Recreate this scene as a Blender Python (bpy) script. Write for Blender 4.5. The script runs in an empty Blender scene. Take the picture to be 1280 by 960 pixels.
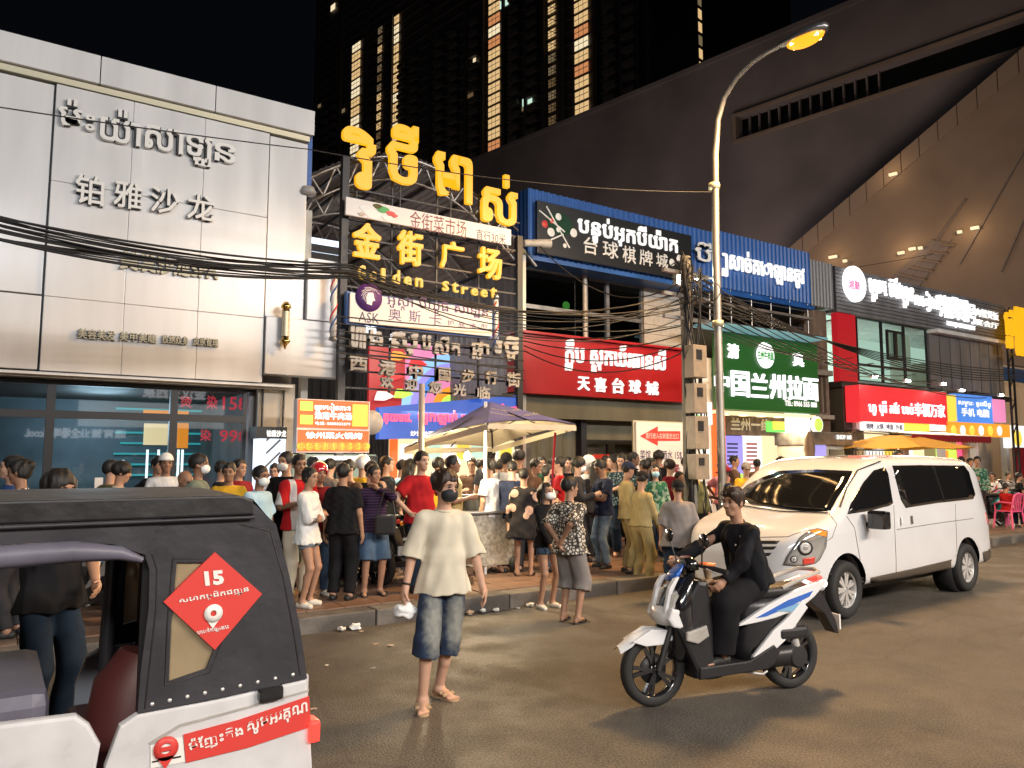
import bpy, bmesh, math, random
import numpy as np
from mathutils import Matrix, Vector
SC = bpy.context.scene
COL = SC.collection
# ------------------------------------------------------------------ camera
CAM_H, FPX = 1.85, 961.0
YAW = math.radians(56); PIT = math.atan((575 - 480)/FPX)
cam = bpy.data.cameras.new('camera'); cam.sensor_width = 36; cam.lens = 36*FPX/1280
cam.clip_start = .05; cam.clip_end = 3000
cam_o = bpy.data.objects.new('camera', cam); COL.objects.link(cam_o)
cam_o.location = (0, 0, CAM_H); cam_o.rotation_euler = (math.pi/2 + PIT, 0, YAW - math.pi/2)
SC.camera = cam_o
# ------------------------------------------------------------------ night sky
W = bpy.data.worlds.new('World'); SC.world = W; W.use_nodes = True
W.node_tree.nodes['Background'].inputs[0].default_value = (.012, .014, .022, 1)
W.node_tree.nodes['Background'].inputs[1].default_value = .14
SC.view_settings.view_transform = 'Standard'; SC.view_settings.look = 'None'
SC.view_settings.exposure = 0.0; SC.view_settings.gamma = 1
SC.cycles.use_denoising = True
SC.cycles.max_bounces = 6; SC.cycles.diffuse_bounces = 2; SC.cycles.glossy_bounces = 3; SC.cycles.transparent_max_bounces = 12
SC.cycles.sample_clamp_indirect = 4; SC.cycles.sample_clamp_direct = 0
SC.cycles.caustics_reflective = False; SC.cycles.caustics_refractive = False
# ------------------------------------------------------------------ helpers
RND = random.Random(5)
def ray(px, py):
    a = (px - 640)/FPX; b = (480 - py)/FPX; cp, sp = math.cos(PIT), math.sin(PIT)
    f = cp - b*sp; u = sp + b*cp
    return Vector((f*math.cos(YAW) + a*math.sin(YAW), f*math.sin(YAW) - a*math.cos(YAW), u))
O3 = Vector((0, 0, CAM_H))
def onY(px, py, Y): d = ray(px, py); return O3 + d*(Y/d.y)
def onX(px, py, X): d = ray(px, py); return O3 + d*(X/d.x)
def onZ(px, py, Z=0.): d = ray(px, py); return O3 + d*((Z - CAM_H)/d.z)
def onP(px, py, p, n):
    d = ray(px, py); p = Vector(p); n = Vector(n); return O3 + d*((p - O3).dot(n)/d.dot(n))
def rectY(Y, x0, y0, x1, y1, xm=None):
    """world X0,Z0,X1,Z1 on the plane Y from two opposite pixel corners (left-bottom, right-top)"""
    a = onY(x0, y0, Y); b = onY(x1, y1, Y); return a.x, a.z, b.x, b.z
_M = {}
def _nt(name):
    m = bpy.data.materials.new(name); m.use_nodes = True; return m, m.node_tree
def mk(name, col, rough=.6, metal=0., noise=0., scale=8., bump=0., bscale=60., emit=None, es=0., coat=0., spec=.5, col2=None, stretch=None, detail=4.):
    m, nt = _nt(name); N, L = nt.nodes, nt.links; b = N['Principled BSDF']
    b.inputs['Base Color'].default_value = (*col, 1); b.inputs['Roughness'].default_value = rough; b.inputs['Metallic'].default_value = metal
    b.inputs['Specular IOR Level'].default_value = spec
    if coat: b.inputs['Coat Weight'].default_value = coat; b.inputs['Coat Roughness'].default_value = .06
    if emit: b.inputs['Emission Color'].default_value = (*emit, 1); b.inputs['Emission Strength'].default_value = es
    if noise or bump:
        tc = N.new('ShaderNodeTexCoord'); mp = N.new('ShaderNodeMapping'); L.new(tc.outputs['Object'], mp.inputs[0])
        if stretch: mp.inputs['Scale'].default_value = stretch
        if noise:
            n = N.new('ShaderNodeTexNoise'); n.inputs['Scale'].default_value = scale; n.inputs['Detail'].default_value = detail; L.new(mp.outputs[0], n.inputs[0])
            r = N.new('ShaderNodeValToRGB'); r.color_ramp.elements[0].position = .35; r.color_ramp.elements[1].position = .65
            c2 = col2 or tuple(max(0, c*(1 - noise)) for c in col)
            r.color_ramp.elements[0].color = (*c2, 1); r.color_ramp.elements[1].color = (*col, 1)
            L.new(n.outputs[0], r.inputs[0]); L.new(r.outputs[0], b.inputs['Base Color'])
            mr = N.new('ShaderNodeMapRange'); mr.inputs[3].default_value = max(0, rough - .12); mr.inputs[4].default_value = min(1, rough + .12)
            L.new(n.outputs[0], mr.inputs[0]); L.new(mr.outputs[0], b.inputs['Roughness'])
        if bump:
            n2 = N.new('ShaderNodeTexNoise'); n2.inputs['Scale'].default_value = bscale; n2.inputs['Detail'].default_value = 3; L.new(mp.outputs[0], n2.inputs[0])
            bp = N.new('ShaderNodeBump'); bp.inputs['Strength'].default_value = bump; bp.inputs['Distance'].default_value = .01
            L.new(n2.outputs[0], bp.inputs['Height']); L.new(bp.outputs[0], b.inputs['Normal'])
    _M[name] = m; return m
def glow(name, col, s, back=(.02, .02, .02)):
    """a lit face: what gives off light"""
    m, nt = _nt(name); b = nt.nodes['Principled BSDF']; b.inputs['Base Color'].default_value = (*[min(1, c*.15) for c in col], 1)
    b.inputs['Emission Color'].default_value = (*col, 1); b.inputs['Emission Strength'].default_value = s; b.inputs['Roughness'].default_value = .4
    _M[name] = m; return m
def glass(name, tint=(.8, .85, .85), refl=.12, dark=.3):
    """window pane: clear with a mirror-like skin; dark = how much the tint film swallows"""
    m, nt = _nt(name); N, L = nt.nodes, nt.links; N.remove(N['Principled BSDF'])
    tr = N.new('ShaderNodeBsdfTransparent'); tr.inputs[0].default_value = (*[t*(1 - dark) for t in tint], 1)
    gl = N.new('ShaderNodeBsdfGlossy'); gl.inputs['Roughness'].default_value = .02; gl.inputs[0].default_value = (.9, .95, 1, 1)
    fr = N.new('ShaderNodeLayerWeight'); fr.inputs[0].default_value = .35
    mr = N.new('ShaderNodeMapRange'); mr.inputs[3].default_value = refl; mr.inputs[4].default_value = .85
    pw = N.new('ShaderNodeMath'); pw.operation = 'POWER'; pw.inputs[1].default_value = 2.5
    L.new(fr.outputs['Facing'], pw.inputs[0]); L.new(pw.outputs[0], mr.inputs[0])
    mx = N.new('ShaderNodeMixShader'); L.new(mr.outputs[0], mx.inputs[0]); L.new(tr.outputs[0], mx.inputs[1]); L.new(gl.outputs[0], mx.inputs[2])
    L.new(mx.outputs[0], N['Material Output'].inputs[0]); _M[name] = m; return m
def M(n):
    if not isinstance(n, str): return n
    return _M[n]
class MB:
    """collects shapes and links them as one mesh object"""
    def __init__(s): s.v = []; s.f = []; s.sm = []
    def add(s, V, F, smooth=False):
        k = len(s.v); s.v += [tuple(map(float, p)) for p in V]; s.f += [tuple(i + k for i in f) for f in F]; s.sm += [smooth]*len(F); return s
    def box(s, x0, y0, z0, x1, y1, z1):
        V = [(x, y, z) for x in (x0, x1) for y in (y0, y1) for z in (z0, z1)]
        return s.add(V, [(0, 1, 3, 2), (4, 6, 7, 5), (0, 4, 5, 1), (2, 3, 7, 6), (0, 2, 6, 4), (1, 5, 7, 3)])
    def bbox(s, x0, y0, z0, x1, y1, z1, b):
        """box with bevelled edges"""
        bm = bmesh.new(); bmesh.ops.create_cube(bm, size=1)
        for v in bm.verts: v.co = Vector((x0 + (v.co.x + .5)*(x1 - x0), y0 + (v.co.y + .5)*(y1 - y0), z0 + (v.co.z + .5)*(z1 - z0)))
        bmesh.ops.bevel(bm, geom=bm.edges[:], offset=b, segments=2, profile=.6, affect='EDGES')
        bm.verts.index_update(); s.add([v.co for v in bm.verts], [[v.index for v in f.verts] for f in bm.faces]); bm.free(); return s
    def quad(s, *P): return s.add(P, [tuple(range(len(P)))])
    def beam(s, a, b, w, h=None, up=(0, 0, 1)):
        a, b = Vector(a), Vector(b); h = h or w; d = (b - a).normalized(); u = Vector(up)
        if abs(d.dot(u)) > .98: u = Vector((0, 1, 0))
        x = d.cross(u).normalized()*w/2; y = x.cross(d).normalized()*h/2
        V = [p + sx*x + sy*y for p in (a, b) for sx, sy in ((-1, -1), (1, -1), (1, 1), (-1, 1))]
        return s.add(V, [(0, 1, 2, 3), (7, 6, 5, 4), (0, 4, 5, 1), (1, 5, 6, 2), (2, 6, 7, 3), (3, 7, 4, 0)])
    def tube(s, pts, r, n=8, closed=False, caps=True):
        P = [Vector(p) for p in pts]; R = r if isinstance(r, (list, tuple)) else [r]*len(P); V = []; F = []
        up = Vector((0, 0, 1)); prev = None
        for i, p in enumerate(P):
            if closed: d = P[(i+1) % len(P)] - P[i-1]
            else: d = P[min(i+1, len(P)-1)] - P[max(i-1, 0)]
            d.normalize()
            if prev is None: u = up if abs(d.z) < .95 else Vector((1, 0, 0)); x = d.cross(u).normalized()
            else: x = (prev - d*prev.dot(d)).normalized()
            prev = x; y = d.cross(x)
            V += [p + (x*math.cos(k*math.tau/n) + y*math.sin(k*math.tau/n))*R[i] for k in range(n)]
        m = len(P)
        for i in range(m if closed else m - 1):
            for k in range(n):
                j = (i+1) % m; F.append((i*n + k, i*n + (k+1) % n, j*n + (k+1) % n, j*n + k))
        s.add(V, F, True)
        if caps and not closed:
            s.add(V[:n], [tuple(range(n))[::-1]]); s.add(V[-n:], [tuple(range(n))])
        return s
    def lathe(s, prof, c=(0, 0, 0), axis='z', n=24, smooth=True):
        """prof: (radius, height) pairs turned about an axis"""
        V = []; F = []
        for r, z in prof:
            for k in range(n):
                a = k*math.tau/n; x, y = r*math.cos(a), r*math.sin(a)
                V.append({'z': (c[0]+x, c[1]+y, c[2]+z), 'y': (c[0]+x, c[1]+z, c[2]+y), 'x': (c[0]+z, c[1]+x, c[2]+y)}[axis])
        for i in range(len(prof) - 1):
            for k in range(n): F.append((i*n+k, i*n+(k+1) % n, (i+1)*n+(k+1) % n, (i+1)*n+k))
        return s.add(V, F, smooth)
    def prism(s, poly, y0, y1, axis='y', smooth=False):
        """polygon in two coordinates, extruded along the third"""
        f = {'y': lambda p, t: (p[0], t, p[1]), 'x': lambda p, t: (t, p[0], p[1]), 'z': lambda p, t: (p[0], p[1], t)}[axis]
        n = len(poly); V = [f(p, y0) for p in poly] + [f(p, y1) for p in poly]
        s.add(V, [tuple(range(n)), tuple(range(n, 2*n))[::-1]])
        return s.add(V, [(i, i + n, (i+1) % n + n, (i+1) % n) for i in range(n)], smooth)
    def build(s, name, m, parent=None, fix=True, mods=None):
        me = bpy.data.meshes.new(name); me.from_pydata(s.v, [], s.f)
        me.polygons.foreach_set('use_smooth', s.sm)
        if fix and len(s.f) < 60000:
            bm = bmesh.new(); bm.from_mesh(me); bmesh.ops.recalc_face_normals(bm, faces=bm.faces[:]); bm.to_mesh(me); bm.free()
        me.materials.append(M(m)); o = bpy.data.objects.new(name, me); COL.objects.link(o)
        if parent: o.parent = parent
        return o
def thing(name, label, cat, loc=(0, 0, 0), rz=0., group=None):
    o = bpy.data.objects.new(name, None); COL.objects.link(o); o.location = loc; o.rotation_euler = (0, 0, rz); o.empty_display_size = .2
    o['label'] = label; o['category'] = cat
    if group: o['group'] = group
    return o
def tag(o, label, cat, group=None):
    o['label'] = label; o['category'] = cat
    if group: o['group'] = group
    return o
def struct(o): o['kind'] = 'structure'; return o
def stuff(o): o['kind'] = 'stuff'; return o
def dup(o, parent=None, loc=None):
    c = o.copy(); COL.objects.link(c); c.parent = parent
    if loc is not None: c.location = loc
    return c
# text: characters shaped one by one so that Khmer subscripts and marks stack
_FS = {}
def glyphs(s, bold=.0, res=2):
    key = (s, bold, res)
    if key in _FS: return _FS[key]
    cu = bpy.data.curves.new('lettering', 'FONT'); cu.body = s; cu.size = 1; cu.offset = bold; cu.resolution_u = res; cu.fill_mode = 'FRONT'
    o = bpy.data.objects.new('lettering', cu); COL.objects.link(o)
    dg = bpy.context.evaluated_depsgraph_get(); me = bpy.data.meshes.new_from_object(o.evaluated_get(dg))
    V = np.array([v.co[:] for v in me.vertices]).reshape(-1, 3); F = [tuple(p.vertices) for p in me.polygons]
    bpy.data.objects.remove(o); bpy.data.curves.remove(cu); bpy.data.meshes.remove(me)
    _FS[key] = (V, F); return V, F
def text_geo(s, bold=0., res=2):
    """splits off Khmer subscripts (U+17D2 + consonant) and sets them small under their base"""
    base = ''; subs = []; i = 0
    while i < len(s):
        if s[i] == '\u17d2' and i + 1 < len(s): subs.append((len(base), s[i+1])); i += 2
        else: base += s[i]; i += 1
    V, F = glyphs(base, bold, res); V = V.copy(); F = list(F)
    for k, ch in subs:
        w1 = glyphs(base[:k], bold, res)[0]; x1 = w1[:, 0].max() if len(w1) else 0
        w0 = glyphs(base[:k-1], bold, res)[0] if k > 1 else w1[:0]; x0 = w0[:, 0].max() + .06 if len(w0) else 0
        g, gf = glyphs(ch, bold*1.1, res); g = g.copy(); g[:, 0] -= (g[:, 0].min() + g[:, 0].max())/2
        g[:, :2] *= .52; g[:, 0] += (x0 + x1)/2; g[:, 1] -= .36
        F += [tuple(v + len(V) for v in f) for f in gf]; V = np.vstack([V, g])
    return V, F
def letters(name, s, rect, Y, m, parent, depth=.012, bold=.015, res=2, fn=None, keep=False, halo=None):
    """lettering on a wall that faces -Y, fitted into rect (X0, Z0, X1, Z1); depth is how far it stands proud"""
    V, F = text_geo(s, 0, res)
    if not len(V): return None
    if halo: letters(name + '_shadow_edge', s, rect, Y, halo[0], parent, depth*.8, bold + halo[1], res, fn, keep)  # larger dark copy behind the letter, painting its shadow edge
    if bold and not halo:
        q = bold*(rect[3] - rect[1])/(V[:, 1].max() - V[:, 1].min() + 2*bold); rect = (rect[0] + q, rect[1] + q, rect[2] - q, rect[3] - q)
    x0, z0, x1, z1 = rect; lo = V.min(0); hi = V.max(0)
    sx = (x1 - x0)/max(hi[0] - lo[0], 1e-6); sz = (z1 - z0)/max(hi[1] - lo[1], 1e-6)
    if keep: sx = sz = min(sx, sz)
    cx = (x0 + x1)/2 if keep else None
    X = x0 + (V[:, 0] - lo[0])*sx if not keep else cx + (V[:, 0] - (lo[0] + hi[0])/2)*sx
    Z = z0 + (V[:, 1] - lo[1])*sz
    if bold:                                   # heavier strokes: the outline repeated a little to each side, each a hair deeper
        bz = bold*sz; X0, Z0, nv, F0 = X, Z, len(V), list(F); X = X0.copy(); Z = Z0.copy(); D0 = [0.]*nv
        for q, (dx, dz) in enumerate(((-1, -1), (1, -1), (1, 1), (-1, 1), (0, 1.3), (0, -1.3)) if bold > .024 else ((-1, -1), (1, 1), (1, -1), (-1, 1))):
            X = np.concatenate([X, X0 + dx*bz]); Z = np.concatenate([Z, Z0 + dz*bz]); D0 += [.0004*(q+1)]*nv; F = F + [tuple(v + nv*(q+1) for v in f) for f in F0]
        V = np.zeros((len(X), 3))
    else: D0 = [0.]*len(V)
    n = len(V); P = [(a, Y - depth + e, b) for a, b, e in zip(X, Z, D0)]
    FF = [tuple(f) for f in F]
    if depth > .004:
        from collections import Counter
        P += [(a, Y, b) for a, b in zip(X, Z)]
        E = Counter(); D = {}
        for f in F:
            for i in range(len(f)):
                a, b = f[i], f[(i+1) % len(f)]; k = (min(a, b), max(a, b)); E[k] += 1; D[k] = (a, b)
        FF += [(D[k][1], D[k][0], D[k][0] + n, D[k][1] + n) for k, c in E.items() if c == 1]
    if fn: P = [fn(p) for p in P]
    me = bpy.data.meshes.new(name); me.from_pydata(P, [], FF); me.materials.append(M(m))
    o = bpy.data.objects.new(name, me); COL.objects.link(o)
    if parent: o.parent = parent
    return o
# ------------------------------------------------------------------ materials
mk('skin', (.42, .235, .15), .5, noise=.12, scale=14, spec=.4)
mk('skin_dark', (.27, .145, .09), .5, noise=.12, scale=14, spec=.4)
mk('skin_light', (.55, .33, .23), .5, noise=.1, scale=14, spec=.4)
mk('eye_dark', (.012, .009, .008), .25); mk('lips', (.30, .12, .09), .5)
mk('hair', (.010, .008, .007), .6, noise=.5, scale=60, stretch=(3, 3, .4), spec=.5)
mk('hair_brown', (.032, .014, .008), .55, noise=.5, scale=60, stretch=(3, 3, .4))
def cloth(n, c, r=.85, noise=.14, sc=5, **k): return mk(n, c, r, noise=noise, scale=sc, bump=.25, bscale=220, spec=.15, **k)
for n_, c_ in dict(cream=(.68, .63, .50), white=(.75, .75, .74), black=(.012, .012, .014), navy=(.018, .025, .055), grey=(.24, .22, .21), red=(.40, .015, .02), maroon=(.20, .012, .02),
                   yellow=(.65, .38, .03), olive=(.14, .135, .06), khaki=(.36, .29, .14), blue=(.03, .08, .28), teal=(.02, .16, .17), brown=(.12, .07, .045), pink=(.55, .22, .26),
                   darkgreen=(.02, .06, .035), lightblue=(.42, .62, .74), greygreen=(.16, .19, .15), orange=(.6, .22, .03), charcoal=(.035, .035, .04)).items(): cloth('cloth_'+n_, c_)
cloth('denim', (.07, .12, .20), noise=.35, sc=9); cloth('denim_light', (.20, .27, .34), noise=.35, sc=14); cloth('denim_dark', (.02, .035, .06), noise=.3, sc=9)
mk('rubber_white', (.7, .68, .6), .5); mk('rubber_black', (.015, .015, .015), .6); mk('sandal_tan', (.38, .26, .15), .6); mk('mask_white', (.78, .8, .8), .8); mk('mask_blue', (.35, .6, .72), .8); mk('mask_black', (.012, .014, .02), .7)
mk('helmet_red', (.45, .02, .03), .2, coat=1); mk('helmet_white', (.7, .7, .68), .25, coat=1)
# ================================================================== SETTING
def wood(*a, **k): return mk(*a, **k)
def asphalt():
    m, nt = _nt('asphalt'); N, L = nt.nodes, nt.links; b = N['Principled BSDF']
    tc = N.new('ShaderNodeTexCoord')
    def noise(sc, det, src=None):
        n = N.new('ShaderNodeTexNoise'); n.inputs['Scale'].default_value = sc; n.inputs['Detail'].default_value = det
        L.new(tc.outputs['Object'], n.inputs[0]); return n
    big = noise(.55, 6); fine = noise(70, 3); patch = noise(1.7, 5)
    r = N.new('ShaderNodeValToRGB'); r.color_ramp.elements[0].position = .36; r.color_ramp.elements[1].position = .66
    r.color_ramp.elements[0].color = (.078, .072, .064, 1); r.color_ramp.elements[1].color = (.098, .090, .079, 1); L.new(big.outputs[0], r.inputs[0])
    mx = N.new('ShaderNodeMix'); mx.data_type = 'RGBA'; mx.blend_type = 'MULTIPLY'; mx.inputs[0].default_value = .75; L.new(r.outputs[0], mx.inputs[6])
    r2 = N.new('ShaderNodeValToRGB'); r2.color_ramp.elements[0].position = .35; r2.color_ramp.elements[1].position = .7; r2.color_ramp.elements[0].color = (.25, .25, .25, 1); r2.color_ramp.elements[1].color = (2.1, 2.05, 1.95, 1)
    L.new(fine.outputs[0], r2.inputs[0]); L.new(r2.outputs[0], mx.inputs[7]); L.new(mx.outputs[2], b.inputs['Base Color'])
    vo = N.new('ShaderNodeTexVoronoi'); vo.feature = 'DISTANCE_TO_EDGE'; vo.inputs['Scale'].default_value = .42; wv_ = N.new('ShaderNodeMix'); wv_.data_type = 'RGBA'; wv_.inputs[0].default_value = .12
    L.new(tc.outputs['Object'], wv_.inputs[6]); L.new(noise(3.5, 6).outputs['Color'], wv_.inputs[7]); L.new(wv_.outputs[2], vo.inputs[0])
    cr = N.new('ShaderNodeValToRGB'); cr.color_ramp.elements[0].position = .0; cr.color_ramp.elements[1].position = .011; cr.color_ramp.elements[0].color = (.4, .4, .4, 1); cr.color_ramp.elements[1].color = (1, 1, 1, 1); L.new(vo.outputs['Distance'], cr.inputs[0])
    m2 = N.new('ShaderNodeMix'); m2.data_type = 'RGBA'; m2.blend_type = 'MULTIPLY'; m2.inputs[0].default_value = .35; L.new(mx.outputs[2], m2.inputs[6]); L.new(cr.outputs[0], m2.inputs[7])
    st = noise(.9, 4); sr = N.new('ShaderNodeValToRGB'); sr.color_ramp.elements[0].position = .60; sr.color_ramp.elements[1].position = .68; sr.color_ramp.elements[0].color = (1, 1, 1, 1); sr.color_ramp.elements[1].color = (.74, .72, .70, 1); L.new(st.outputs[0], sr.inputs[0])
    m3 = N.new('ShaderNodeMix'); m3.data_type = 'RGBA'; m3.blend_type = 'MULTIPLY'; m3.inputs[0].default_value = .9; L.new(m2.outputs[2], m3.inputs[6]); L.new(sr.outputs[0], m3.inputs[7]); L.new(m3.outputs[2], b.inputs['Base Color'])
    mr = N.new('ShaderNodeMapRange'); mr.inputs[1].default_value = .4; mr.inputs[2].default_value = .62; mr.inputs[3].default_value = .45; mr.inputs[4].default_value = .78
    L.new(patch.outputs[0], mr.inputs[0]); L.new(mr.outputs[0], b.inputs['Roughness'])
    bp = N.new('ShaderNodeBump'); bp.inputs['Strength'].default_value = .9; bp.inputs['Distance'].default_value = .009
    L.new(fine.outputs[0], bp.inputs['Height']); L.new(bp.outputs[0], b.inputs['Normal']); _M['asphalt'] = m
asphalt()
mk('soil', (.05, .045, .04), .9, noise=.3, scale=.5)
mk('kerb_stone', (.17, .155, .14), .75, noise=.55, scale=3, bump=.5, bscale=30)
mk('paving', (.21, .15, .115), .55, noise=.4, scale=2.5, bump=.3, bscale=40)
mk('paving_red', (.24, .145, .10), .5, noise=.4, scale=2.5, bump=.3, bscale=40)
mk('brass_dim', (.34, .31, .22), .4, metal=.3); mk('white_panel', (.74, .735, .73), .24, noise=.14, scale=2.2, bump=.06, bscale=2.2, stretch=(1, 1, .14), spec=.5, detail=7)
mk('beige_wall', (.50, .43, .34), .6, noise=.2, scale=3, stretch=(1, 1, .3))
mk('gold_trim', (.56, .52, .38), .4, metal=.3)
mk('steel_grey', (.33, .33, .33), .35, metal=.8, noise=.3, scale=6)
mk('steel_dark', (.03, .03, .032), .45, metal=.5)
mk('galv', (.42, .41, .38), .45, metal=.6, noise=.35, scale=5, stretch=(1, 1, .2))
mk('black_metal', (.012, .012, .013), .4)
mk('blue_sheet', (.018, .10, .36), .42, noise=.3, scale=1.6, stretch=(1, 1, .25))
mk('grey_sheet', (.16, .16, .17), .45, noise=.3, scale=2, stretch=(1, 1, .25))
mk('roof_sheet', (.20, .165, .14), .6, noise=.45, scale=2)
glow('canopy_dim', (.30, .62, .66), .45); mk('concrete_dark', (.16, .14, .14), .85, noise=.35, scale=.12, bump=.2, bscale=3)
mk('concrete_tan', (.20, .155, .12), .8, noise=.25, scale=.2)
mk('concrete_pale', (.206, .161, .126), .8); mk('concrete_tan2', (.205, .16, .125), .8); mk('concrete_pole', (.20, .185, .16), .85, noise=.35, scale=5)
mk('olive_wall', (.10, .092, .06), .6, noise=.3, scale=3, stretch=(1, 1, .2))
mk('dark_wall', (.030, .028, .026), .7, noise=.4, scale=2)
mk('brick_dark', (.10, .085, .075), .8, noise=.4, scale=4)
mk('wood_old', (.16, .11, .075), .75, noise=.5, scale=6, stretch=(1, 1, .2))
mk('brass', (.60, .42, .14), .25, metal=1.)
mk('red_board', (.30, .010, .014), .35, noise=.15, scale=1.2)
mk('green_board', (.03, .16, .035), .35, noise=.1, scale=1.5)
mk('black_board', (.014, .014, .015), .35)
mk('white_board', (.72, .70, .68), .45, noise=.06, scale=3)
mk('purple_print', (.10, .03, .17), .5); mk('maroon_print', (.20, .03, .05), .5); mk('navy_print', (.05, .04, .11), .5)
mk('letter_white', (.78, .76, .72), .4); mk('letter_grey', (.42, .40, .37), .45, noise=.2, scale=8)
mk('red_print', (.62, .05, .04), .5); mk('green_print', (.05, .35, .08), .5); mk('cream_board', (.55, .42, .33), .5, noise=.1, scale=3)
mk('cable', (.010, .010, .011), .6); mk('plastic_pink', (.70, .10, .25), .4); mk('beige_box', (.27, .22, .165), .6, noise=.2, scale=8)
mk('tower_wall', (.10, .085, .08), .85, noise=.3, scale=.05); mk('tower_slab', (.15, .13, .12), .8)
glass('glass_shop', dark=.25, refl=.10); glass('glass_dark', dark=.8, refl=.07); glass('glass_clear', dark=.15, refl=.06)
glow('gold_glow', (1, .47, .012), 1.05); glow('gold_glow_dim', (1, .58, .05), .8)
glow('white_glow', (1, .98, 1), 1.7); glow('cool_glow', (.85, .95, 1), 2.4); glow('warm_glow', (1, .72, .35), 4.)
glow('white_soft', (1, .97, .92), 1.1); glow('lamp_halo_bowl', (1, .33, .015), 1.9); glow('lamp_orange', (1, .62, .25), 12); glow('lamp_white', (.95, 1, .85), 45); glow('bulb_warm', (1, .85, .55), 45)
glow('red_glow', (1, .04, .05), .8); glow('pink_glow', (1, .08, .18), 1.6); glow('orange_sign', (1, .15, .02), 1.15); glow('orange_hot', (1, .34, .03), 1.1); glow('yellow_glow', (1, .70, .08), 1.1)
glow('blue_glow', (.03, .12, .60), .8); glow('blue_glow2', (.10, .33, 1), .8); glow('green_glow', (.20, .9, .12), 1.1); glow('teal_glow', (.05, .55, .60), .8); glow('purple_glow', (.35, .30, .85), 1.1)
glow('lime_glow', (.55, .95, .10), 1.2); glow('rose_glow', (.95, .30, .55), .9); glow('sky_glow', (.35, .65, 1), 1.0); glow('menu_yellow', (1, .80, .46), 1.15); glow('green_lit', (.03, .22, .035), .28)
glow('red_lit', (.75, .02, .03), .5); glow('curtain_lit', (.50, .62, .45), .55); glow('room_lit', (.62, .88, .70), 1.0); glow('amber_win', (1, .66, .30), .75); glow('amber_win_b', (1, .82, .52), .95); glow('amber_win_c', (1, .40, .16), .6); glow('dim_win', (.35, .25, .14), .5); glow('tan_dim', (.35, .22, .10), .35)
glow('skyled', (.75, .85, 1), 1.6); glow('led_red', (.9, .05, .09), .8)
# ------------------------------------------------------------------ lamps that light the place
def spot(name, loc, tgt, e, col, size=.25, ang=150, parent=None, blend=.6):
    l = bpy.data.lights.new(name, 'SPOT'); l.energy = e; l.color = col; l.shadow_soft_size = size; l.spot_size = math.radians(ang); l.spot_blend = blend
    o = bpy.data.objects.new(name, l); COL.objects.link(o); o.location = loc; o.rotation_euler = (Vector(tgt) - Vector(loc)).to_track_quat('-Z', 'Y').to_euler(); return o
def area(name, loc, tgt, e, col, sx=1., sy=1.):
    l = bpy.data.lights.new(name, 'AREA'); l.energy = e; l.color = col; l.shape = 'RECTANGLE'; l.size = sx; l.size_y = sy
    o = bpy.data.objects.new(name, l); COL.objects.link(o); o.location = loc; o.rotation_euler = (Vector(tgt) - Vector(loc)).to_track_quat('-Z', 'Y').to_euler(); return o
def point(name, loc, e, col, r=.05):
    l = bpy.data.lights.new(name, 'POINT'); l.energy = e; l.color = col; l.shadow_soft_size = r
    o = bpy.data.objects.new(name, l); COL.objects.link(o); o.location = loc; return o
# ------------------------------------------------------------------ ground
KY, SZ = 8.2, .18
mb = MB(); mb.quad((-1500, -1500, -.4), (1500, -1500, -.4), (1500, 1500, -.4), (-1500, 1500, -.4)); struct(mb.build('ground', 'soil'))
mb = MB(); mb.quad((-60, -7.5, 0), (160, -7.5, 0), (160, KY, 0), (-60, KY, 0)); struct(mb.build('road', 'asphalt'))
sw_ = MB(); sw_.box(-60, KY + .3, -.3, 160, 30, SZ - .03); sw_ = struct(sw_.build('sidewalk', 'kerb_stone'))
kb = None
for i in range(46):
    x = -8 + i*.9
    if kb is None:
        m_ = MB(); m_.bbox(0, KY, -.3, .885, KY + .295, SZ, .018); kb = m_.build('kerb_stone', 'kerb_stone', sw_); kb.location.x = x
    else:
        k = dup(kb, sw_, (x, RND.uniform(-.008, .008), RND.uniform(-.008, .006)))
m_ = MB(); m_.box(-60, KY, -.3, -8.02, KY + .29, SZ); m_.box(33.4, KY, -.3, 160, KY + .29, SZ); m_.build('kerb_far', 'kerb_stone', sw_)
pt = None
for j in range(10):
    for i in range(30):
        if pt is None:
            m_ = MB(); m_.bbox(0, 0, -.06, .441, .441, 0, .005); pt = m_.build('paving_tile', 'paving', sw_); o = pt
        else: o = dup(pt, sw_)
        o.location = (.3 + i*.45, KY + .31 + j*.45, SZ + RND.uniform(-.004, .004))
        if RND.random() < .35: o.material_slots[0].link = 'OBJECT'; o.material_slots[0].material = M('paving_red')
m_ = MB()
for i in range(-18, 90):
    for j in range(10):
        x = .3 + i*.45
        if 0 <= i < 30: continue
        m_.box(x, KY + .31 + j*.45, SZ - .05, x + .441, KY + .751 + j*.45 - .009, SZ)
stuff(m_.build('paving_tile', 'paving', sw_))
m_ = MB(); m_.box(-60, -14, -.3, 160, -7.5, SZ); struct(m_.build('sidewalk_opposite', 'kerb_stone'))
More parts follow.
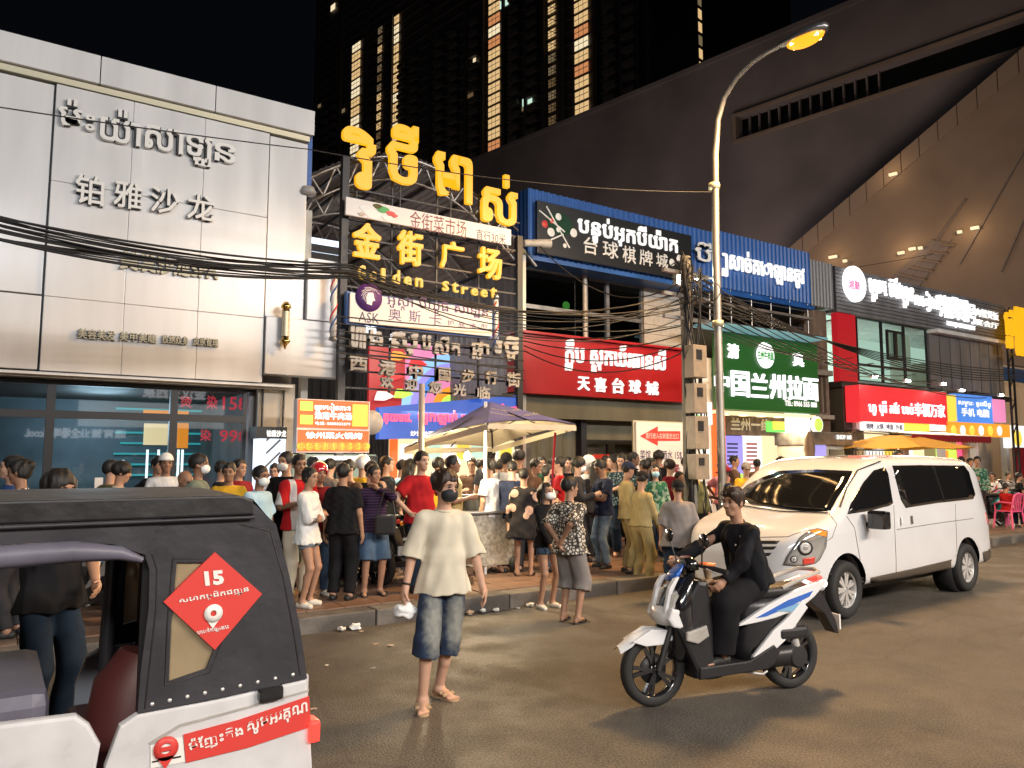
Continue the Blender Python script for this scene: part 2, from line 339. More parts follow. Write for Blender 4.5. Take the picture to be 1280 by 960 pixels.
# ------------------------------------------------------------------ far tower with lit window columns
def rel(f, r, z): # metres ahead of / to the right of the viewpoint to world
    return Vector((f*math.cos(YAW) + r*math.sin(YAW), f*math.sin(YAW) - r*math.cos(YAW), z))
tw = thing('apartment_tower', 'huge dark apartment tower at the top of the picture with columns of lit stair windows', 'tower')
TP = rel(180, 0, 0); TD = (rel(.714, -.70, 0)).normalized(); TN = Vector((TD.y, -TD.x, 0))
if TN.dot(-TP) < 0: TN = -TN
def tpx(px): return (onP(px, 100, TP, TN) - TP).dot(TD)
def tw_pt(s, out, z): p = TP + TD*s + TN*out; return (p.x, p.y, z)
SL, SR = tpx(393), tpx(803)            # left end far, right corner near
def tw_box(mb_, s0, s1, o0, o1, z0, z1):
    V = [tw_pt(s, o, z) for s in (s0, s1) for o in (o0, o1) for z in (z0, z1)]
    mb_.add(V, [(0, 1, 3, 2), (4, 6, 7, 5), (0, 4, 5, 1), (2, 3, 7, 6), (0, 2, 6, 4), (1, 5, 7, 3)])
m_ = MB(); tw_box(m_, SR, SL, -70, 0, -1, 175); m_.build('wall', 'tower_wall', tw)
# vertical piers, floor slabs and balcony boxes
m_ = MB()
for k in range(4, 58): tw_box(m_, SR + .1, SL - .1, .0, .35, 3*k - .2, 3*k + .12)
m_.build('floor_slab', 'tower_slab', tw)
for px in (398, 428, 460, 492, 540, 585, 606, 632, 660, 682, 705, 748, 780, 800):
    m_ = MB(); s = tpx(px); tw_box(m_, s - .45, s + .45, 0, 1.1, 0, 174.9); m_.build('pier', 'tower_wall', tw)
r5 = random.Random(11); wdat = {}
bal = [tpx(p) for p in (410, 444 - 24, 505, 520, 552, 570, 595, 645, 668, 765, 790)]
bo = MB(); tw_box(bo, -1.6, 1.6, .36, 1.5, 0, 1.1); 
bo = bo.build('balcony', 'tower_slab', tw); first = True
n_ = 0
for k in range(16, 44):
    for s in bal:
        if n_ >= 250: break
        o = bo if first else dup(bo, tw); first = False; n_ += 1
        o.location = TD*s; o.location.z = 3*k + .1
def win_col(px0, px1, z0, z1, mats, rows=2, cols=3, tri=False):
    """one lit stair window per storey, its mullions a grid in front of it"""
    a, b = sorted((tpx(px0), tpx(px1))); w = b - a; fr = MB()
    for c in range(1, cols): tw_box(fr, a + w*c/cols - .05 - a, a + w*c/cols + .05 - a, .47, .5, .4, 2.7)
    for r in range(1, rows): tw_box(fr, 0, w, .48, .52, .4 + r*2.3/rows - .08, .4 + r*2.3/rows + .06)
    if tri:
        for q in ((.05, .4, .95, 2.6), (.05, .4, .5, 1.4)): fr.beam(tw_pt(w*q[0], .55, q[1]), tw_pt(w*q[2], .55, q[3]), .12, .12)
    base = None; pan = {}
    for k in range(int(z0/3), int(min(z1, 132)/3)):
        m = mats[r5.randrange(len(mats))]
        if m not in pan:
            g = MB(); tw_box(g, 0, w, .38, .42, .4, 2.7) if not tri else tw_box(g, w*.45, w, .38, .42, .7, 2.6); pan[m] = g.build('window', m, tw); o = pan[m]
        else: o = dup(pan[m], tw)
        if base is None: base = fr.build('mullion_grid', 'tower_wall', o); f = base
        else: f = dup(base, o)
        o.location = TD*a; o.location.z = 3*k
win_col(612, 626, 38, 172, ['amber_win', 'amber_win', 'amber_win_b', 'amber_win_c'])
win_col(720, 737, 54, 172, ['amber_win', 'amber_win_b', 'amber_win_b', 'amber_win_c'])
win_col(441, 451, 30, 175, ['amber_win', 'amber_win_b'])
win_col(492, 499, 30, 175, ['amber_win', 'amber_win_b'], cols=2)
win_col(473, 482, 30, 175, ['dim_win', 'tan_dim', 'amber_win'], rows=3, cols=3, tri=True)
win_col(687, 703, 47, 175, ['tan_dim', 'dim_win', 'amber_win'], rows=3, cols=4, tri=True)
for (px, py, w, hgt, m) in ((661, 127, 1.6, 1.8, 'room_lit'), (632, 5, 1.5, 2, 'room_lit'), (595, 78, .5, 1.8, 'amber_win_b'), (606, 90, .3, 2, 'dim_win'), (592, 112, 1.5, 1.2, 'tan_dim'), (418, 10, 1.3, 2, 'amber_win_b'), (401, 133, .8, 1, 'dim_win'), (431, 139, .8, 1.2, 'dim_win'), (590, 120, 1, 1, 'tan_dim'), (660, 135, 1.5, 1, 'dim_win')):
    p = onP(px, py, TP, TN); s = (p - TP).dot(TD); m_ = MB(); tw_box(m_, s - w, s + w, .5, .6, p.z - hgt/2, p.z + hgt/2); m_.build('window', m, tw)
# the face that turns away to the right, with its own narrow lit strip
c0 = TP + TD*SR
def tr_pt(s, out, z): p = c0 - TN*s - TD*out; return (p.x, p.y, z)
def trb(s0, s1, o0, o1, z0, z1):
    V = [tr_pt(s, o, z) for s in (s0, s1) for o in (o0, o1) for z in (z0, z1)]; m_ = MB()
    return m_.add(V, [(0, 1, 3, 2), (4, 6, 7, 5), (0, 4, 5, 1), (2, 3, 7, 6), (0, 2, 6, 4), (1, 5, 7, 3)])
trb(1, 1.8, 0, .8, 0, 174).build('pier', 'tower_slab', tw)
trb(9, 25, 0, 6, 0, 172).build('wing', 'tower_wall', tw)
for k in range(17, 56): trb(12.3, 13.6, 6, 6.1, 3*k + .5, 3*k + 2.6).build('window', 'amber_win' if k % 3 else 'dim_win', tw)
# ------------------------------------------------------------------ mall: long dark wall with a slot of louvres, pale slanted fin in front
ml = thing('shopping_mall', 'massive dark mall wall behind the shops with a long slot and a slanted tan slab', 'mall')
MP = rel(67, 30.8, 0); MD = TD; MN = TN
def mpx(px, py, off=0): p = onP(px, py, MP + MN*off, MN); return p
def mquad_box(mb_, P4, off0, off1):
    V = [tuple(p + MN*off0) for p in P4] + [tuple(p + MN*off1) for p in P4]; n = len(P4)
    mb_.add(V, [tuple(range(n)), tuple(range(n, 2*n))[::-1]] + [(i, (i+1) % n, (i+1) % n + n, i + n) for i in range(n)])
zt = mpx(835, 102).z
def mp3(s, z): p = MP + MD*s; return Vector((p.x, p.y, z))
def ms(px, py): return (mpx(px, py) - MP).dot(MD)
s_r, s_l = ms(1420, 300), ms(250, 400)
sa, sb = ms(922, 160), ms(1420, 40); z_lo, z_hi = mpx(1100, 118).z, mpx(1100, 84).z
m_ = MB()
mquad_box(m_, [mp3(s_r, -1), mp3(s_l, -1), mp3(s_l, z_lo), mp3(s_r, z_lo)], -1, 0)
mquad_box(m_, [mp3(s_r, z_hi), mp3(s_l, z_hi), mp3(s_l, zt), mp3(s_r, zt)], -1, 0)
mquad_box(m_, [mp3(sa, z_lo), mp3(s_l, z_lo), mp3(s_l, z_hi), mp3(sa, z_hi)], -1, 0)
m_.build('wall', 'concrete_dark', ml)
m_ = MB(); mquad_box(m_, [mp3(s_r, -1), mp3(s_l, -1), mp3(s_l, zt - .5), mp3(s_r, zt - .5)], -6, -3); m_.build('inner_wall', 'dark_wall', ml)
m_ = MB(); mquad_box(m_, [mp3(s_r, zt), mp3(s_l, zt), mp3(s_l, zt + .5), mp3(s_r, zt + .5)], -6, .2); m_.build('coping', 'concrete_dark', ml)
m_ = MB(); mquad_box(m_, [mp3(s_r, z_lo - .25), mp3(sa + .4, z_lo - .25), mp3(sa + .4, z_lo), mp3(s_r, z_lo)], 0.01, .4); mquad_box(m_, [mp3(s_r, z_hi), mp3(sa + .4, z_hi), mp3(sa + .4, z_hi + .25), mp3(s_r, z_hi + .25)], 0.01, .4); mquad_box(m_, [mp3(sa, z_lo), mp3(sa + .4, z_lo), mp3(sa + .4, z_hi), mp3(sa, z_hi)], 0.01, .4); m_.build('slot_frame', 'concrete_tan', ml)
for i in range(13):
    s = sa - .9 - i*1.05
    if s < s_r: break
    m_ = MB(); mquad_box(m_, [mp3(s, z_lo), mp3(s - .14, z_lo), mp3(s - .14, z_hi), mp3(s, z_hi)], -.9, -.6); m_.build('louvre', 'concrete_dark', ml)
# slanted slab in front, its edge running up to the right
SP = MP + MN*5
def spx(px, py): return onP(px, py, SP, MN)
V = [spx(985, 312), spx(1300, 42), spx(1420, -60), spx(1420, 520), spx(900, 520)]; V[3].z = V[4].z = 3
m_ = MB(); mquad_box(m_, V, -.6, 0); m_.build('slanted_slab', 'concrete_tan', ml)
a_, b_ = spx(985, 312), spx(1300, 42); n_seg = 14; dv = (b_ - a_)/n_seg; wv = Vector((0, 0, -1.6))
for i in range(n_seg):
    p = a_ + dv*i + dv*.02; q = a_ + dv*(i+.97); m_ = MB(); mquad_box(m_, [p, q, q + wv, p + wv], .002, .12); m_.build('edge_panel', 'concrete_pale' if i % 2 else 'concrete_tan2', ml)
for (x0, y0, x1, y1) in ((1200, 330, 1280, 190), (1252, 340, 1300, 230), (1130, 360, 1208, 250), (1130, 340, 1190, 300)):
    m_ = MB(); p, q = spx(x0, y0), spx(x1, y1); m_.beam(p + MN*.05, q + MN*.05, .15, .1); m_.build('joint_strip', 'concrete_dark', ml)
m_ = MB(); mquad_box(m_, [spx(1100, 360), spx(1165, 300), spx(1190, 305), spx(1140, 370)], .01, .1); m_.build('lattice_panel', 'concrete_dark', ml)
for i in range(6):
    m_ = MB(); p = spx(1110 + i*13, 352 - i*9); q = spx(1150 + i*9, 362 - i*11); m_.beam(p + MN*.15, q + MN*.15, .12, .1); m_.build('lattice_bar', 'concrete_tan', ml)
for (px, py, w) in ((1118, 219, 1.0), (1043, 322, 1.1), (1058, 327, .5), (1128, 317, .8), (1142, 312, .8), (1152, 311, .5), (1201, 291, .5), (1220, 286, .9)):
    p = spx(px, py) + MN*.3; m_ = MB(); m_.box(-.3*w, -.12, -.10, .3*w, .12, .10)
    for i, v in enumerate(m_.v): q = p + MD*v[0] + MN*v[1] + Vector((0, 0, v[2])); m_.v[i] = tuple(q)
    m_.build('wall_lamp', 'amber_win_b', ml)
for px, py, e in ((1118, 219, 800), (1043, 322, 900), (1135, 314, 1100), (1215, 288, 1300)):
    p = spx(px, py) + MN*1.5; point('mall_lamp_light', p, e*.10, (1, .62, .30), .3)
area('mall_fill_light', tuple(spx(1150, 560) + MN*26), tuple(spx(1150, 200)), 4600, (1, .70, .50), 16, 4)  # unseen fill light added to brighten the slanted slab
q_ = mp3(18, 3) + MN*20; area('mall_fill_light', tuple(q_), tuple(mp3(14, 26)), 2500, (1, .84, .84), 14, 4)  # second added fill, lifts the upper mall wall like city glow
q_ = TP + TD*14 + TN*50; area('tower_fill_light', (q_.x, q_.y, 4), tuple(TP + TD*10 + Vector((0, 0, 75))), 3800, (1, .80, .68), 30, 8)  # added fill standing for city glow on the tower
# ================================================================== BUILDINGS ALONG THE STREET
def slab(name, rect, Ya, Yb, m, par, b=0):
    m_ = MB(); x0, z0, x1, z1 = rect
    (m_.bbox(x0, Ya, z0, x1, Yb, z1, b) if b else m_.box(x0, Ya, z0, x1, Yb, z1)); return m_.build(name, m, par)
R = rectY
# ---------------- white clad salon building on the left
YW = 12.3
wb = thing('salon_building', 'white panel-clad salon building with raised lettering filling the left of the street', 'building')
x1s, x2s, xe = onY(60, 260, YW).x, onY(333, 300, YW).x, onY(384, 250, YW).x
xe2 = onY(428, 400, YW).x; ztop = onY(385, 141, YW).z; zb = onY(200, 470, YW).z - .02
m_ = MB(); m_.box(-7, YW + .5, 3.05, xe - .02, 21, ztop - .05); m_.box(x2s + .02, YW + .25, -.2, x2s + .62, 21, 3.1); m_.box(-7, 19.5, -.2, xe, 21, 3.1); m_.build('wall', 'beige_wall', wb)
zc = ztop - .42                                        # parapet band
n = 7
for i in range(n):
    a = -7 + (xe + .06 + 7)*i/n; b = -7 + (xe + .06 + 7)*(i+1)/n
    slab('parapet_panel', (a + .006, zc, b - .006, ztop), YW - .12, YW + .6, 'white_panel', wb, .008)
slab('trim_strip', (-7, zc - .10, xe, zc - .012), YW - .05, YW + .3, 'gold_trim', wb)
def cl(x0, z0, x1, z1, y=YW, g=.012): slab('cladding_panel', (x0 + g, z0 + g, x1 - g, z1 - g), y, y + .3, 'white_panel', wb, .01)
zt0 = zc - .12; zs = onY(40, 368, YW).z
cl(x1s - 2.6, zs, x1s, zt0); cl(x1s - 2.6, zb, x1s, zs, YW - .03); cl(x1s - 5.2, zb, x1s - 2.6, zt0)
ww = (x2s - x1s)/3
zm = onY(200, 250, YW).z; zn = onY(200, 385, YW).z
for i in range(3):
    for (a, b) in ((zb, zn), (zn, zm), (zm, zt0)): cl(x1s + i*ww + (.012 if not i else 0), a, x1s + (i+1)*ww - (.012 if i == 2 else 0), b, YW - .05, .0013)
zr = onY(350, 398, YW).z; zl2 = onY(400, 326, YW).z
cl(x2s, zr, xe, zt0, YW - .0); 
slab('cladding_panel', (x2s + .01, onY(400, 472, YW).z, xe2, min(zr + .0, zl2)), YW - .10, YW + .2, 'white_panel', wb, .01)
slab('cladding_panel', (xe + .012, min(zr, zl2) + .012, xe2, zl2), YW - .10, YW + .2, 'white_panel', wb, .01)
for x in (x1s, x2s):                                  # recessed dark joints
    slab('joint', (x - .02, zb, x + .02, zt0), YW + .02, YW + .06, 'steel_dark', wb)
slab('fascia', (-7, 2.99, x2s + .5, zb - .01), YW + .06, YW + .5, 'beige_wall', wb)
slab('soffit_strip', (-7, zb - .05, x2s + .5, zb - .012), YW - .02, YW + .2, 'white_panel', wb)
slab('side_flashing', (xe + .02, onY(385, 235, YW).z, xe + .10, ztop - .3), YW + .1, YW + .35, 'blue_sheet', wb)
for x in (x2s + .08, x2s + .42):
    m_ = MB(); m_.tube([(x, YW + .2, 3.0), (x, YW + .2, 1.6 if x < x2s + .1 else .2)], .018, 6); m_.build('rain_pipe', 'steel_dark', wb)
# raised lettering
def word(s, px0, py0, px1, py1, Y, m, par, name='lettering', depth=.05, bold=.03, res=2, **k):
    return letters(name, s, R(Y, px0, py0, px1, py1), Y, m, par, depth, bold, res, **k)
YL = YW - .06
rx = R(YL, 72, 168, 293, 178)
def one(s, px0, px1, pyt, pyb, Y, m, par, **k):
    """a single raised character: pixel left/right and its top/bottom at its middle"""
    xm = (px0 + px1)/2; a = onY(px0, pyb, Y); b = onY(px1, pyt, Y); zt_ = onY(xm, pyt, Y).z; zb_ = onY(xm, pyb, Y).z
    return letters('letter', s, (a.x, zb_, b.x, zt_), Y, m, par, **k)
for s, a, b, t, bo_ in (('ម៉', 72, 102, 126, 161), ('ះ', 106, 118, 146, 165), ('យ៉ា', 124, 176, 139, 180), ('សា', 180, 228, 162, 190), ('ឡូ', 231, 264, 172, 208), ('ន', 267, 293, 182, 204)):
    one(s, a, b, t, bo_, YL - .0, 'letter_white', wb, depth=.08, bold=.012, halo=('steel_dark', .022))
for s, a, b, t, bo_ in (('铂', 93, 130, 221, 257), ('雅', 141, 177, 229, 262), ('沙', 187, 223, 237, 268), ('龙', 233, 267, 245, 276)):
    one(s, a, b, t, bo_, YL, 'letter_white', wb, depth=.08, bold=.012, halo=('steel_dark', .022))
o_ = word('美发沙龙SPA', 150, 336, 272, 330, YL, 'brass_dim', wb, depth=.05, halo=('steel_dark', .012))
for s, a, b in (('美容美发', 97, 144), ('美甲美睫', 149, 195), ('纹绣纹身', 202, 235), ('皮肤管理', 241, 272)):
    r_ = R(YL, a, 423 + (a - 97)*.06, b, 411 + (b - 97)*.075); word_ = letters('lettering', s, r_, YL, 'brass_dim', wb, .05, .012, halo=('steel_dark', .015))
# shop window
gx0, gx1, gz0, gz1 = -7.0, onY(316, 480, YW).x, .25, 2.97
yg = YW + .3
def frame_grid(par, xs, zs, y, w=.06, d=.08, m='steel_dark', pane='glass_shop', pname='window'):
    for i in range(len(xs) - 1):
        for j in range(len(zs) - 1):
            f = MB(); a, b, c, e = xs[i], xs[i+1], zs[j], zs[j+1]; h = w/2
            f.box(a, y, c, a + h, y + d, e); f.box(b - h, y, c, b, y + d, e); f.box(a + h, y, c, b - h, y + d, c + h); f.box(a + h, y, e - h, b - h, y + d, e)
            fo = f.build(pname, m, par); g = MB(); g.quad((a + h, y + d*.5, c + h), (b - h, y + d*.5, c + h), (b - h, y + d*.5, e - h), (a + h, y + d*.5, e - h)); g.build('pane', pane, fo)
xw = onY(64, 500, yg).x; xw2 = onY(218, 500, yg).x; zw = onY(150, 520, yg).z
frame_grid(wb, [-4.4, -1.6, xw, xw2, gx1], [gz0, zw, gz1], yg, .11, .09)
slab('plinth', (-7, -.1, gx1 + .02, gz0), yg, yg + .3, 'dark_wall', wb)
# room behind the glass
slab('back_wall', (-6.9, SZ, gx1 + .4, 2.98), 16.2, 16.3, 'salon_wall' if 'salon_wall' in _M else mk('salon_wall', (.10, .15, .18), .5, noise=.3, scale=2).name, wb)
slab('room_floor', (-6.9, SZ, gx1 + .4, SZ + .02), yg + .3, 16.2, 'paving', wb)
slab('room_ceiling', (-6.9, 2.96, gx1 + .4, 2.985), yg + .1, 16.2, 'dark_wall', wb)
slab('side_wall', (gx1 + .06, SZ, gx1 + .14, 2.95), yg + .1, 16.2, 'grey_sheet', wb)
for i, z in enumerate((1.55, 1.75, 1.95, 2.15, 2.35, 2.6, 2.8)):
    slab('led_strip', (1.9 + .1*(i % 2), z, 4.0, z + .035), 16.1, 16.19, 'teal_glow', wb)
for px in (182, 196, 208, 221, 226, 152):
    p = onY(px, 590, 14.5); slab('light_tube', (p.x, .9, p.x + .035, onY(px, 562 if px != 152 else 575, 14.5).z), 14.5, 14.53, 'cool_glow', wb)
slab('shelf_light', R(15., 180, 556, 216, 530), 15., 15.1, 'menu_yellow', wb); slab('hanging_banner', R(15., 222, 560, 236, 529), 15., 15.1, 'orange_hot', wb)
slab('lit_ceiling_edge', R(15., 180, 520, 236, 514), 15., 15.1, 'orange_hot', wb)
for s, x0, y0, x1, y1 in (('烫', 225, 509, 240, 496), ('染', 258, 511, 272, 495), ('158', 278, 512, 309, 497), ('染', 250, 551, 264, 537), ('998', 274, 552, 309, 538)):
    word(s, x0, y0, x1, y1, 13.0, 'led_red', wb, name='led_lettering', depth=.01, bold=.012)
slab('notice', R(yg - .02, 118, 610, 129, 597), yg - .02, yg - .01, 'white_board', wb)
point('salon_room_light', (1.5, 14.6, 2.6), 130, (.55, .82, 1), .5)
# brass wall lantern
wl = thing('wall_lantern', 'tall brass cylinder lantern fixed on the white wall right of the lettering', 'lantern', tuple(onY(357, 405, YW - .22)))
m_ = MB(); m_.lathe([(.0, .36), (.03, .36), (.075, .30), (.085, .27), (.06, .25), (.055, -.25), (.085, -.27), (.07, -.30), (.03, -.34), (.012, -.40), (0, -.41)], n=20); m_.build('housing', 'brass', wl)
m_ = MB(); m_.box(-.03, .05, -.2, .03, .13, .2); m_.build('bracket', 'brass', wl)
m_ = MB(); m_.lathe([(.0615, -.2), (.0615, .2)], n=20); m_.build('sleeve', 'gold_trim', wl)
# glowing salon light box between salon and alley
lb = thing('light_box', 'white lit salon light box with black header beside the salon window', 'sign', (0, 0, 0))
slab('header', R(12.1, 320, 548, 359, 534), 12.1, 12.5, 'black_board', lb)
slab('face', R(12.12, 322, 640, 357, 548), 12.12, 12.48, 'skyled', lb)
for i in range(7):
    p = onY(330 + 0*i, 600, 12.1); m_ = MB(); z = .95 + i*.2; m_.beam((p.x + .02, 12.108, z), (p.x + .24, 12.108, z + .22), .03, .015, up=(0, 1, 0)); m_.build('stripe', 'grey_sheet', lb)
word('铂雅沙龙', 333, 546, 358, 538, 12.1, 'white_soft', lb, depth=.006)
# ---------------- alley: arched roof, side walls, back mural
al = thing('alley_canopy', 'arched corrugated roof over the market alley behind the golden letters', 'canopy')
xa, xb = xe + .12, 9.1; xc_ = (xa + xb)/2 - .3
def arch(t):   # t 0..1 left to right
    x = xa - .3 + (xb - xa + .5)*t; z = 6.0 + 1.75*math.sin(math.pi*(t*.86 + .10)) - .25*t; return x, z
YA0, YA1 = 12.9, 27
V = []; F = []; nx, ny = 96, 8
for j in range(ny + 1):
    for i in range(nx + 1):
        x, z = arch(i/nx); V.append((x, YA0 + (YA1 - YA0)*j/ny, z + (.03 if i % 2 else 0)))
for j in range(ny):
    for i in range(nx): a = j*(nx+1) + i; F.append((a, a+1, a+nx+2, a+nx+1))
m_ = MB(); m_.add(V, F); m_.build('roof_sheet', 'roof_sheet', al, fix=False)
for j in range(6):
    y = YA0 - .02 + j*2.4
    m_ = MB(); m_.tube([(arch(i/24)[0], y, arch(i/24)[1] - .06) for i in range(25)], .035, 6); m_.tube([(arch(i/24)[0], y, arch(i/24)[1] - .50) for i in range(2, 23)], .025, 6)
    for i in range(2, 22, 2):
        m_.beam((arch(i/24)[0], y, arch(i/24)[1] - .06), (arch((i+1)/24)[0], y, arch((i+1)/24)[1] - .5), .025); m_.beam((arch((i+1)/24)[0], y, arch((i+1)/24)[1] - .5), (arch((i+2)/24)[0], y, arch((i+2)/24)[1] - .06), .025)
    m_.build('rib', 'steel_grey' if j == 0 else 'galv', al)
for i in range(2, 24, 3):
    m_ = MB(); x, z = arch(i/24); m_.beam((x, YA0, z - .1), (x, YA1, z - .1), .05); m_.build('purlin', 'steel_dark', al)
for x in (xa + .1, xb - .15):
    m_ = MB(); m_.beam((x, YA0, SZ), (x, YA0, 6.2), .12); m_.build('post', 'galv', al)
aw = thing('alley_wall', 'grey corrugated side walls closing the covered market alley', 'wall')
def corr(x0, x1, z0, z1, y, pitch=.1, d=.02, axis='x', yb=None):
    """corrugated sheet facing -Y"""
    n = max(2, int((x1 - x0)/pitch)*4); V = []; F = []
    for i in range(n + 1):
        x = x0 + (x1 - x0)*i/n; o = d if (i % 4) in (1, 2) else 0
        if axis == 'x': V += [(x, y - o, z0), (x, y - o, z1)]
        else: V += [(y + o, x, z0), (y + o, x, z1)]
    for i in range(n): F.append((2*i, 2*i+2, 2*i+3, 2*i+1))
    return MB().add(V, F)
corr(13., 27, .1, 6.5, xb, .25, .03, 'y').build('side_sheet', 'grey_sheet', aw, fix=False); corr(13., 27, .1, 6.8, xa - .3, .25, .03, 'y').build('side_sheet', 'white_panel', aw, fix=False)
corr(xa - .3, xb, 3.3, 8.2, 22, .25, .03).build('back_sheet', 'dark_wall', aw, fix=False)
_r = R(19, 500, 400, 640, 318); m_ = corr(_r[0], _r[2] + .6, 4.6, _r[3] - .2, 19, .3, .03); m_.build('white_sheet', 'white_panel', aw, fix=False)
for i in range(7): z = 4.9 + i*.42; m_ = MB(); m_.box(_r[0], 18.86, z, _r[2] + .6, 18.95, z + .05); m_.build('batten', 'steel_dark', aw)
slab('lit_shutter', R(16, 385, 352, 424, 302), 16, 16.05, 'skyled', aw)
for i in range(5): slab('shutter_bar', R(15.9, 383, 312 + i*10, 426, 310 + i*10), 15.9, 15.95, 'steel_dark', aw)
# mural of coloured light
mu = thing('mural_screen', 'bright multicoloured rainbow screen at the back of the market alley', 'screen')
YM = 16.2
slab('panel', R(YM, 508, 506, 628, 438), YM + .02, YM + .15, 'rose_glow', mu)
slab('panel', R(YM, 462, 520, 508, 436), YM + .06, YM + .15, 'red_lit', mu); slab('panel', R(YM, 628, 500, 652, 432), YM + .05, YM + .15, 'room_lit', mu)
cx_, cz_ = onY(565, 512, YM).x, onY(565, 512, YM).z
for i, (r0, r1, m) in enumerate(((1.12, 1.35, 'sky_glow'), (.95, 1.12, 'purple_glow'), (.78, .95, 'blue_glow2'), (.55, .78, 'rose_glow'), (.36, .55, 'orange_hot'), (.0, .36, 'lime_glow'))):
    pts = [(cx_ + r1*math.cos(a), cz_ + r1*math.sin(a)) for a in [math.pi*k/20 for k in range(21)]] + [(cx_ + r0*math.cos(a), cz_ + r0*math.sin(a)) for a in [math.pi*k/20 for k in range(20, -1, -1)]]
    MB().prism(pts, YM - .005*i - .01, YM + .01).build('arc', m, mu)
for i, (x, z, m) in enumerate(((490, 470, 'red_glow'), (520, 455, 'red_glow'), (478, 495, 'white_soft'), (502, 492, 'lime_glow'), (640, 480, 'green_glow'), (640, 450, 'white_soft'), (497, 445, 'orange_hot'))):
    p = onY(x, z, YM - .06); MB().prism([(p.x + (.17 if k % 2 else .3)*math.cos(k), p.z + .12*math.sin(k*1.05)) for k in range(6)], YM - .08, YM - .05).build('patch', m, mu)
area('alley_light', (6.4, 13.6, 4.6), (6.4, 16, 2), 120, (1, .9, .8), 2.5, .3)
point('alley_roof_light', (6.2, 16.5, 5.4), 60, (.95, .95, 1), .3)
# ---------------- golden gateway
YG = 12.0
gw = thing('market_gateway', 'steel grid gateway carrying golden Khmer and Chinese letters over the market alley', 'gateway')
pl = onY(430, 400, YG).x; pr = onY(652, 440, YG).x
for x in (pl, pr):
    m_ = MB(); m_.beam((x, YG + .1, SZ - .02), (x, YG + .1, 7.0 if x == pl else 6.2), .12, .12); m_.build('post', 'steel_dark', gw)
for i in range(13):
    z = 3.05 + i*.285
    m_ = MB(); m_.beam((pl - .0, YG + .1, z), (pr + .02, YG + .1, z), .03, .03); m_.build('crossbar', 'steel_dark', gw)
for t in (.25, .5, .75):
    m_ = MB(); x = pl + (pr - pl)*t; m_.beam((x, YG + .13, 3.0), (x, YG + .13, 6.9), .03, .03); m_.build('upright', 'steel_dark', gw)
m_ = MB(); m_.tube([(pl + (pr - pl)*t, YG + .12, 6.55 + .75*math.sin(math.pi*(t*.8 + .15)) - .35*t) for t in [i/20 for i in range(21)]], .03, 6); m_.build('arch_tube', 'steel_dark', gw)
for s, a, b, t, bb in (('វិ', 425, 468, 162, 236), ('ថី', 481, 521, 156, 231), ('មា', 540, 588, 195, 252), ('ស់', 600, 644, 218, 281)):
    o = one(s, a, b, t, bb, YG - .02, 'gold_glow', gw, depth=.09, bold=.016)
    m_ = MB(); p = onY((a + b)/2, bb, YG); m_.beam((p.x, YG + .02, p.z - .5), (p.x, YG + .02, p.z + .3), .02); m_.build('letter_stay', 'steel_dark', gw)
for s, a, b, t, bb in (('金', 439, 475, 280, 323), ('街', 495, 527, 290, 332), ('广', 549, 578, 303, 337), ('场', 596, 625, 311, 349)):
    one(s, a, b, t, bb, YG - .02, 'gold_glow', gw, depth=.08, bold=.022)
for i, ch in enumerate('Golden'): one(ch, 447 + i*14.3, 456 + i*14.3 - (4 if ch == 'l' else 0), (332 if ch in 'Gdl' else 338) + i*2, 349 + i*2, YG - .02, 'gold_glow_dim', gw, depth=.05, bold=.02)
for i, ch in enumerate('Street'): one(ch, 552 + i*12, 560 + i*12, (352 if ch in 'St' else 356) + i*1.6 - (0), 364 + i*1.9, YG - .02, 'gold_glow_dim', gw, depth=.05, bold=.02)
# unlit back-to-front rows of channel letters
for s, a, b, t, bb in (('ហា', 435, 455, 408, 436), ('ង', 458, 476, 413, 432), ('ស៊ុ', 486, 520, 412, 444), ('ប', 524, 536, 420, 438), ('ស៊ីត', 540, 572, 422, 444), ('ផ្សា', 586, 608, 428, 450), ('រថ្មី', 615, 645, 420, 452)):
    one(s, a, b, t, bb, YG - .02, 'letter_grey', gw, depth=.10, bold=.03)
for s, a, b, t, bb in (('西', 434, 457, 446, 464), ('港', 472, 492, 450, 470), ('中', 508, 526, 456, 474), ('国', 545, 560, 460, 477), ('步', 574, 590, 462, 479), ('行', 604, 618, 464, 481), ('街', 630, 647, 466, 484)):
    one(s, a, b, t, bb, YG - .02, 'letter_grey', gw, depth=.10, bold=.03)
for i, s in enumerate('欢迎您光临'): one(s, 474 + i*30, 490 + i*30, 471 + i*3.2, 485 + i*3.4, YG - .02, 'letter_grey', gw, depth=.08, bold=.03)
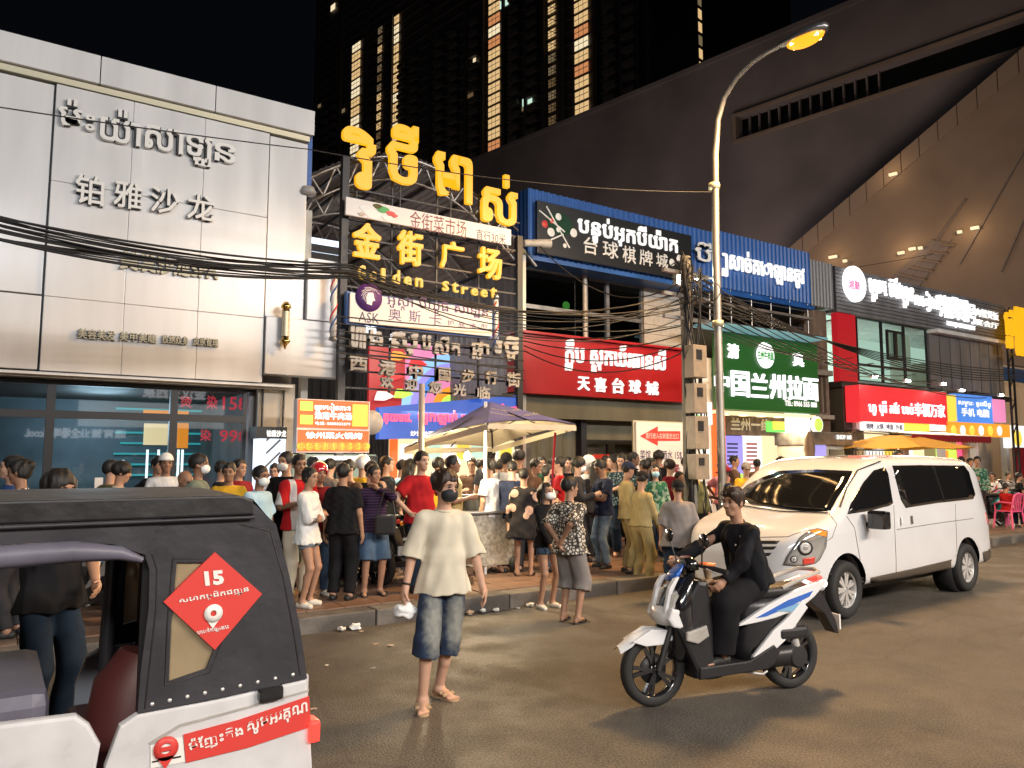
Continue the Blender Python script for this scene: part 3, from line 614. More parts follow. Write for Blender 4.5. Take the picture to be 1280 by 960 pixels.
# white banner
bn = thing('market_banner', 'white banner with vegetables and maroon characters hanging over the golden street letters', 'banner')
m_ = MB(); m_.bbox(*[v for v in (R(11.9, 432, 268, 639, 287)[0], 11.9, R(11.9, 432, 268, 639, 287)[1] - .0, R(11.9, 432, 268, 639, 287)[2], 11.95, R(11.9, 432, 268, 639, 287)[3])], .008)
m_.build('sheet', 'white_board', bn)
word('金街菜市场', 512, 285, 583, 277, 11.9, 'maroon_print', bn, depth=.004, bold=.0)
word('直行30米', 595, 300, 632, 293, 11.9, 'navy_print', bn, depth=.004, bold=.0)
for k, (px, py, r, m) in enumerate(((458, 262, .10, 'mask_white'), (466, 268, .13, 'letter_white'), (478, 262, .10, 'green_print'), (472, 258, .07, 'cloth_olive'), (488, 267, .07, 'red_print'), (484, 273, .08, 'letter_white'), (452, 268, .05, 'cream_board'), (493, 270, .05, 'red_print'))):
    p = onY(px, py, 11.9); MB().prism([(p.x + r*1.2*math.cos(a)*(1 + .2*math.sin(3*a)), p.z + r*.6*math.sin(a)) for a in [i*math.tau/14 for i in range(14)]], 11.894 - .001*k, 11.9).build('vegetable_print', m, bn)
# purple and white hair salon sign
as_ = thing('hair_salon_sign', 'white salon sign with purple round portrait logo and purple writing below the golden letters', 'sign')
ra = R(11.8, 437, 402, 615, 388)
slab('face', ra, 11.8, 11.86, 'white_board', as_, .006); slab('frame', (ra[0] - .03, ra[1] - .03, ra[2] + .06, ra[3] + .03), 11.865, 11.98, 'blue_sheet', as_)
p = onY(461, 372, 11.8); MB().lathe([(0, 0), (.24, 0), (.24, .008), (0, .008)], (p.x, 11.79, p.z), 'y', 32).build('logo_disc', 'purple_print', as_)
for k in range(5):
    a0 = .5 + k*.45; m_ = MB(); m_.tube([(p.x + (.2 - .03*k)*math.cos(a0 + t*.5), 11.786, p.z + (.19 - .025*k)*math.sin(a0 + t*.5) - .02) for t in range(4)], .007, 5); m_.build('logo_curl', 'letter_white', as_)
MB().prism([(p.x - .02, p.z + .08), (p.x + .07, p.z + .09), (p.x + .09, p.z + .0), (p.x + .11, p.z - .04), (p.x + .06, p.z - .06), (p.x + .05, p.z - .13), (p.x - .04, p.z - .11), (p.x - .05, p.z)], 11.785, 11.79).build('logo_face', 'letter_white', as_)
word('ASK', 448, 402, 474, 392, 11.8, 'navy_print', as_, depth=.004, bold=0)
word('អូស្កា ប៊ីយូធី សាឡន', 484, 386, 610, 382, 11.8, 'purple_print', as_, depth=.004, bold=.01)
for ch, a, b, t, bb in (('奥', 485, 502, 386, 401), ('斯', 511, 526, 388, 403), ('卡', 536, 552, 391, 407), ('护', 559, 567, 400, 407), ('肤', 573, 581, 402, 409), ('造', 587, 595, 404, 411), ('型', 601, 609, 405, 413)):
    one(ch, a, b, t, bb, 11.8, 'purple_print', as_, depth=.004, bold=0)
for x in (ra[0] - .22, ra[2] + .18):
    tr = thing('barber_pole', 'striped barber pole at the %s end of the purple salon sign' % ('left' if x < ra[0] else 'right'), 'barber pole', (x, 11.95, (ra[1] + ra[3])/2))
    MB().lathe([(0, -.5), (.05, -.5), (.05, .5), (0, .5)], n=16).build('tube', 'white_board', tr)
    for q, m in ((0, 'red_print'), (2.1, 'blue_sheet')):
        MB().tube([(.051*math.cos(q + t*.45), .051*math.sin(q + t*.45), -.45 + t*.0375) for t in range(25)], .014, 5).build('spiral', m, tr)
    MB().lathe([(0, .5), (.065, .5), (.065, .56), (.03, .60), (0, .6)], n=16).build('pole_cap', 'steel_grey', tr); MB().lathe([(0, -.58), (.065, -.56), (.065, -.5), (0, -.5)], n=16).build('pole_cap', 'steel_grey', tr)
# white globe lamp under the purple sign, street speakers
gl_ = thing('alley_floodlight', 'small white floodlight shining just below the purple salon sign', 'light', tuple(onY(462, 413, 12.3)))
MB().bbox(-.12, -.04, -.05, .12, .04, .05, .02).build('housing', 'letter_white', gl_); MB().box(-.10, -.048, -.03, .10, -.041, .03).build('lens', 'white_glow', gl_)
point('alley_flood', tuple(onY(462, 416, 12.1)), 18, (.95, .97, 1), .1)
# orange menu sign
om = thing('menu_sign', 'glowing orange and yellow menu light box with noodle pictures hanging at the alley mouth', 'sign')
YO = 11.6; slab('box', R(YO, 370, 566, 463, 502), YO + .01, YO + .18, 'white_board', om, .01)
slab('top_face', R(YO, 372, 534, 461, 503), YO - .004, YO + .008, 'orange_sign', om); slab('lower_face', R(YO, 372, 564, 461, 539), YO - .004, YO + .008, 'orange_sign', om)
slab('menu_patch', R(YO, 440, 533, 460, 506), YO - .008, YO, 'yellow_glow', om); 
for y in (502, 519): slab('menu_patch', R(YO, 375, y + 11, 391, y), YO - .008, YO, 'lime_glow', om)
for a in range(9): p = onY(376 + a*10.2, 558, YO); MB().lathe([(0, 0), (.06, 0), (.06, .01), (0, .01)], (p.x, YO - .014, p.z), 'y', 16).build('dish_picture', 'yellow_glow', om); 
word('ឡាមៀនគោ', 393, 514, 438, 505, YO - .008, 'white_glow', om, depth=.003, bold=.03)
word('淮南牛肉汤', 393, 524, 440, 516, YO - .008, 'white_glow', om, depth=.003, bold=.03); word('电话: 0888222279', 394, 531, 438, 528, YO - .008, 'white_glow', om, depth=.003, bold=.02)
word('徐州菜火锅烤', 382, 548, 453, 541, YO - .008, 'white_glow', om, depth=.003, bold=.035); word('串串香麻辣烫烧烤', 374, 563, 459, 553, YO - .018, 'orange_hot', om, depth=.003, bold=.02)
area('menu_sign_light', tuple(onY(415, 535, YO - .12)), tuple(onY(415, 560, 8)), 40, (1, .5, .16), 1., .7)
# stall under the orange sign
st = thing('food_stall', 'brightly lit food stall counter under the orange menu sign', 'stall')
slab('back_panel', R(13.2, 362, 640, 470, 568), 13.2, 13.3, 'curtain_lit', st); slab('tube_light', R(12.0, 392, 575, 452, 570), 12.0, 12.06, 'white_glow', st)
slab('counter', (4.3, SZ, 5.9, 1.05), 12.5, 13.0, 'white_panel', st, .01); slab('side_panel', R(12.6, 452, 600, 472, 570), 12.6, 12.64, 'dark_wall', st)
area('stall_light', (5.0, 11.9, 2.5), (5.0, 9, .8), 160, (1, .9, .72), 1.3, .2)
cs = thing('spool_reel', 'big white cable reel shape hanging beside the orange menu sign', 'reel', tuple(onY(465, 528, 11.75)))
MB().lathe([(0, 0), (.20, 0), (.20, .06), (.13, .08), (0, .08)], axis='y', n=24).build('disc', 'letter_grey', cs)
# blue sign with pink neon
bs = thing('neon_stall_sign', 'blue stall sign with glowing pink neon Khmer writing behind the parasol', 'sign')
YB = 12.1; rb_ = R(YB, 474, 549, 653, 503)
m_ = MB(); a = onY(474, 549, YB); b = onY(474, 509, YB); c = onY(653, 500, YB); d = onY(653, 545, YB)
m_.prism([(a.x, a.z), (b.x, b.z), (c.x, c.z + .1), (d.x, d.z)], YB, YB + .15); m_.build('face', 'blue_glow', bs)
word('គុយទាវ.', 479, 530, 514, 517, YB, 'pink_glow', bs, depth=.03, bold=.03); word('ឡុកឡាក់ ម្លូ', 522, 532, 585, 514, YB, 'pink_glow', bs, depth=.03, bold=.035); word('គោអាំងភ្លើង', 606, 518, 650, 506, YB, 'pink_glow', bs, depth=.03, bold=.04)
word('炒饭炒面', 513, 545, 542, 539, YB, 'white_soft', bs, depth=.004)
word('ABC', 548, 534, 560, 529, YB, 'rose_glow', bs, depth=.004) if False else None
# stall behind the parasol
s2 = thing('noodle_stall', 'yellow lit noodle stall with orange posts behind the parasol', 'stall')
slab('back_panel', R(13.0, 487, 645, 655, 551), 13.0, 13.08, 'menu_yellow', s2)
for px in (489, 648): slab('post', (onY(px, 600, 12.7).x, SZ, onY(px, 600, 12.7).x + .12, 2.75), 12.7, 12.8, 'orange_sign', s2)
for i in range(8):
    p = onY(500 + i*18, 566, 12.95); slab('menu_card', (p.x, p.z - .12, p.x + .26, p.z + .16), 12.95, 12.97, ('white_soft', 'yellow_glow', 'room_lit')[i % 3], s2)
slab('counter', (5.6, SZ, 8.6, 1.0), 12.2, 12.65, 'white_panel', s2, .01)
area('stall_light', (7.0, 12.1, 2.7), (7., 9, .8), 420, (1, .82, .55), 2.2, .3)
# ---------------- billiard hall: blue sheet fascia, dark glazing, red board
YF = 13.0
bh = thing('billiard_hall', 'two storey hall with blue corrugated fascia, dark upper windows and red board', 'building')
bx0, bx1 = onY(660, 300, YF).x, onY(1013, 350, YF).x; bzt = onY(660, 235, YF).z; bzb = 6.15
m_ = MB(); m_.box(bx0 + .1, YF + .45, bzb, bx1, 22, bzt - .2); m_.box(bx0 + .1, 18, 0, bx1, 22, bzb); m_.build('wall', 'dark_wall', bh)
nb = 10; wpan = (bx1 - bx0)/nb; pn0 = None
for i in range(nb):
    if pn0 is None: pn0 = corr(0, wpan - .004, 0, bzt - bzb, 0, .14, .03).build('corrugated_sheet', 'blue_sheet', bh, fix=False); o = pn0
    else: o = dup(pn0, bh)
    o.location = (bx0 + i*wpan, YF + RND.uniform(0, .006), bzb + (0 if i < 6 else .08))
slab('fascia_back', (bx0 + .02, bzb, bx1 - .02, bzt - .02), YF + .02, YF + .4, 'blue_sheet', bh); corr(YF, YF + 4, bzb, bzt, bx0 - .02, .14, .03, 'y').build('return_sheet', 'blue_sheet', bh, fix=False)
slab('gutter', (bx0 - .02, bzb - .10, bx1, bzb - .01), YF - .1, YF + .5, 'blue_sheet', bh)
# upper glazing
uz0, uz1 = 4.45, bzb - .1; xr = onY(862, 380, YF).x
frame_grid(bh, [bx0 + .1, onY(733, 380, 13.5).x, onY(760, 380, 13.5).x, onY(803, 380, 13.5).x], [uz0, 5.2, uz1], 13.5, .09, .08, 'steel_grey', 'glass_dark')
for i in range(7):
    xl = onY(803, 380, 13.5).x + .05; slab('wall_tile_strip', (xl, uz0 + i*.235, xr + .2, uz0 + i*.235 + .225), 13.5, 13.56, 'greenish_tile' if 'greenish_tile' in _M else 'letter_grey', bh)
slab('back_wall', (bx0 + .1, uz0, xr, uz1), 16, 16.1, 'dark_wall', bh)
p = onY(708, 382, 13.9); MB().lathe([(0, 0), (.1, 0), (.1, .02), (0, .02)], (p.x, 13.9, p.z), 'y', 14).build('green_lamp', 'green_glow', bh)
m_ = MB(); p = onY(731, 380, 13.4); m_.tube([(p.x, 13.4, uz0 - .3), (p.x, 13.4, uz1 + .2)], .055, 10); m_.build('drain_pipe', 'letter_grey', bh)
# black billiard banner
bb_ = thing('billiard_sign', 'black billiard hall sign with cues, balls and white writing on the blue fascia', 'sign')
rk = R(12.86, 672, 312, 864, 291); rk = (rk[0], onY(672, 316, 12.86).z, rk[2], onY(672, 250, 12.86).z)
slab('board', rk, 12.86, 12.95, 'black_board', bb_, .006); YK = 12.86
word('បន្ទប់អុកប៊ីយ៉ាត', 722, 300, 846, 293, YK, 'white_soft', bb_, depth=.03, bold=.02)
for ch, a, b, t, bb in (('台', 729, 746, 297, 318), ('球', 753, 772, 302, 323), ('棋', 778, 794, 308, 329), ('牌', 799, 815, 313, 332), ('城', 820, 834, 317, 334)): one(ch, a, b, t, bb, YK, 'letter_white', bb_, depth=.02, bold=.01)
for px, py, r, m in ((698, 271, .09, 'letter_white'), (689, 290, .10, 'letter_white'), (717, 291, .10, 'letter_white'), (698, 287, .07, 'letter_white'), (681, 280, .08, 'red_print'), (690, 276, .07, 'red_print'), (706, 307, .05, 'letter_white'), (840, 328, .09, 'letter_white'), (849, 323, .09, 'letter_white')):
    p = onY(px, py, YK); MB().lathe([(0, -.02), (r*.6, -.016), (r, 0)], (p.x, YK, p.z), 'y', 18).build('ball', m, bb_)
for q, w in (((674, 263), (706, 290)), ((683, 258), (712, 310)), ((681, 303), (704, 293))):
    a, b = onY(*q, YK - .01), onY(*w, YK - .01); MB().beam(a, b, .03, .015, up=(0, 1, 0)).build('cue', 'letter_white', bb_)
MB().prism([(onY(700, 280, YK).x + .35*math.cos(k), onY(700, 280, YK).z + .25*math.sin(k)) for k in [i*.45 for i in range(14)]], YK - .004, YK).build('green_felt', 'cloth_darkgreen', bb_)
bt = thing('massage_sign', 'white Khmer lettering mounted along the right part of the blue fascia', 'sign')
word('ម៉ាស្សាសាច់គោឡានចូវ'[4:], 902, 345, 1004, 331, 12.9, 'white_soft', bt, depth=.04, bold=.02); word('ប៊ី', 868, 325, 888, 305, 12.9, 'letter_white', bt, depth=.04, bold=.02)
# red board
rd = thing('red_billiard_board', 'large red board with white Khmer words above five Chinese characters', 'sign')
rr = R(12.7, 651, 491, 866, 440); slab('board', rr, 12.7, 13.2, 'red_board', rd, .01)
slab('top_flange', (rr[0] - .1, rr[3], rr[2] + .05, rr[3] + .05), 12.62, 13.3, 'red_board', rd)
word('ក្លឹប ស្នុកឃ័រធានស៊ី', 706, 463, 831, 437, 12.7, 'white_soft', rd, depth=.04, bold=.02)
for ch, a, b, t, bb in (('天', 722, 736, 471, 488), ('喜', 743, 757, 472, 490), ('台', 765, 779, 473, 492), ('球', 786, 800, 475, 492), ('城', 807, 822, 477, 494)): one(ch, a, b, t, bb, 12.7, 'white_soft', rd, depth=.04, bold=.02)
# ground floor of the hall
slab('beam', (rr[0], 2.72, rr[2], 3.24), 12.9, 13.4, 'olive_wall', bh)
gx = rr[0]
corr(gx + .6, gx + 2.0, SZ, 2.72, 13.3, .3, .03).build('ribbed_shutter', 'olive_wall', bh, fix=False); slab('shutter_back', (gx + .1, SZ, gx + 2.0, 2.72), 13.32, 13.5, 'olive_wall', bh)
for i in range(12): slab('brick_course', (gx + .05, SZ + i*.21, gx + .6, SZ + i*.21 + .2), 13.2, 13.45, 'brick_dark', bh)
xd = onY(730, 560, 13.2).x; xd2 = onY(797, 560, 13.2).x
slab('pillar', (xd - .15, SZ, xd, 2.72), 13.1, 13.5, 'steel_dark', bh); slab('pillar', (xd2, SZ, xd2 + .15, 2.72), 13.1, 13.5, 'steel_dark', bh)
slab('transom', (xd, 2.3, xd2, 2.72), 13.2, 13.4, 'olive_wall', bh); frame_grid(bh, [xd, (xd + xd2)/2, xd2], [SZ, 2.3], 13.2, .2, .08, 'steel_dark', 'glass_shop', 'glass_door')
slab('curtain', (xd, SZ, xd2, 2.3), 13.42, 13.46, 'cream_board', bh); slab('sticker', R(13.18, 741, 573, 762, 568), 13.18, 13.2, 'red_print', bh)
slab('side_panel', (xd2 + .15, SZ, rr[2], 2.72), 13.25, 13.5, 'olive_wall', bh)
# arrow board
ab = thing('arrow_board', 'tall white board with a red left-pointing arrow and prices behind the crowd', 'sign')
YR = 11.9; rw = R(YR, 797, 640, 863, 527); rw = (rw[0], SZ, onY(863, 560, YR).x, onY(797, 527, YR).z); slab('board', rw, YR, YR + .06, 'white_board', ab, .008)
slab('edge', (rw[0] - .03, SZ, rw[2] + .03, rw[3] + .03), YR + .061, YR + .1, 'gold_trim', ab)
a = lambda x, y: (onY(x, y, YR).x, onY(x, y, YR).z)
MB().prism([a(800, 545), a(822, 533), a(822, 539), a(850, 539), a(850, 551), a(822, 551), a(822, 557)], YR - .008, YR).build('arrow', 'red_print', ab)
word('直行进入右转直走出口', 807, 548, 848, 542, YR - .008, 'white_board', ab, depth=.003, bold=.0)
word('菜馆 10$ 酒水 15$', 800, 575, 852, 563, YR, 'navy_print', ab, depth=.004, bold=.01); word('自助餐', 800, 592, 850, 580, YR, 'maroon_print', ab, depth=.004)
# lit salon column with tubes, right of the arrow board
lc = thing('lit_shop_column', 'narrow shop front with white light panels and a green logo behind the meter pole', 'shop')
slab('panel', R(12.7, 862, 530, 890, 503), 12.7, 12.8, 'white_soft', lc); MB().lathe([(0, 0), (.16, 0), (.16, .02), (0, .02)], (onY(872, 527, 12.68).x, 12.66, onY(872, 527, 12.68).z), 'y', 20).build('logo', 'green_glow', lc)
slab('name_strip', R(12.5, 857, 557, 886, 549), 12.5, 12.7, 'black_board', lc); word('BARBER SHOP', 859, 555, 884, 551, 12.5, 'letter_white', lc, depth=.004)
for px in (860, 880): slab('light_panel', R(12.6, px, 640, px + 7, 560), 12.6, 12.65, 'white_soft', lc)
slab('back', (onY(862, 560, 13).x, SZ, onY(900, 560, 13).x, 4.4), 13.1, 13.3, 'white_panel', lc)
# ---------------- green noodle shop
ns = thing('noodle_shop', 'noodle shop with a big green board, dark balcony above and warm open front', 'shop')
rg = R(12.75, 900, 511, 1022, 430); g0, g1 = rg[0], onY(1023, 480, 12.75).x
slab('wall', (g0 - .6, SZ, g1 + 1.1, 6.0), 17.5, 17.7, 'beige_wall', ns)
slab('balcony_floor', (g0 - .2, rg[3] + .08, g1 + .1, rg[3] + .2), 12.6, 17.5, 'dark_wall', ns)
slab('canopy_edge', (g0 - .8, rg[3] + .02, g1 - .3, rg[3] + .07), 12.2, 12.9, 'canopy_dim', ns)
slab('roof_overhang', (g0 - .3, 5.75, g1 + .1, 5.82), 12.9, 17, 'roof_sheet', ns)
for i in range(6):
    m_ = MB(); x = g0 + i*(g1 - g0)/5; m_.tube([(x, 13.0, rg[3] + .2), (x, 13.0, 6.2)], .025, 6); m_.build('rail_post', 'steel_grey', ns)
for z in (.45, .7, .95): m_ = MB(); m_.tube([(g0, 13.0, rg[3] + z), (g1, 13.0, rg[3] + z)], .015, 6); m_.build('rail', 'steel_grey', ns)
gb = thing('noodle_shop_sign', 'big green sign reading Chinese Lanzhou noodles in glowing white characters', 'sign')
slab('board', (g0, rg[1], g1, rg[3]), 12.75, 12.95, 'green_board', gb, .01); slab('board_glow', (g0 + .03, rg[1] + .03, g1 - .03, rg[3] - .03), 12.742, 12.749, 'green_lit', gb)
for ch, a, b, t, bb in (('清', 909, 922, 430, 448), ('真', 991, 1003, 441, 458), ('中', 893, 910, 466, 490), ('国', 914, 935, 464, 496), ('兰', 939, 958, 467, 497), ('州', 962, 980, 468, 499), ('拉', 984, 1002, 470, 500), ('面', 1004, 1021, 473, 501)):
    one(ch, a, b, t, bb, 12.73, 'white_glow', gb, depth=.05, bold=.015)
p = onY(957, 444, 12.7); MB().lathe([(0, -.03), (.34, -.03), (.34, 0), (0, 0)], (p.x, 12.72, p.z), 'y', 32).build('logo_disc', 'white_glow', gb)
word('兰州牛肉面', 947, 449, 967, 440, 12.68, 'green_print', gb, depth=.003)
word('TEL: 0966 555 888', 981, 507, 1021, 503, 12.73, 'white_soft', gb, depth=.006)
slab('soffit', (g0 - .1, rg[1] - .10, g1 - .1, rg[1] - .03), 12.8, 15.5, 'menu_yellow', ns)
for i in range(5): x = g0 + .35 + i*.7; slab('downlight', (x, rg[1] - .13, x + .18, rg[1] - .105), 12.9, 13.05, 'warm_glow', ns)
m_ = MB(); q = [onY(905, 543, 13.3), onY(912, 518, 13.3), onY(980, 518, 13.3), onY(985, 545, 13.3)]; m_.prism([(v.x, v.z) for v in q], 13.3, 13.5); m_.build('wood_fascia', 'wood_old', ns); word('兰州一绝', 913, 538, 962, 524, 13.3, 'gold_trim', ns, depth=.02)
slab('green_ad', R(13.25, 959, 540, 990, 528), 13.25, 13.28, 'green_glow', ns); slab('ad_yellow', R(13.24, 966, 537, 980, 527), 13.22, 13.24, 'yellow_glow', ns)
for px, m in ((906, 'purple_glow'), (930, 'white_soft')):
    slab('menu_board', R(14., px, 600, px + 22, 545), 14., 14.05, m, ns); slab('menu_base', R(13.99, px, 606, px + 22, 592), 13.97, 13.99, 'lime_glow', ns)
    for i in range(7): slab('menu_line', R(13.97, px + 3, 556 + i*5, px + 16, 554 + i*5), 13.96, 13.97, 'navy_print' if m != 'white_soft' else 'red_print', ns)
slab('wall_panel', R(14.2, 955, 610, 1002, 543), 14.2, 14.3, 'menu_yellow', ns); slab('back_light', (g0 - .2, 1.0, g1 + 2.5, rg[1] - .15), 16.9, 17.0, 'menu_yellow', ns); slab('right_pillar', R(12.9, 996, 620, 1012, 512), 12.9, 13.2, 'white_soft', ns); slab('left_pillar', R(12.9, 899, 620, 906, 512), 12.9, 13.2, 'orange_sign', ns)
area('noodle_shop_light', ((g0 + g1)/2, 12.6, 2.9), ((g0 + g1)/2, 9.5, .5), 420, (1, .74, .42), 3.2, .4)
gs = thing('round_light_sign', 'round green and white light sign sticking out beside the green noodle board', 'sign', tuple(onY(1021, 531, 12.2)))
MB().lathe([(0, -.05), (.2, -.05), (.22, -.03), (.22, .03), (.2, .05), (0, .05)], axis='y', n=28).build('drum', 'white_soft', gs); MB().lathe([(0, -.056), (.17, -.056), (.17, -.051)], axis='y', n=28).build('face', 'lime_glow', gs)
# old column between
oc = thing('louvred_column', 'old brown louvred column between the green board and the red panel', 'column')
x0_, x1_ = g1 + .1, onY(1043, 430, 13).x - .05
slab('wall', (x0_, SZ, x1_, 6.15), 13.2, 17, 'wood_old', oc)
for i in range(4): slab('louvre_strip', (x0_ + .1 + i*.22, 3.2, x0_ + .2 + i*.22, 4.2), 13.1, 13.18, 'brick_dark', oc)
slab('ledge', (x0_, 4.25, x1_, 4.4), 13.05, 13.19, 'concrete_pole', oc); slab('ledge', (x0_, 3.0, x1_, 3.12), 13.05, 13.19, 'concrete_pole', oc)
slab('grey_fascia', (bx1 + .01, 6.2, x1_ + .1, bzt - .1), 13.02, 13.6, 'grey_sheet', oc); corr(bx1 + .01, x1_ + .1, 6.2, bzt - .1, 13.0, .14, .025).build('grey_corrugated_sheet', 'grey_sheet', oc, fix=False)
# ---------------- grey restaurant on the right
gr = thing('grey_restaurant', 'grey slatted restaurant building with white lettering, lit upper windows and red panel', 'building')
YR2 = 13.0; q0, q1 = onY(1045, 360, YR2).x, onY(1256, 400, YR2).x; qt, qb = 7.52, 6.15
slab('wall', (q0, 4.2, q1, qt - .1), 17, 21, 'dark_wall', gr); slab('fascia_back', (q0, qb, q1, qt), YR2 + .03, YR2 + .5, 'grey_sheet', gr)
for i in range(12): z = qb + i*(qt - qb)/12; slab('slat', (q0 - .02, z, q1 + .02, z + (qt - qb)/12 - .018), YR2 - .01, YR2 + .02, 'grey_sheet', gr)
p = onY(1068, 355, 12.9); MB().lathe([(0, -.06), (.52, -.06), (.54, -.03), (.54, .05), (0, .05)], (p.x, 12.9, p.z), 'y', 36).build('logo_disc', 'white_glow', gr)
word('湘聚', 1061, 361, 1075, 352, 12.83, 'rose_glow', gr, depth=.003); word('ហ្គូមេ ប៊ែវហ្គូន', 1086, 376, 1140, 353, 12.95, 'white_glow', gr, depth=.06, bold=.008); word('សៀងជី', 1143, 386, 1173, 368, 12.95, 'white_glow', gr, depth=.06, bold=.008)
for ch, a, b, t, bb in (('湘', 1174, 1188, 370, 397), ('聚', 1190, 1202, 373, 400), ('1', 1204, 1208, 376, 402), ('号', 1210, 1218, 381, 405)): one(ch, a, b, t, bb, 12.95, 'white_glow', gr, depth=.06, bold=.008)
word('肉蟹煲饭', 1219, 395, 1247, 391, 12.95, 'white_soft', gr, depth=.04, bold=.0); word('宴会厅', 1219, 406, 1247, 404, 12.95, 'white_soft', gr, depth=.04, bold=.0); word('XIANGJU RESTAURANT', 1183, 408, 1218, 408, 12.95, 'white_glow', gr, depth=.04, bold=.0)
wz0, wz1 = 4.2, qb - .02
slab('red_panel', (q0, wz0 - .1, onY(1070, 420, 13).x, wz1), 13.0, 13.2, 'red_lit', gr)
wa, wb_, wc, wd = onY(1072, 430, 13.1).x, onY(1103, 430, 13.1).x, onY(1131, 430, 13.1).x, onY(1159, 430, 13.1).x
frame_grid(gr, [wa, wb_, wc, wd], [wz0, wz0 + .5, wz1], 13.1, .07, .07, 'steel_dark', 'glass_clear'); frame_grid(gr, [wb_ + .15, (wb_ + wc)/2, wc - .15], [wz0 + .75, wz1 - .25], 13.02, .14, .06, 'black_metal', 'glass_clear', 'casement')
slab('room_back', (wa - 1, wz0, wd + 7, wz1 + 2), 16.3, 16.4, 'room_lit', gr)
for i in range(16):
    a = wc + .1 + i*(wd - wc - .2)/16; slab('curtain_fold', (a, wz0 + .1, a + .12, wz1 - .15), 13.6 + .05*(i % 2), 13.68 + .05*(i % 2), 'curtain_lit', gr)
slab('room_floor', (wa, wz0 - .05, wd + 6, wz0), 13.2, 16.3, 'white_panel', gr); slab('room_ceiling', (wa, wz1, wd + 6, wz1 + .05), 13.2, 15.6, 'white_panel', gr)
area('restaurant_room_light', ((wa + wd)/2 + 1, 14.6, wz1 - .1), ((wa + wd)/2 + 1, 14.7, wz0), 120, (.85, 1, .88), 3, 1.5)
for i in range(int((q1 - wd)/.34)): x = wd + .05 + i*.34; slab('shutter_slat', (x, wz0, x + .32, wz1 - .12), 13.06 + .02*(i % 2), 13.2, 'grey_sheet', gr)
slab('awning_box', (wd + .1, wz1 - .12, q1 - .2, wz1), 12.8, 13.1, 'white_panel', gr)
slab('ledge', (q0, wz0 - .25, q1, wz0 - .08), 12.95, 13.5, 'steel_dark', gr); slab('left_pier', (q0 + .1, SZ, onY(1064, 500, 13).x, wz0 - .26), 13.0, 14.5, 'dark_wall', gr); slab('pale_pier', (onY(1065, 500, 13).x, SZ, onY(1074, 500, 13).x, wz0 - .3), 12.9, 14.5, 'white_panel', gr)
# row of shop signs under it
sg1 = thing('red_shop_sign', 'red shop sign box with white Khmer and Chinese writing below the lit upper windows', 'sign'); r1_ = R(12.5, 1076, 527, 1183, 491)
slab('box', r1_, 12.5, 12.95, 'red_glow', sg1, .01); word('ហូ បុរី កែវ បាប់', 1086, 519, 1141, 504, 12.5, 'white_glow', sg1, depth=.03, bold=.006); word('幸福万家', 1143, 520, 1180, 506, 12.5, 'white_glow', sg1, depth=.03, bold=.008)
slab('lower_strip', R(12.5, 1079, 538, 1130, 529), 12.5, 12.6, 'white_soft', sg1); slab('lower_strip', R(12.5, 1130, 538, 1162, 530), 12.5, 12.6, 'yellow_glow', sg1); slab('lower_strip', R(12.5, 1162, 538, 1182, 531), 12.5, 12.6, 'white_soft', sg1)
word('烧烤 · 火锅 · 啤酒 · 外卖', 1083, 536, 1128, 531, 12.49, 'navy_print', sg1, depth=.003)
sg2 = thing('blue_shop_sign', 'bright blue shop sign with yellow and pink end panels right of the red sign', 'sign')
slab('face', R(12.6, 1196, 527, 1240, 496), 12.6, 12.8, 'blue_glow2', sg2); slab('face_left', R(12.6, 1184, 526, 1195, 494), 12.6, 12.8, 'yellow_glow', sg2); slab('face_right', R(12.6, 1241, 527, 1256, 500), 12.6, 12.8, 'rose_glow', sg2)
word('សម្ភារៈ ទូរស័ព្ទ', 1198, 508, 1238, 502, 12.6, 'white_soft', sg2, depth=.01); word('手机 电脑', 1202, 520, 1236, 512, 12.6, 'white_soft', sg2, depth=.01)
sg3 = thing('food_picture_strip', 'strip of round food pictures in orange light below the blue shop sign', 'sign'); slab('face', R(12.5, 1184, 544, 1262, 531), 12.5, 12.7, 'orange_hot', sg3)
for i in range(6): p = onY(1192 + i*11.5, 538 + i*.1, 12.48); MB().lathe([(0, 0), (.17, 0), (.17, .01), (0, .01)], (p.x, 12.47, p.z), 'y', 16).build('dish_picture', ('yellow_glow', 'white_soft')[i % 2], sg3)
for i, (px, py) in enumerate(((1092, 471), (1133, 476), (1178, 480), (1201, 488), (1250, 494))):
    p = onY(px, py, 12.2); t = thing('sign_spotlight', ('spotlight over the left end of the red shop sign', 'second spotlight over the red shop sign', 'spotlight over the gap between red and blue shop signs', 'spotlight over the left part of the blue shop sign', 'spotlight over the far right end of the shop signs')[i], 'light', tuple(p), group='spotlights on arms above the shop signs')
    MB().bbox(-.14, -.05, -.04, .14, .05, .05, .02).build('housing', 'letter_grey', t); MB().box(-.12, -.03, -.046, .12, .03, -.041).build('lens', 'white_glow', t); MB().box(-.13, -.056, -.03, .13, -.051, .03).build('front_lens', 'lamp_white', t); m_ = MB(); m_.tube([(0, .03, 0), (0, .75, .1)], .012, 5); m_.build('arm', 'steel_grey', t)
    if i % 2 == 0: spot('sign_spot', (p.x, p.y - .1, p.z - .05), (p.x, 12.6, p.z - 1.2), 50, (.95, 1, .95), .1, 140)
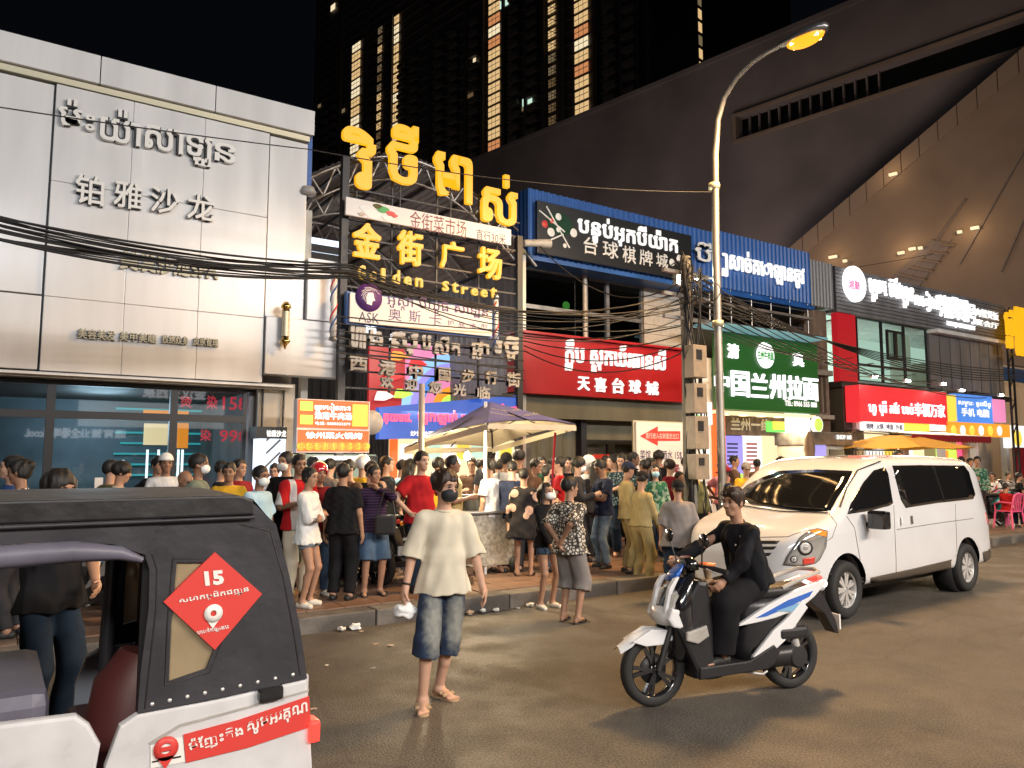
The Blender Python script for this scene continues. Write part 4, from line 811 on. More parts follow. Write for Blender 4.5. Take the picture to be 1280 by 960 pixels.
# street level rooms on the right
rs = thing('lit_shop_row', 'row of bright open shop interiors at street level on the far right', 'shop')
e0 = onY(1080, 560, 14).x
slab('back_wall', (e0 - .5, SZ, 34, 3.0), 15.8, 15.9, 'menu_yellow', rs)
for px0, px1, y0, y1, m in ((1085, 1108, 620, 548, 'white_soft'), (1175, 1196, 600, 556, 'lime_glow'), (1200, 1214, 600, 556, 'rose_glow'), (1218, 1232, 600, 550, 'room_lit'), (1236, 1252, 610, 550, 'purple_glow'), (1256, 1275, 600, 552, 'white_soft')):
    slab('lit_panel', R(14.6, px0, y0, px1, y1), 14.6, 14.7, m, rs)
for i in range(5): x = e0 + 1.5 + i*2.3; slab('pillar', (x, SZ, x + .2, 3.0), 13.5, 13.7, 'white_panel', rs)
for i in range(9):
    x = e0 + .7 + i*1.2; slab('poster', (x, 1.2 + .3*(i % 3), x + .5, 1.9 + .3*(i % 3)), 14.4, 14.45, ('pink_glow', 'yellow_glow', 'white_soft', 'sky_glow', 'orange_hot')[i % 5], rs)
area('right_shops_light', (25.5, 12.2, 2.8), (25.5, 9, 0), 260, (1, .78, .5), 8, .5)
ks = thing('grey_kiosk', 'grey kiosk with a dark name strip between the noodle shop and the yellow stall', 'kiosk')
slab('body', R(12.0, 1012, 640, 1055, 556), 12.0, 12.9, 'letter_grey', ks, .01); slab('fascia', R(11.9, 1012, 556, 1066, 541), 11.9, 12.95, 'steel_grey', ks, .01); word('SHOP 168', 1046, 549, 1064, 544, 11.88, 'white_soft', ks, depth=.01)
slab('poster', R(11.98, 1018, 580, 1032, 556), 11.97, 11.995, 'purple_glow', ks); slab('window', R(11.98, 1038, 590, 1054, 562), 11.97, 11.995, 'steel_dark', ks)
# wooden post and carved trunk in front of the kiosk
wp = thing('carved_wood_post', 'rough orange-lit wooden post standing beside the round green light sign', 'post', tuple(onZ(1015, 690, SZ)))
pw = onY(1015, 640, 11.2); wp.location = (pw.x, 11.2, SZ)
m_ = MB(); m_.lathe([(.11 + .02*math.sin(i*1.7), i*.24) for i in range(10)] + [(.05, 2.3), (0, 2.36)], n=12); m_.build('trunk', 'wood_old', wp)
# awnings and yellow parasol
aw2 = thing('red_awning', 'dark red and cream awning reaching out over the right-hand shops', 'awning')
A = [onY(1062, 540, 12.8), onY(1215, 545, 12.8), onY(1218, 548, 11.2), onY(1066, 540, 11.2)]
zA = 2.55; m_ = MB(); xL, xR = onY(1064, 540, 12.8).x, 24.6
m_.quad((xL, 12.9, zA + .2), (xR, 12.9, zA + .2), (xR - .3, 10.9, zA - .02), (xL - .3, 10.9, zA - .02)); m_.quad((xL, 12.9, zA + .17), (xR, 12.9, zA + .17), (xR - .3, 10.9, zA - .05), (xL - .3, 10.9, zA - .05)); m_.build('canvas', 'cloth_white', aw2)
for i in range(26):
    x = xL - .3 + (xR - xL)*i/26; w = (xR - xL)/26; MB().prism([(x, zA - .02), (x + w, zA - .02), (x + w, zA - .17), (x + w*.5, zA - .22), (x, zA - .17)], 10.88, 10.9).build('valance', 'cloth_maroon', aw2)
for x in (xL, (xL + xR)/2, xR - .4): m_ = MB(); m_.tube([(x, 12.9, zA + .1), (x - .2, 10.95, zA - .06)], .02, 6); m_.build('arm', 'steel_grey', aw2)
# small truss gate with yellow letters on the far right
tg = thing('yellow_letter_gate', 'black truss gate with glowing yellow Khmer letters at the right edge', 'gateway')
xg = onY(1257, 400, 12.6).x
for x in (xg, xg + .35): m_ = MB(); m_.beam((x, 12.6, SZ), (x, 12.6, 7.2), .06); m_.build('post', 'black_metal', tg)
for i in range(16): z = .6 + i*.42; m_ = MB(); m_.beam((xg, 12.6, z), (xg + .35, 12.6, z + .42 if i % 2 else z - .0), .03); m_.build('lattice', 'black_metal', tg)
for z in (5.2, 5.6, 6.0, 6.4, 6.8): m_ = MB(); m_.beam((xg, 12.6, z), (xg + 3.5, 12.6, z), .04); m_.build('crossbar', 'black_metal', tg)
for s, a, b, t, bb in (('ផ្សា', 1257, 1268, 388, 436), ('ររា', 1269, 1280, 385, 445), ('ត្រី', 1282, 1294, 390, 446)): one(s, a, b, t, bb, 12.5, 'gold_glow', tg, depth=.08, bold=.015)
fs = thing('far_shop_block', 'pale building with a blue band and green tiles behind the yellow letter gate', 'building')
slab('wall', (xg + .1, SZ, xg + 9, 5.6), 14.2, 18, 'beige_wall', fs); slab('blue_band', (xg + .1, 5.0, xg + 9, 5.5), 14.1, 14.19, 'blue_sheet', fs); slab('green_panel', (xg + .2, 3.0, xg + 1.2, 4.9), 14.1, 14.19, 'green_lit', fs); slab('white_sign', R(12.9, 1262, 560, 1290, 533), 12.9, 13.1, 'white_soft', fs); MB().lathe([(0, 0), (.3, 0), (.3, .02), (0, .02)], (onY(1272, 548, 12.88).x, 12.86, onY(1272, 548, 12.88).z), 'y', 20).build('yellow_logo', 'yellow_glow', fs)
rc = thing('red_cloth', 'dark red cloth hanging at a shop front on the right edge', 'cloth'); m_ = corr(onY(1266, 580, 12.9).x, onY(1266, 580, 12.9).x + 2, 1.2, 2.3, 12.9, .2, .06); m_.build('drape', 'cloth_maroon', rc, fix=False)
# ---------------- across the street, behind the viewpoint: shops whose lit signs mirror in the salon glass
op = thing('opposite_shops', 'row of lit shops across the street behind the viewpoint', 'shop')
m_ = MB(); m_.box(-30, -17, 0, 40, -12.5, 9); m_.build('wall', 'dark_wall', op)
def mirror_word(s, x0, y0, x1, y1, m):
    Yv = 2*(yg + .045) + 12.4; a = onY(x0, y0, Yv); b = onY(x1, y1, Yv)
    letters('sign_lettering', s, (-b.x, a.z, -a.x, b.z), 0, m, op, .03, .03, fn=lambda p: (-p[0], -12.4 - p[1], p[2]))
mirror_word('全場啤酒cooL', 30, 547, 100, 535, 'white_glow'); mirror_word('金汉王西泉', 178, 497, 258, 485, 'white_glow'); mirror_word('通宵营业', 98, 547, 158, 537, 'white_glow')
for x, m in ((-18, 'red_glow'), (-9, 'sky_glow'), (3, 'white_soft'), (11, 'orange_hot'), (20, 'white_soft'), (29, 'red_glow')):
    m_ = MB(); m_.box(x, -12.49, 3.3, x + 6, -12.3, 4.4); m_.build('sign_board', m, op)
area('street_fill_light', (-4, -11.8, 10.5), (-2, 12, 2.5), 1650, (.90, .94, 1), 12, 1.5)  # unseen fill light added to brighten the salon front
area('street_fill_light', (14, -11.8, 10.5), (11, 8, 0.0), 4900, (1, .92, .84), 14, 1.5)  # unseen warm fill added for the road and the crowd
# ------------------------------------------------------------------ bodies: distance fields meshed with surface nets
def vec(*a): return np.array(a, dtype=float)
def unit(v):
    v = np.asarray(v, float); n = np.linalg.norm(v)
    return v / n if n > 1e-9 else v
class Field:
    def __init__(s, lo, hi, h, big=0.12):
        s.h = h; s.lo = np.array(lo, float) - 3*h
        s.n = np.ceil((np.array(hi) - s.lo) / h).astype(int) + 4
        s.F = np.full(s.n, big, np.float32); s.big = big
        s.ax = [s.lo[i] + h*np.arange(s.n[i]) for i in range(3)]
    def box(s, lo, hi):
        a = np.clip(np.floor((np.array(lo) - s.lo)/s.h).astype(int), 0, s.n)
        b = np.clip(np.ceil((np.array(hi) - s.lo)/s.h).astype(int) + 1, 0, s.n)
        sl = tuple(slice(a[i], b[i]) for i in range(3))
        X = s.ax[0][sl[0]][:, None, None]; Y = s.ax[1][sl[1]][None, :, None]; Z = s.ax[2][sl[2]][None, None, :]
        return sl, X, Y, Z
    def put(s, sl, d, k, op='add'):
        f = s.F[sl]
        if f.size == 0: return
        d = d.astype(np.float32)
        if op == 'sub': a, b, sg = -f, d, -1
        else: a, b, sg = f, d, 1
        if k > 0:
            hh = np.clip(.5 + .5*(b - a)/k, 0, 1)
            r = b*(1 - hh) + a*hh - k*hh*(1 - hh)
        else: r = np.minimum(a, b)
        s.F[sl] = sg*r
    def cap(s, a, b, ra, rb, k=.02, u=None, ku=1., cut_a=False, cut_b=False, op='add'):
        a = np.array(a, float); b = np.array(b, float)
        m = max(ra, rb)*max(1, ku) + k + 2*s.h + .01
        sl, X, Y, Z = s.box(np.minimum(a, b) - m, np.maximum(a, b) + m)
        ab = b - a; P = [X - a[0], Y - a[1], Z - a[2]]
        L2 = max(ab @ ab, 1e-9)
        if u is not None and ku != 1:
            u = unit(u); q = P[0]*u[0] + P[1]*u[1] + P[2]*u[2]; f = 1 - 1/ku
            A = ab - u*(ab @ u)*f; L2 = max(A @ A, 1e-9)
            Q = [P[i] - q*u[i]*f for i in range(3)]
        else: Q = P; A = ab
        t0 = (Q[0]*A[0] + Q[1]*A[1] + Q[2]*A[2])/L2
        t = np.clip(t0, 0, 1)
        d = np.sqrt((Q[0] - t*A[0])**2 + (Q[1] - t*A[1])**2 + (Q[2] - t*A[2])**2) - (ra + (rb - ra)*t)
        L = math.sqrt(L2)
        if cut_b: d = np.maximum(d, (t0 - 1)*L)
        if cut_a: d = np.maximum(d, -t0*L)
        s.put(sl, d, k, op)
    def ell(s, c, r, R=None, k=.02, op='add'):
        c = np.array(c, float); r = np.array(r, float); m = r.max() + k + 2*s.h
        sl, X, Y, Z = s.box(c - m, c + m)
        P = [X - c[0], Y - c[1], Z - c[2]]
        if R is not None: P = [P[0]*R[0][i] + P[1]*R[1][i] + P[2]*R[2][i] for i in range(3)]
        k0 = np.sqrt((P[0]/r[0])**2 + (P[1]/r[1])**2 + (P[2]/r[2])**2)
        k1 = np.sqrt((P[0]/r[0]**2)**2 + (P[1]/r[1]**2)**2 + (P[2]/r[2]**2)**2)
        s.put(sl, k0*(k0 - 1)/np.maximum(k1, 1e-6), k, op)
    def plane_cut(s, p, n):                      # removes the side the normal points to
        X = s.ax[0][:, None, None]; Y = s.ax[1][None, :, None]; Z = s.ax[2][None, None, :]
        s.F = np.maximum(s.F, ((X - p[0])*n[0] + (Y - p[1])*n[1] + (Z - p[2])*n[2]).astype(np.float32))
    def ripple(s, amp, fr, seed, n=5):
        rs = np.random.RandomState(seed)
        X = s.ax[0][:, None, None]; Y = s.ax[1][None, :, None]; Z = s.ax[2][None, None, :]
        g = 0
        w = .6*np.sin(9*X + 7*Z + rs.rand()*6) + .6*np.sin(8*Y - 6*Z + rs.rand()*6)
        for i in range(n):
            v = rs.normal(size=3)*np.array(fr)
            g = g + np.sin(v[0]*X + v[1]*Y + v[2]*Z + w + rs.rand()*6.28)
        s.F = s.F + (amp*g/math.sqrt(n)).astype(np.float32)
    def mesh(s):
        F = s.F; N = F < 0
        c = N[:-1, :-1, :-1].astype(np.int8)
        tot = np.zeros_like(c)
        for dx in (0, 1):
            for dy in (0, 1):
                for dz in (0, 1):
                    tot += N[dx:N.shape[0]-1+dx, dy:N.shape[1]-1+dy, dz:N.shape[2]-1+dz]
        act = (tot > 0) & (tot < 8)
        I = np.argwhere(act)
        if len(I) == 0: return np.zeros((0, 3)), np.zeros((0, 4), int)
        idx = np.full(act.shape, -1, np.int64); idx[act] = np.arange(len(I))
        cs = [(dx, dy, dz) for dx in (0, 1) for dy in (0, 1) for dz in (0, 1)]
        val = {o: F[I[:, 0]+o[0], I[:, 1]+o[1], I[:, 2]+o[2]] for o in cs}
        acc = np.zeros((len(I), 3)); cnt = np.zeros(len(I))
        for o in cs:
            for a in range(3):
                if o[a]: continue
                e = list(o); e[a] = 1; e = tuple(e)
                v0, v1 = val[o], val[e]; m = (v0 < 0) != (v1 < 0)
                t = np.where(m, v0/np.where(m, v0 - v1, 1), 0)
                p = np.tile(np.array(o, float), (len(I), 1)); p[:, a] = t
                acc += p*m[:, None]; cnt += m
        V = (I + acc/cnt[:, None])*s.h + s.lo
        Q = []
        for a in range(3):
            b, c_ = (a+1) % 3, (a+2) % 3
            sa = [slice(None)]*3; sb = [slice(None)]*3
            sa[a] = slice(0, -1); sb[a] = slice(1, None)
            ch = N[tuple(sa)] != N[tuple(sb)]
            E = np.argwhere(ch)
            E = E[(E[:, b] > 0) & (E[:, c_] > 0) & (E[:, b] < F.shape[b]-1) & (E[:, c_] < F.shape[c_]-1)]
            if not len(E): continue
            def g(db, dc):
                J = E.copy(); J[:, b] -= db; J[:, c_] -= dc
                return idx[J[:, 0], J[:, 1], J[:, 2]]
            q = np.stack([g(1, 1), g(0, 1), g(0, 0), g(1, 0)], 1)
            ins = N[E[:, 0], E[:, 1], E[:, 2]]
            q[~ins] = q[~ins][:, ::-1]
            Q.append(q)
        Q = np.concatenate(Q); Q = Q[(Q >= 0).all(1)]
        return V, Q
def field_obj(name, f, m, parent, smooth=True):
    V, Q = f.mesh()
    me = bpy.data.meshes.new(name)
    me.vertices.add(len(V)); me.vertices.foreach_set('co', V.astype(np.float32).ravel())
    me.loops.add(len(Q)*4); me.loops.foreach_set('vertex_index', Q.astype(np.int32).ravel())
    me.polygons.add(len(Q)); me.polygons.foreach_set('loop_start', np.arange(0, len(Q)*4, 4, dtype=np.int32))
    me.polygons.foreach_set('use_smooth', np.full(len(Q), smooth))
    me.update(calc_edges=True); me.validate()
    me.materials.append(m)
    o = bpy.data.objects.new(name, me); COL.objects.link(o)
    if parent: o.parent = parent
    return o
def ik(a, t, l1, l2, pole):
    a = np.array(a, float); t = np.array(t, float); d = t - a; L = np.linalg.norm(d)
    L = min(max(L, abs(l1-l2)+.01), (l1+l2)*.995); u = unit(t - a); t = a + u*L
    x = (l1*l1 - l2*l2 + L*L)/(2*L); hgt = math.sqrt(max(l1*l1 - x*x, 0))
    p = np.array(pole, float); p = unit(p - u*(p @ u))
    return a + u*x + p*hgt, t
HANG = dict(L=(.03, .27, .80), R=(.03, -.27, .80))
def person(loc, az, h=1.7, res=.012, sk='skin', hair='hair', shirt=None, pants=None, shoes=None, pose=None, sleeve='short', legs='long',
           hairstyle='short', mask=None, cap=None, female=False, fat=1., label='', group=None, hem=.86, seed=0, lean=0., head=(0, 0), face=True, extra=None, name='person', loose=1., low=0.):
    """Standing (or posed) figure: local x is forward, y left. pose: targets for hands, feet, elbows."""
    S = h/1.75; P = dict(HANG); P.update(pose or {})
    root = bpy.data.objects.new(name, None); COL.objects.link(root); root.location = loc; root.rotation_euler = (0, 0, math.radians(az))
    root['label'] = label; root['category'] = 'person'
    if group: root['group'] = group
    root.empty_display_size = .2
    hipz = P.get('hipz', .93); hw = .088; sw = (.148 if female else .166)*(.5 + .5*fat)
    ln = math.radians(lean); cl, sl_ = math.cos(ln), math.sin(ln)
    hipx = P.get('hipx', 0.)
    def T(x, y, z):            # torso frame, leaned about the hips
        dz = z - hipz
        return vec(hipx + x*cl + dz*sl_, y, hipz - x*sl_ + dz*cl)
    dz0 = hipz - .93
    def TZ(x, y, z): return T(x, y, z + dz0)
    ty = math.radians(P.get('twist', 0))
    up = lambda z: TZ(0, 0, z)
    ftl, ftr = P.get('fL', (.0, .11, 0)), P.get('fR', (.0, -.11, 0))
    ank = {}; knee = {}; hip = {}
    for s, ft in (('L', ftl), ('R', ftr)):
        sg = 1 if s == 'L' else -1
        hip[s] = vec(hipx, sg*hw, hipz - .02)
        t = vec(ft[0], ft[1], .085 + ft[2])
        knee[s], ank[s] = ik(hip[s], t, .43, .42, P.get('k'+s, (1, sg*.15, 0)))
    sh = {}; elb = {}; wri = {}
    for s in 'LR':
        sg = 1 if s == 'L' else -1
        sh[s] = TZ(-.005, sg*sw, 1.388)
        elb[s], wri[s] = ik(sh[s], P[s], .285, .25, P.get('e'+s, (-.6, sg*.6, -.3)))
    ctr = np.array([hip['L'], ank['L'], ank['R'], elb['L'], elb['R'], wri['L'], wri['R'], TZ(0, 0, 1.8), TZ(0, .2, 1.2), TZ(0, -.2, 1.2), knee['L'], knee['R']])
    lo = ctr.min(0) - .25; hi = ctr.max(0) + .25; lo[2] = min(ank['L'][2], ank['R'][2]) - .12; hi[2] = ctr.max(0)[2] + .06
    f = Field(lo*S, hi*S, res)
    def C(a, b, ra, rb, k=.02, F=f, **kw): F.cap(np.array(a)*S, np.array(b)*S, ra*S, rb*S, k*S, **kw)
    def E(c, r, R=None, k=.02, F=f, **kw): F.ell(np.array(c)*S, np.array(r)*S, R, k*S, **kw)
    HS = 1.06
    def EH(c, r, *a, **kw): E(c, np.array(r)*HS, *a, **kw)
    y_ = (0, 1, 0)
    # torso
    wf = .9 if female else 1.
    C(TZ(0, 0, .95), TZ(.0, 0, 1.1), .098*fat, .085*fat*wf, .03, u=y_, ku=1.5)
    C(TZ(.0, 0, 1.1), TZ(-.005, 0, 1.32), .085*fat*wf, .104*fat*wf, .04, u=y_, ku=1.45)
    C(TZ(-.01, sw*.55, 1.37), TZ(-.01, -sw*.55, 1.37), .07, .07, .05)
    C(TZ(-.01, .04, 1.41), TZ(-.01, -.04, 1.41), .055, .055, .05)
    # legs and arms
    for s in 'LR':
        sg = 1 if s == 'L' else -1
        C(hip[s] + vec(0, 0, 0), knee[s], .083*fat, .054, .03); C(knee[s], ank[s], .053, .036, .02)
        m = knee[s]*.68 + ank[s]*.32; bk = unit(np.cross(y_, unit(ank[s]-knee[s])))
        C(m + vec(-.014, 0, .02), m + vec(-.012, 0, -.08), .046, .036, .015)
        ft = ftl if s == 'L' else ftr; fa = math.radians(P.get('ft'+s, sg*12)); fd = vec(math.cos(fa), math.sin(fa), P.get('fp', 0.))
        a0 = ank[s]
        C(a0 + vec(0, 0, -.01), a0 + fd*(-.035) + vec(0, 0, -.052), .036, .032, .02)
        C(a0 + vec(0, 0, -.025), a0 + fd*.12 + vec(0, 0, -.062), .034, .022, .02, u=np.cross(fd, (0, 0, 1)), ku=1.35)
        if res < .01:
            for j in range(5):
                off = np.cross(fd, (0, 0, 1))*(-sg)*(.03 - .0165*j)
                C(a0 + fd*.12 + off + vec(0, 0, -.066), a0 + fd*(.172 - .009*j) + off + vec(0, 0, -.068), .012, .0095 if j else .0125, .004)
        C(sh[s], elb[s], .052, .040, .025); C(elb[s], wri[s], .040, .026, .015)
        hand(C, wri[s], unit(wri[s] - elb[s]), sg, P.get('g'+s, .35), P.get('n'+s, None), res)
    # head
    hy, hp = math.radians(head[0]), math.radians(head[1])
    hb = TZ(.0, 0, 1.50); fx = vec(math.cos(hy)*math.cos(hp), math.sin(hy)*math.cos(hp), -math.sin(hp)); fy = vec(-math.sin(hy), math.cos(hy), 0); fz = np.cross(fx, fy)
    R = np.array([fx, fy, fz]).T
    hc = hb + vec(.012, 0, .040)*1 + fz*.105
    def Hp(x, y, z): return hc + (fx*x + fy*y + fz*z)*HS
    C(TZ(-.012, 0, 1.43), hb + fz*.05, .054, .053, .03)
    EH(Hp(-.012, 0, .022), (.092, .074, .088), R, .02)
    EH(Hp(.018, 0, -.035), (.068, .058, .078), R, .03)
    C(Hp(.062, .012, -.095), Hp(.062, -.012, -.095), .018, .018, .03)
    EH(Hp(.055, 0, .03), (.035, .052, .03), R, .03)
    for sg in (1, -1):
        EH(Hp(.048, sg*.036, -.03), (.026, .022, .024), R, .02)
        EH(Hp(-.008, sg*.074, -.012), (.019, .009, .031), R, .006)
    C(Hp(.082, 0, .006), Hp(.099, 0, -.028), .0085, .013, .015)
    C(Hp(.088, .01, -.032), Hp(.088, -.01, -.032), .0095, .0095, .01)
    if res < .016:
        for sg in (1, -1): EH(Hp(.094, sg*.031, .006), (.016, .019, .012), R, .012, op='sub')
        C(Hp(.080, .019, -.058), Hp(.080, -.019, -.058), .0085, .0085, .008)
        C(Hp(.0815, .014, -.068), Hp(.0815, -.014, -.068), .0085, .0085, .008)
    body = field_obj('body', f, M(sk), root)
    if face:
        for sg in (1, -1):
            ob = small_ell('eye', Hp(.0815, sg*.031, .005)*S, vec(.009, .0145, .0062)*S*HS, R, M('eye_dark'), root)
            small_ell('eyebrow', Hp(.0885, sg*.032, .026)*S, vec(.008, .019, .0042)*S, R, M(hair), root)
        if not mask: small_ell('mouth', Hp(.084, 0, -.0635)*S, vec(.0075, .021, .0035)*S, R, M('lips'), root)
    # hair
    if hairstyle != 'bald' :
        g = Field((Hp(0, 0, -.1) - .26 - (.35*vec(0, 0, 1) if hairstyle in ('long', 'pony') else 0))*S, (Hp(0, 0, .1) + .22)*S, min(res, .012))
        def HC(*a, **k): C(*a, F=g, **k)
        def HE(*a, **k): EH(*a, F=g, **k)
        HE(Hp(-.015, 0, .031), (.102, .083, .098), R, .01)
        if hairstyle in ('bowl', 'full'): HE(Hp(-.012, 0, .035), (.112, .098, .100), R, .01)
        if hairstyle == 'crop':
            HE(Hp(-.0, 0, .060), (.098, .084, .082), R, .012); HE(Hp(.075, 0, .075), (.035, .06, .022), R, .015)
        if hairstyle == 'bowl':
            HE(Hp(.092, 0, -.045), (.084, .086, .096), R, .012, op='sub'); g.plane_cut(Hp(-.02, 0, -.040)*S, -unit(fz + .25*fx))
        elif hairstyle == 'full':
            HE(Hp(.092, 0, -.035), (.075, .071, .078), R, .012, op='sub'); g.plane_cut(Hp(-.02, 0, -.05)*S, -unit(fz + .3*fx))
        else:
            HE(Hp(.095, 0, -.035), (.080, .075, .093), R, .01, op='sub')
            HE(Hp(.012, 0, -.075), (.075, .12, .060), R, .01, op='sub') if hairstyle == 'short' else None
            g.plane_cut(Hp(-.02, 0, -.055)*S, -fz) if hairstyle == 'short' else None
        if hairstyle == 'long':
            for sg in (1, -1): HC(Hp(-.015, sg*.068, .0), Hp(-.01, sg*.085, -.16), .035, .03, k=.03)
            HC(Hp(-.06, 0, 0), TZ(-.10, 0, 1.33), .065, .05, k=.03, u=y_, ku=1.5)
        if hairstyle == 'pony': HC(Hp(-.10, 0, .03), TZ(-.15, 0, 1.42), .035, .02, k=.02)
        if hairstyle in ('bun', 'pony', 'tied'):
            HE(Hp(-.03, 0, .0), (.085, .079, .085), R, .02)
            HE(Hp(.095, 0, -.035), (.080, .073, .09), R, .01, op='sub')
            if hairstyle == 'bun': HE(Hp(-.10, 0, .05), (.045, .045, .042), R, .015)
        g.ripple(.0055, (62, 62, 22), seed + 7, 4); g.ripple(.0022, (160, 160, 30), seed + 8, 4)
        if cap: g.plane_cut(Hp(0, 0, .045)*S, unit(fz))
        field_obj('hair', g, M(hair), root)
    if cap:
        g = Field((hc - .24)*S, (hc + .26)*S, min(res, .012))
        if cap[0] == 'helmet':
            EH(Hp(-.012, 0, .04), (.128, .112, .118), R, .01, F=g); g.plane_cut(Hp(0, 0, -.03)*S, -unit(fz - .35*fx))
            EH(Hp(.095, 0, -.05), (.085, .085, .095), R, .01, F=g, op='sub')
        elif cap[0] == 'hood':
            EH(Hp(-.025, 0, .01), (.125, .112, .135), R, .01, F=g); EH(Hp(.11, 0, -.02), (.08, .075, .11), R, .01, F=g, op='sub')
            g.plane_cut(Hp(0, 0, -.12)*S, -fz)
        else:
            EH(Hp(-.012, 0, .036), (.110, .091, .100), R, .01, F=g); g.plane_cut(Hp(0, 0, .030)*S, -unit(fz - .12*fx))
            if cap[0] == 'cap':
                C(Hp(.09, 0, .045), Hp(.14, 0, .036), .055, .05, .01, F=g, u=None); 
                X = unit(fz); g2 = Field((hc - .1)*S, (hc + .25)*S, min(res, .008))
                EH(Hp(.105, 0, .038), (.075, .066, .012), R, .004, F=g2)
                field_obj('cap_brim', g2, M(cap[1]), root)
                g = Field((hc - .24)*S, (hc + .26)*S, min(res, .012)); EH(Hp(-.012, 0, .036), (.110, .091, .100), R, .01, F=g); g.plane_cut(Hp(0, 0, .030)*S, -unit(fz - .12*fx))
        field_obj({'helmet': 'helmet', 'hood': 'hood'}.get(cap[0], 'cap'), g, M(cap[1]), root)
    if mask:
        g = Field((hc - .16)*S, (hc + .2)*S, .007)
        EH(Hp(.048, 0, -.052), (.066, .068, .060), R, .01, F=g)
        g.plane_cut(Hp(.03, 0, -.04)*S, -unit(fx)); g.plane_cut(Hp(.095, 0, -.012)*S, unit(fz + .25*fx)); g.plane_cut(Hp(.05, 0, -.112)*S, -unit(fz - .2*fx))
        field_obj('face_mask', g, M(mask), root)
        if res < .013:
            for sg in (1, -1):
                mb = MB(); mb.tube([Hp(.045, sg*.062, -.035)*S, Hp(.0, sg*.079, -.01)*S], .002, 5); mb.build('mask_strap', M(mask), root)
    # shirt
    if shirt:
        g = Field(lo*S, hi*S, res)
        q = .020*loose; bw = wf*fat
        hx = .012*loose
        C(TZ(0, 0, hem), TZ(.0, 0, 1.1), .108*fat + hx + .018 + .16*max(0, .95 - hem), .095*bw + q, .03, F=g, u=y_, ku=1.5, cut_a=True)
        C(TZ(.0, 0, 1.1), TZ(-.005, 0, 1.33), .093*bw + q, .108*bw + q*.7, .04, F=g, u=y_, ku=1.45)
        C(TZ(-.01, sw*.5, 1.355), TZ(-.01, -sw*.5, 1.355), .08, .08, .05, F=g)
        for sg in (1, -1): C(TZ(-.012, sg*.02, 1.408), TZ(-.01, sg*sw*.95, 1.384), .066, .062, .03, F=g)
        if female: C(TZ(.07, .07, 1.27), TZ(.07, -.07, 1.27), .052, .052, .05, F=g)
        for s in 'LR':
            if sleeve == 'none': continue
            e_ = elb[s]; w_ = wri[s]
            if sleeve == 'short': C(sh[s], sh[s]*.28 + e_*.72, .063, .068 + .012*loose, .035, F=g, cut_b=True)
            elif sleeve == 'half': C(sh[s], e_ + (w_-e_)*.02, .063, .068 + .014*loose, .035, F=g, cut_b=True)
            else:
                C(sh[s], e_, .062, .056 + .004*loose, .035, F=g); C(e_, e_ + (w_ - e_)*.94, .056, .040 + .004*loose, .02, F=g, cut_b=True)
        g.ripple(.006*loose if res < .013 else .006, (24, 24, 13), seed, 6)
        g.ripple(.003, (50, 50, 34), seed + 3, 4)
        C(TZ(-.012, 0, 1.38), TZ(-.006, 0, 1.463), .085, .063, .02, F=g, cut_b=True); g.plane_cut(TZ(-.006, 0, 1.464)*S, TZ(-.0, 0, 1.5) - TZ(0, 0, .5))
        o = field_obj('shirt', g, M(shirt), root)
        if res < .013:
            mb = MB(); pts = []
            for i in range(17):
                a = i*math.tau/16; pts.append(TZ(-.004 + .066*math.cos(a), .065*math.sin(a), 1.460 - .010*math.cos(a))*S)
            mb.tube(pts, .0085*S, 6); mb.build('collar', M(shirt), root)
    if pants:
        g = Field(lo*S, hi*S, res)
        C(TZ(0, 0, .93), TZ(0, 0, 1.03), .108*fat, .092*fat, .03, F=g, u=y_, ku=1.48, cut_b=True)
        for s in 'LR':
            sg = 1 if s == 'L' else -1
            k_, a_ = knee[s], ank[s]; h_ = hip[s]
            if legs == 'long': C(h_, k_, .095*fat, .075*loose, .03, F=g); C(k_, a_*.97 + k_*.03, .075*loose, .062*loose, .02, F=g, cut_b=True); C(k_*.6 + a_*.4 - vec(.015, 0, 0), k_*.5 + a_*.5 - vec(.015, 0, 0), .062*loose, .06*loose, .03, F=g)
            elif legs == 'knee': C(h_, k_ + (a_-k_)*.04, .098*fat, .088*loose, .03, F=g, cut_b=True)
            elif legs == 'below': C(h_, k_, .100*fat, .100*loose**.5, .03, F=g); C(k_, k_ + (a_-k_)*.26, .100*loose**.5, .108*loose**.5, .02, F=g, cut_b=True)
            elif legs == 'mid': C(h_, h_*.3 + k_*.7, .098*fat, .090*loose, .03, F=g, cut_b=True)
            elif legs == 'mini': C(h_, h_*.62 + k_*.38, .098*fat, .094, .03, F=g, cut_b=True)
            elif legs == 'skirt': C(h_, h_*.25 + k_*.75, .105*fat, .13, .09, F=g, cut_b=True)
        g.ripple(.0045, (30, 30, 16), seed + 11, 5)
        if res < .009 and legs in ('knee', 'mid', 'mini', 'below'):     # hollow hems
            for s in 'LR':
                k_, a_, h_ = knee[s], ank[s], hip[s]
                e_ = {'knee': k_ + (a_-k_)*.05, 'below': k_ + (a_-k_)*.27, 'mid': h_*.3 + k_*.7, 'mini': h_*.62 + k_*.38}[legs]
                C(e_ + (h_ - e_)*.12, e_ + (k_ - h_)*.1, .072, .074, .004, F=g, op='sub')
        field_obj({'long': 'trousers', 'skirt': 'skirt'}.get(legs, 'shorts'), g, M(pants), root)
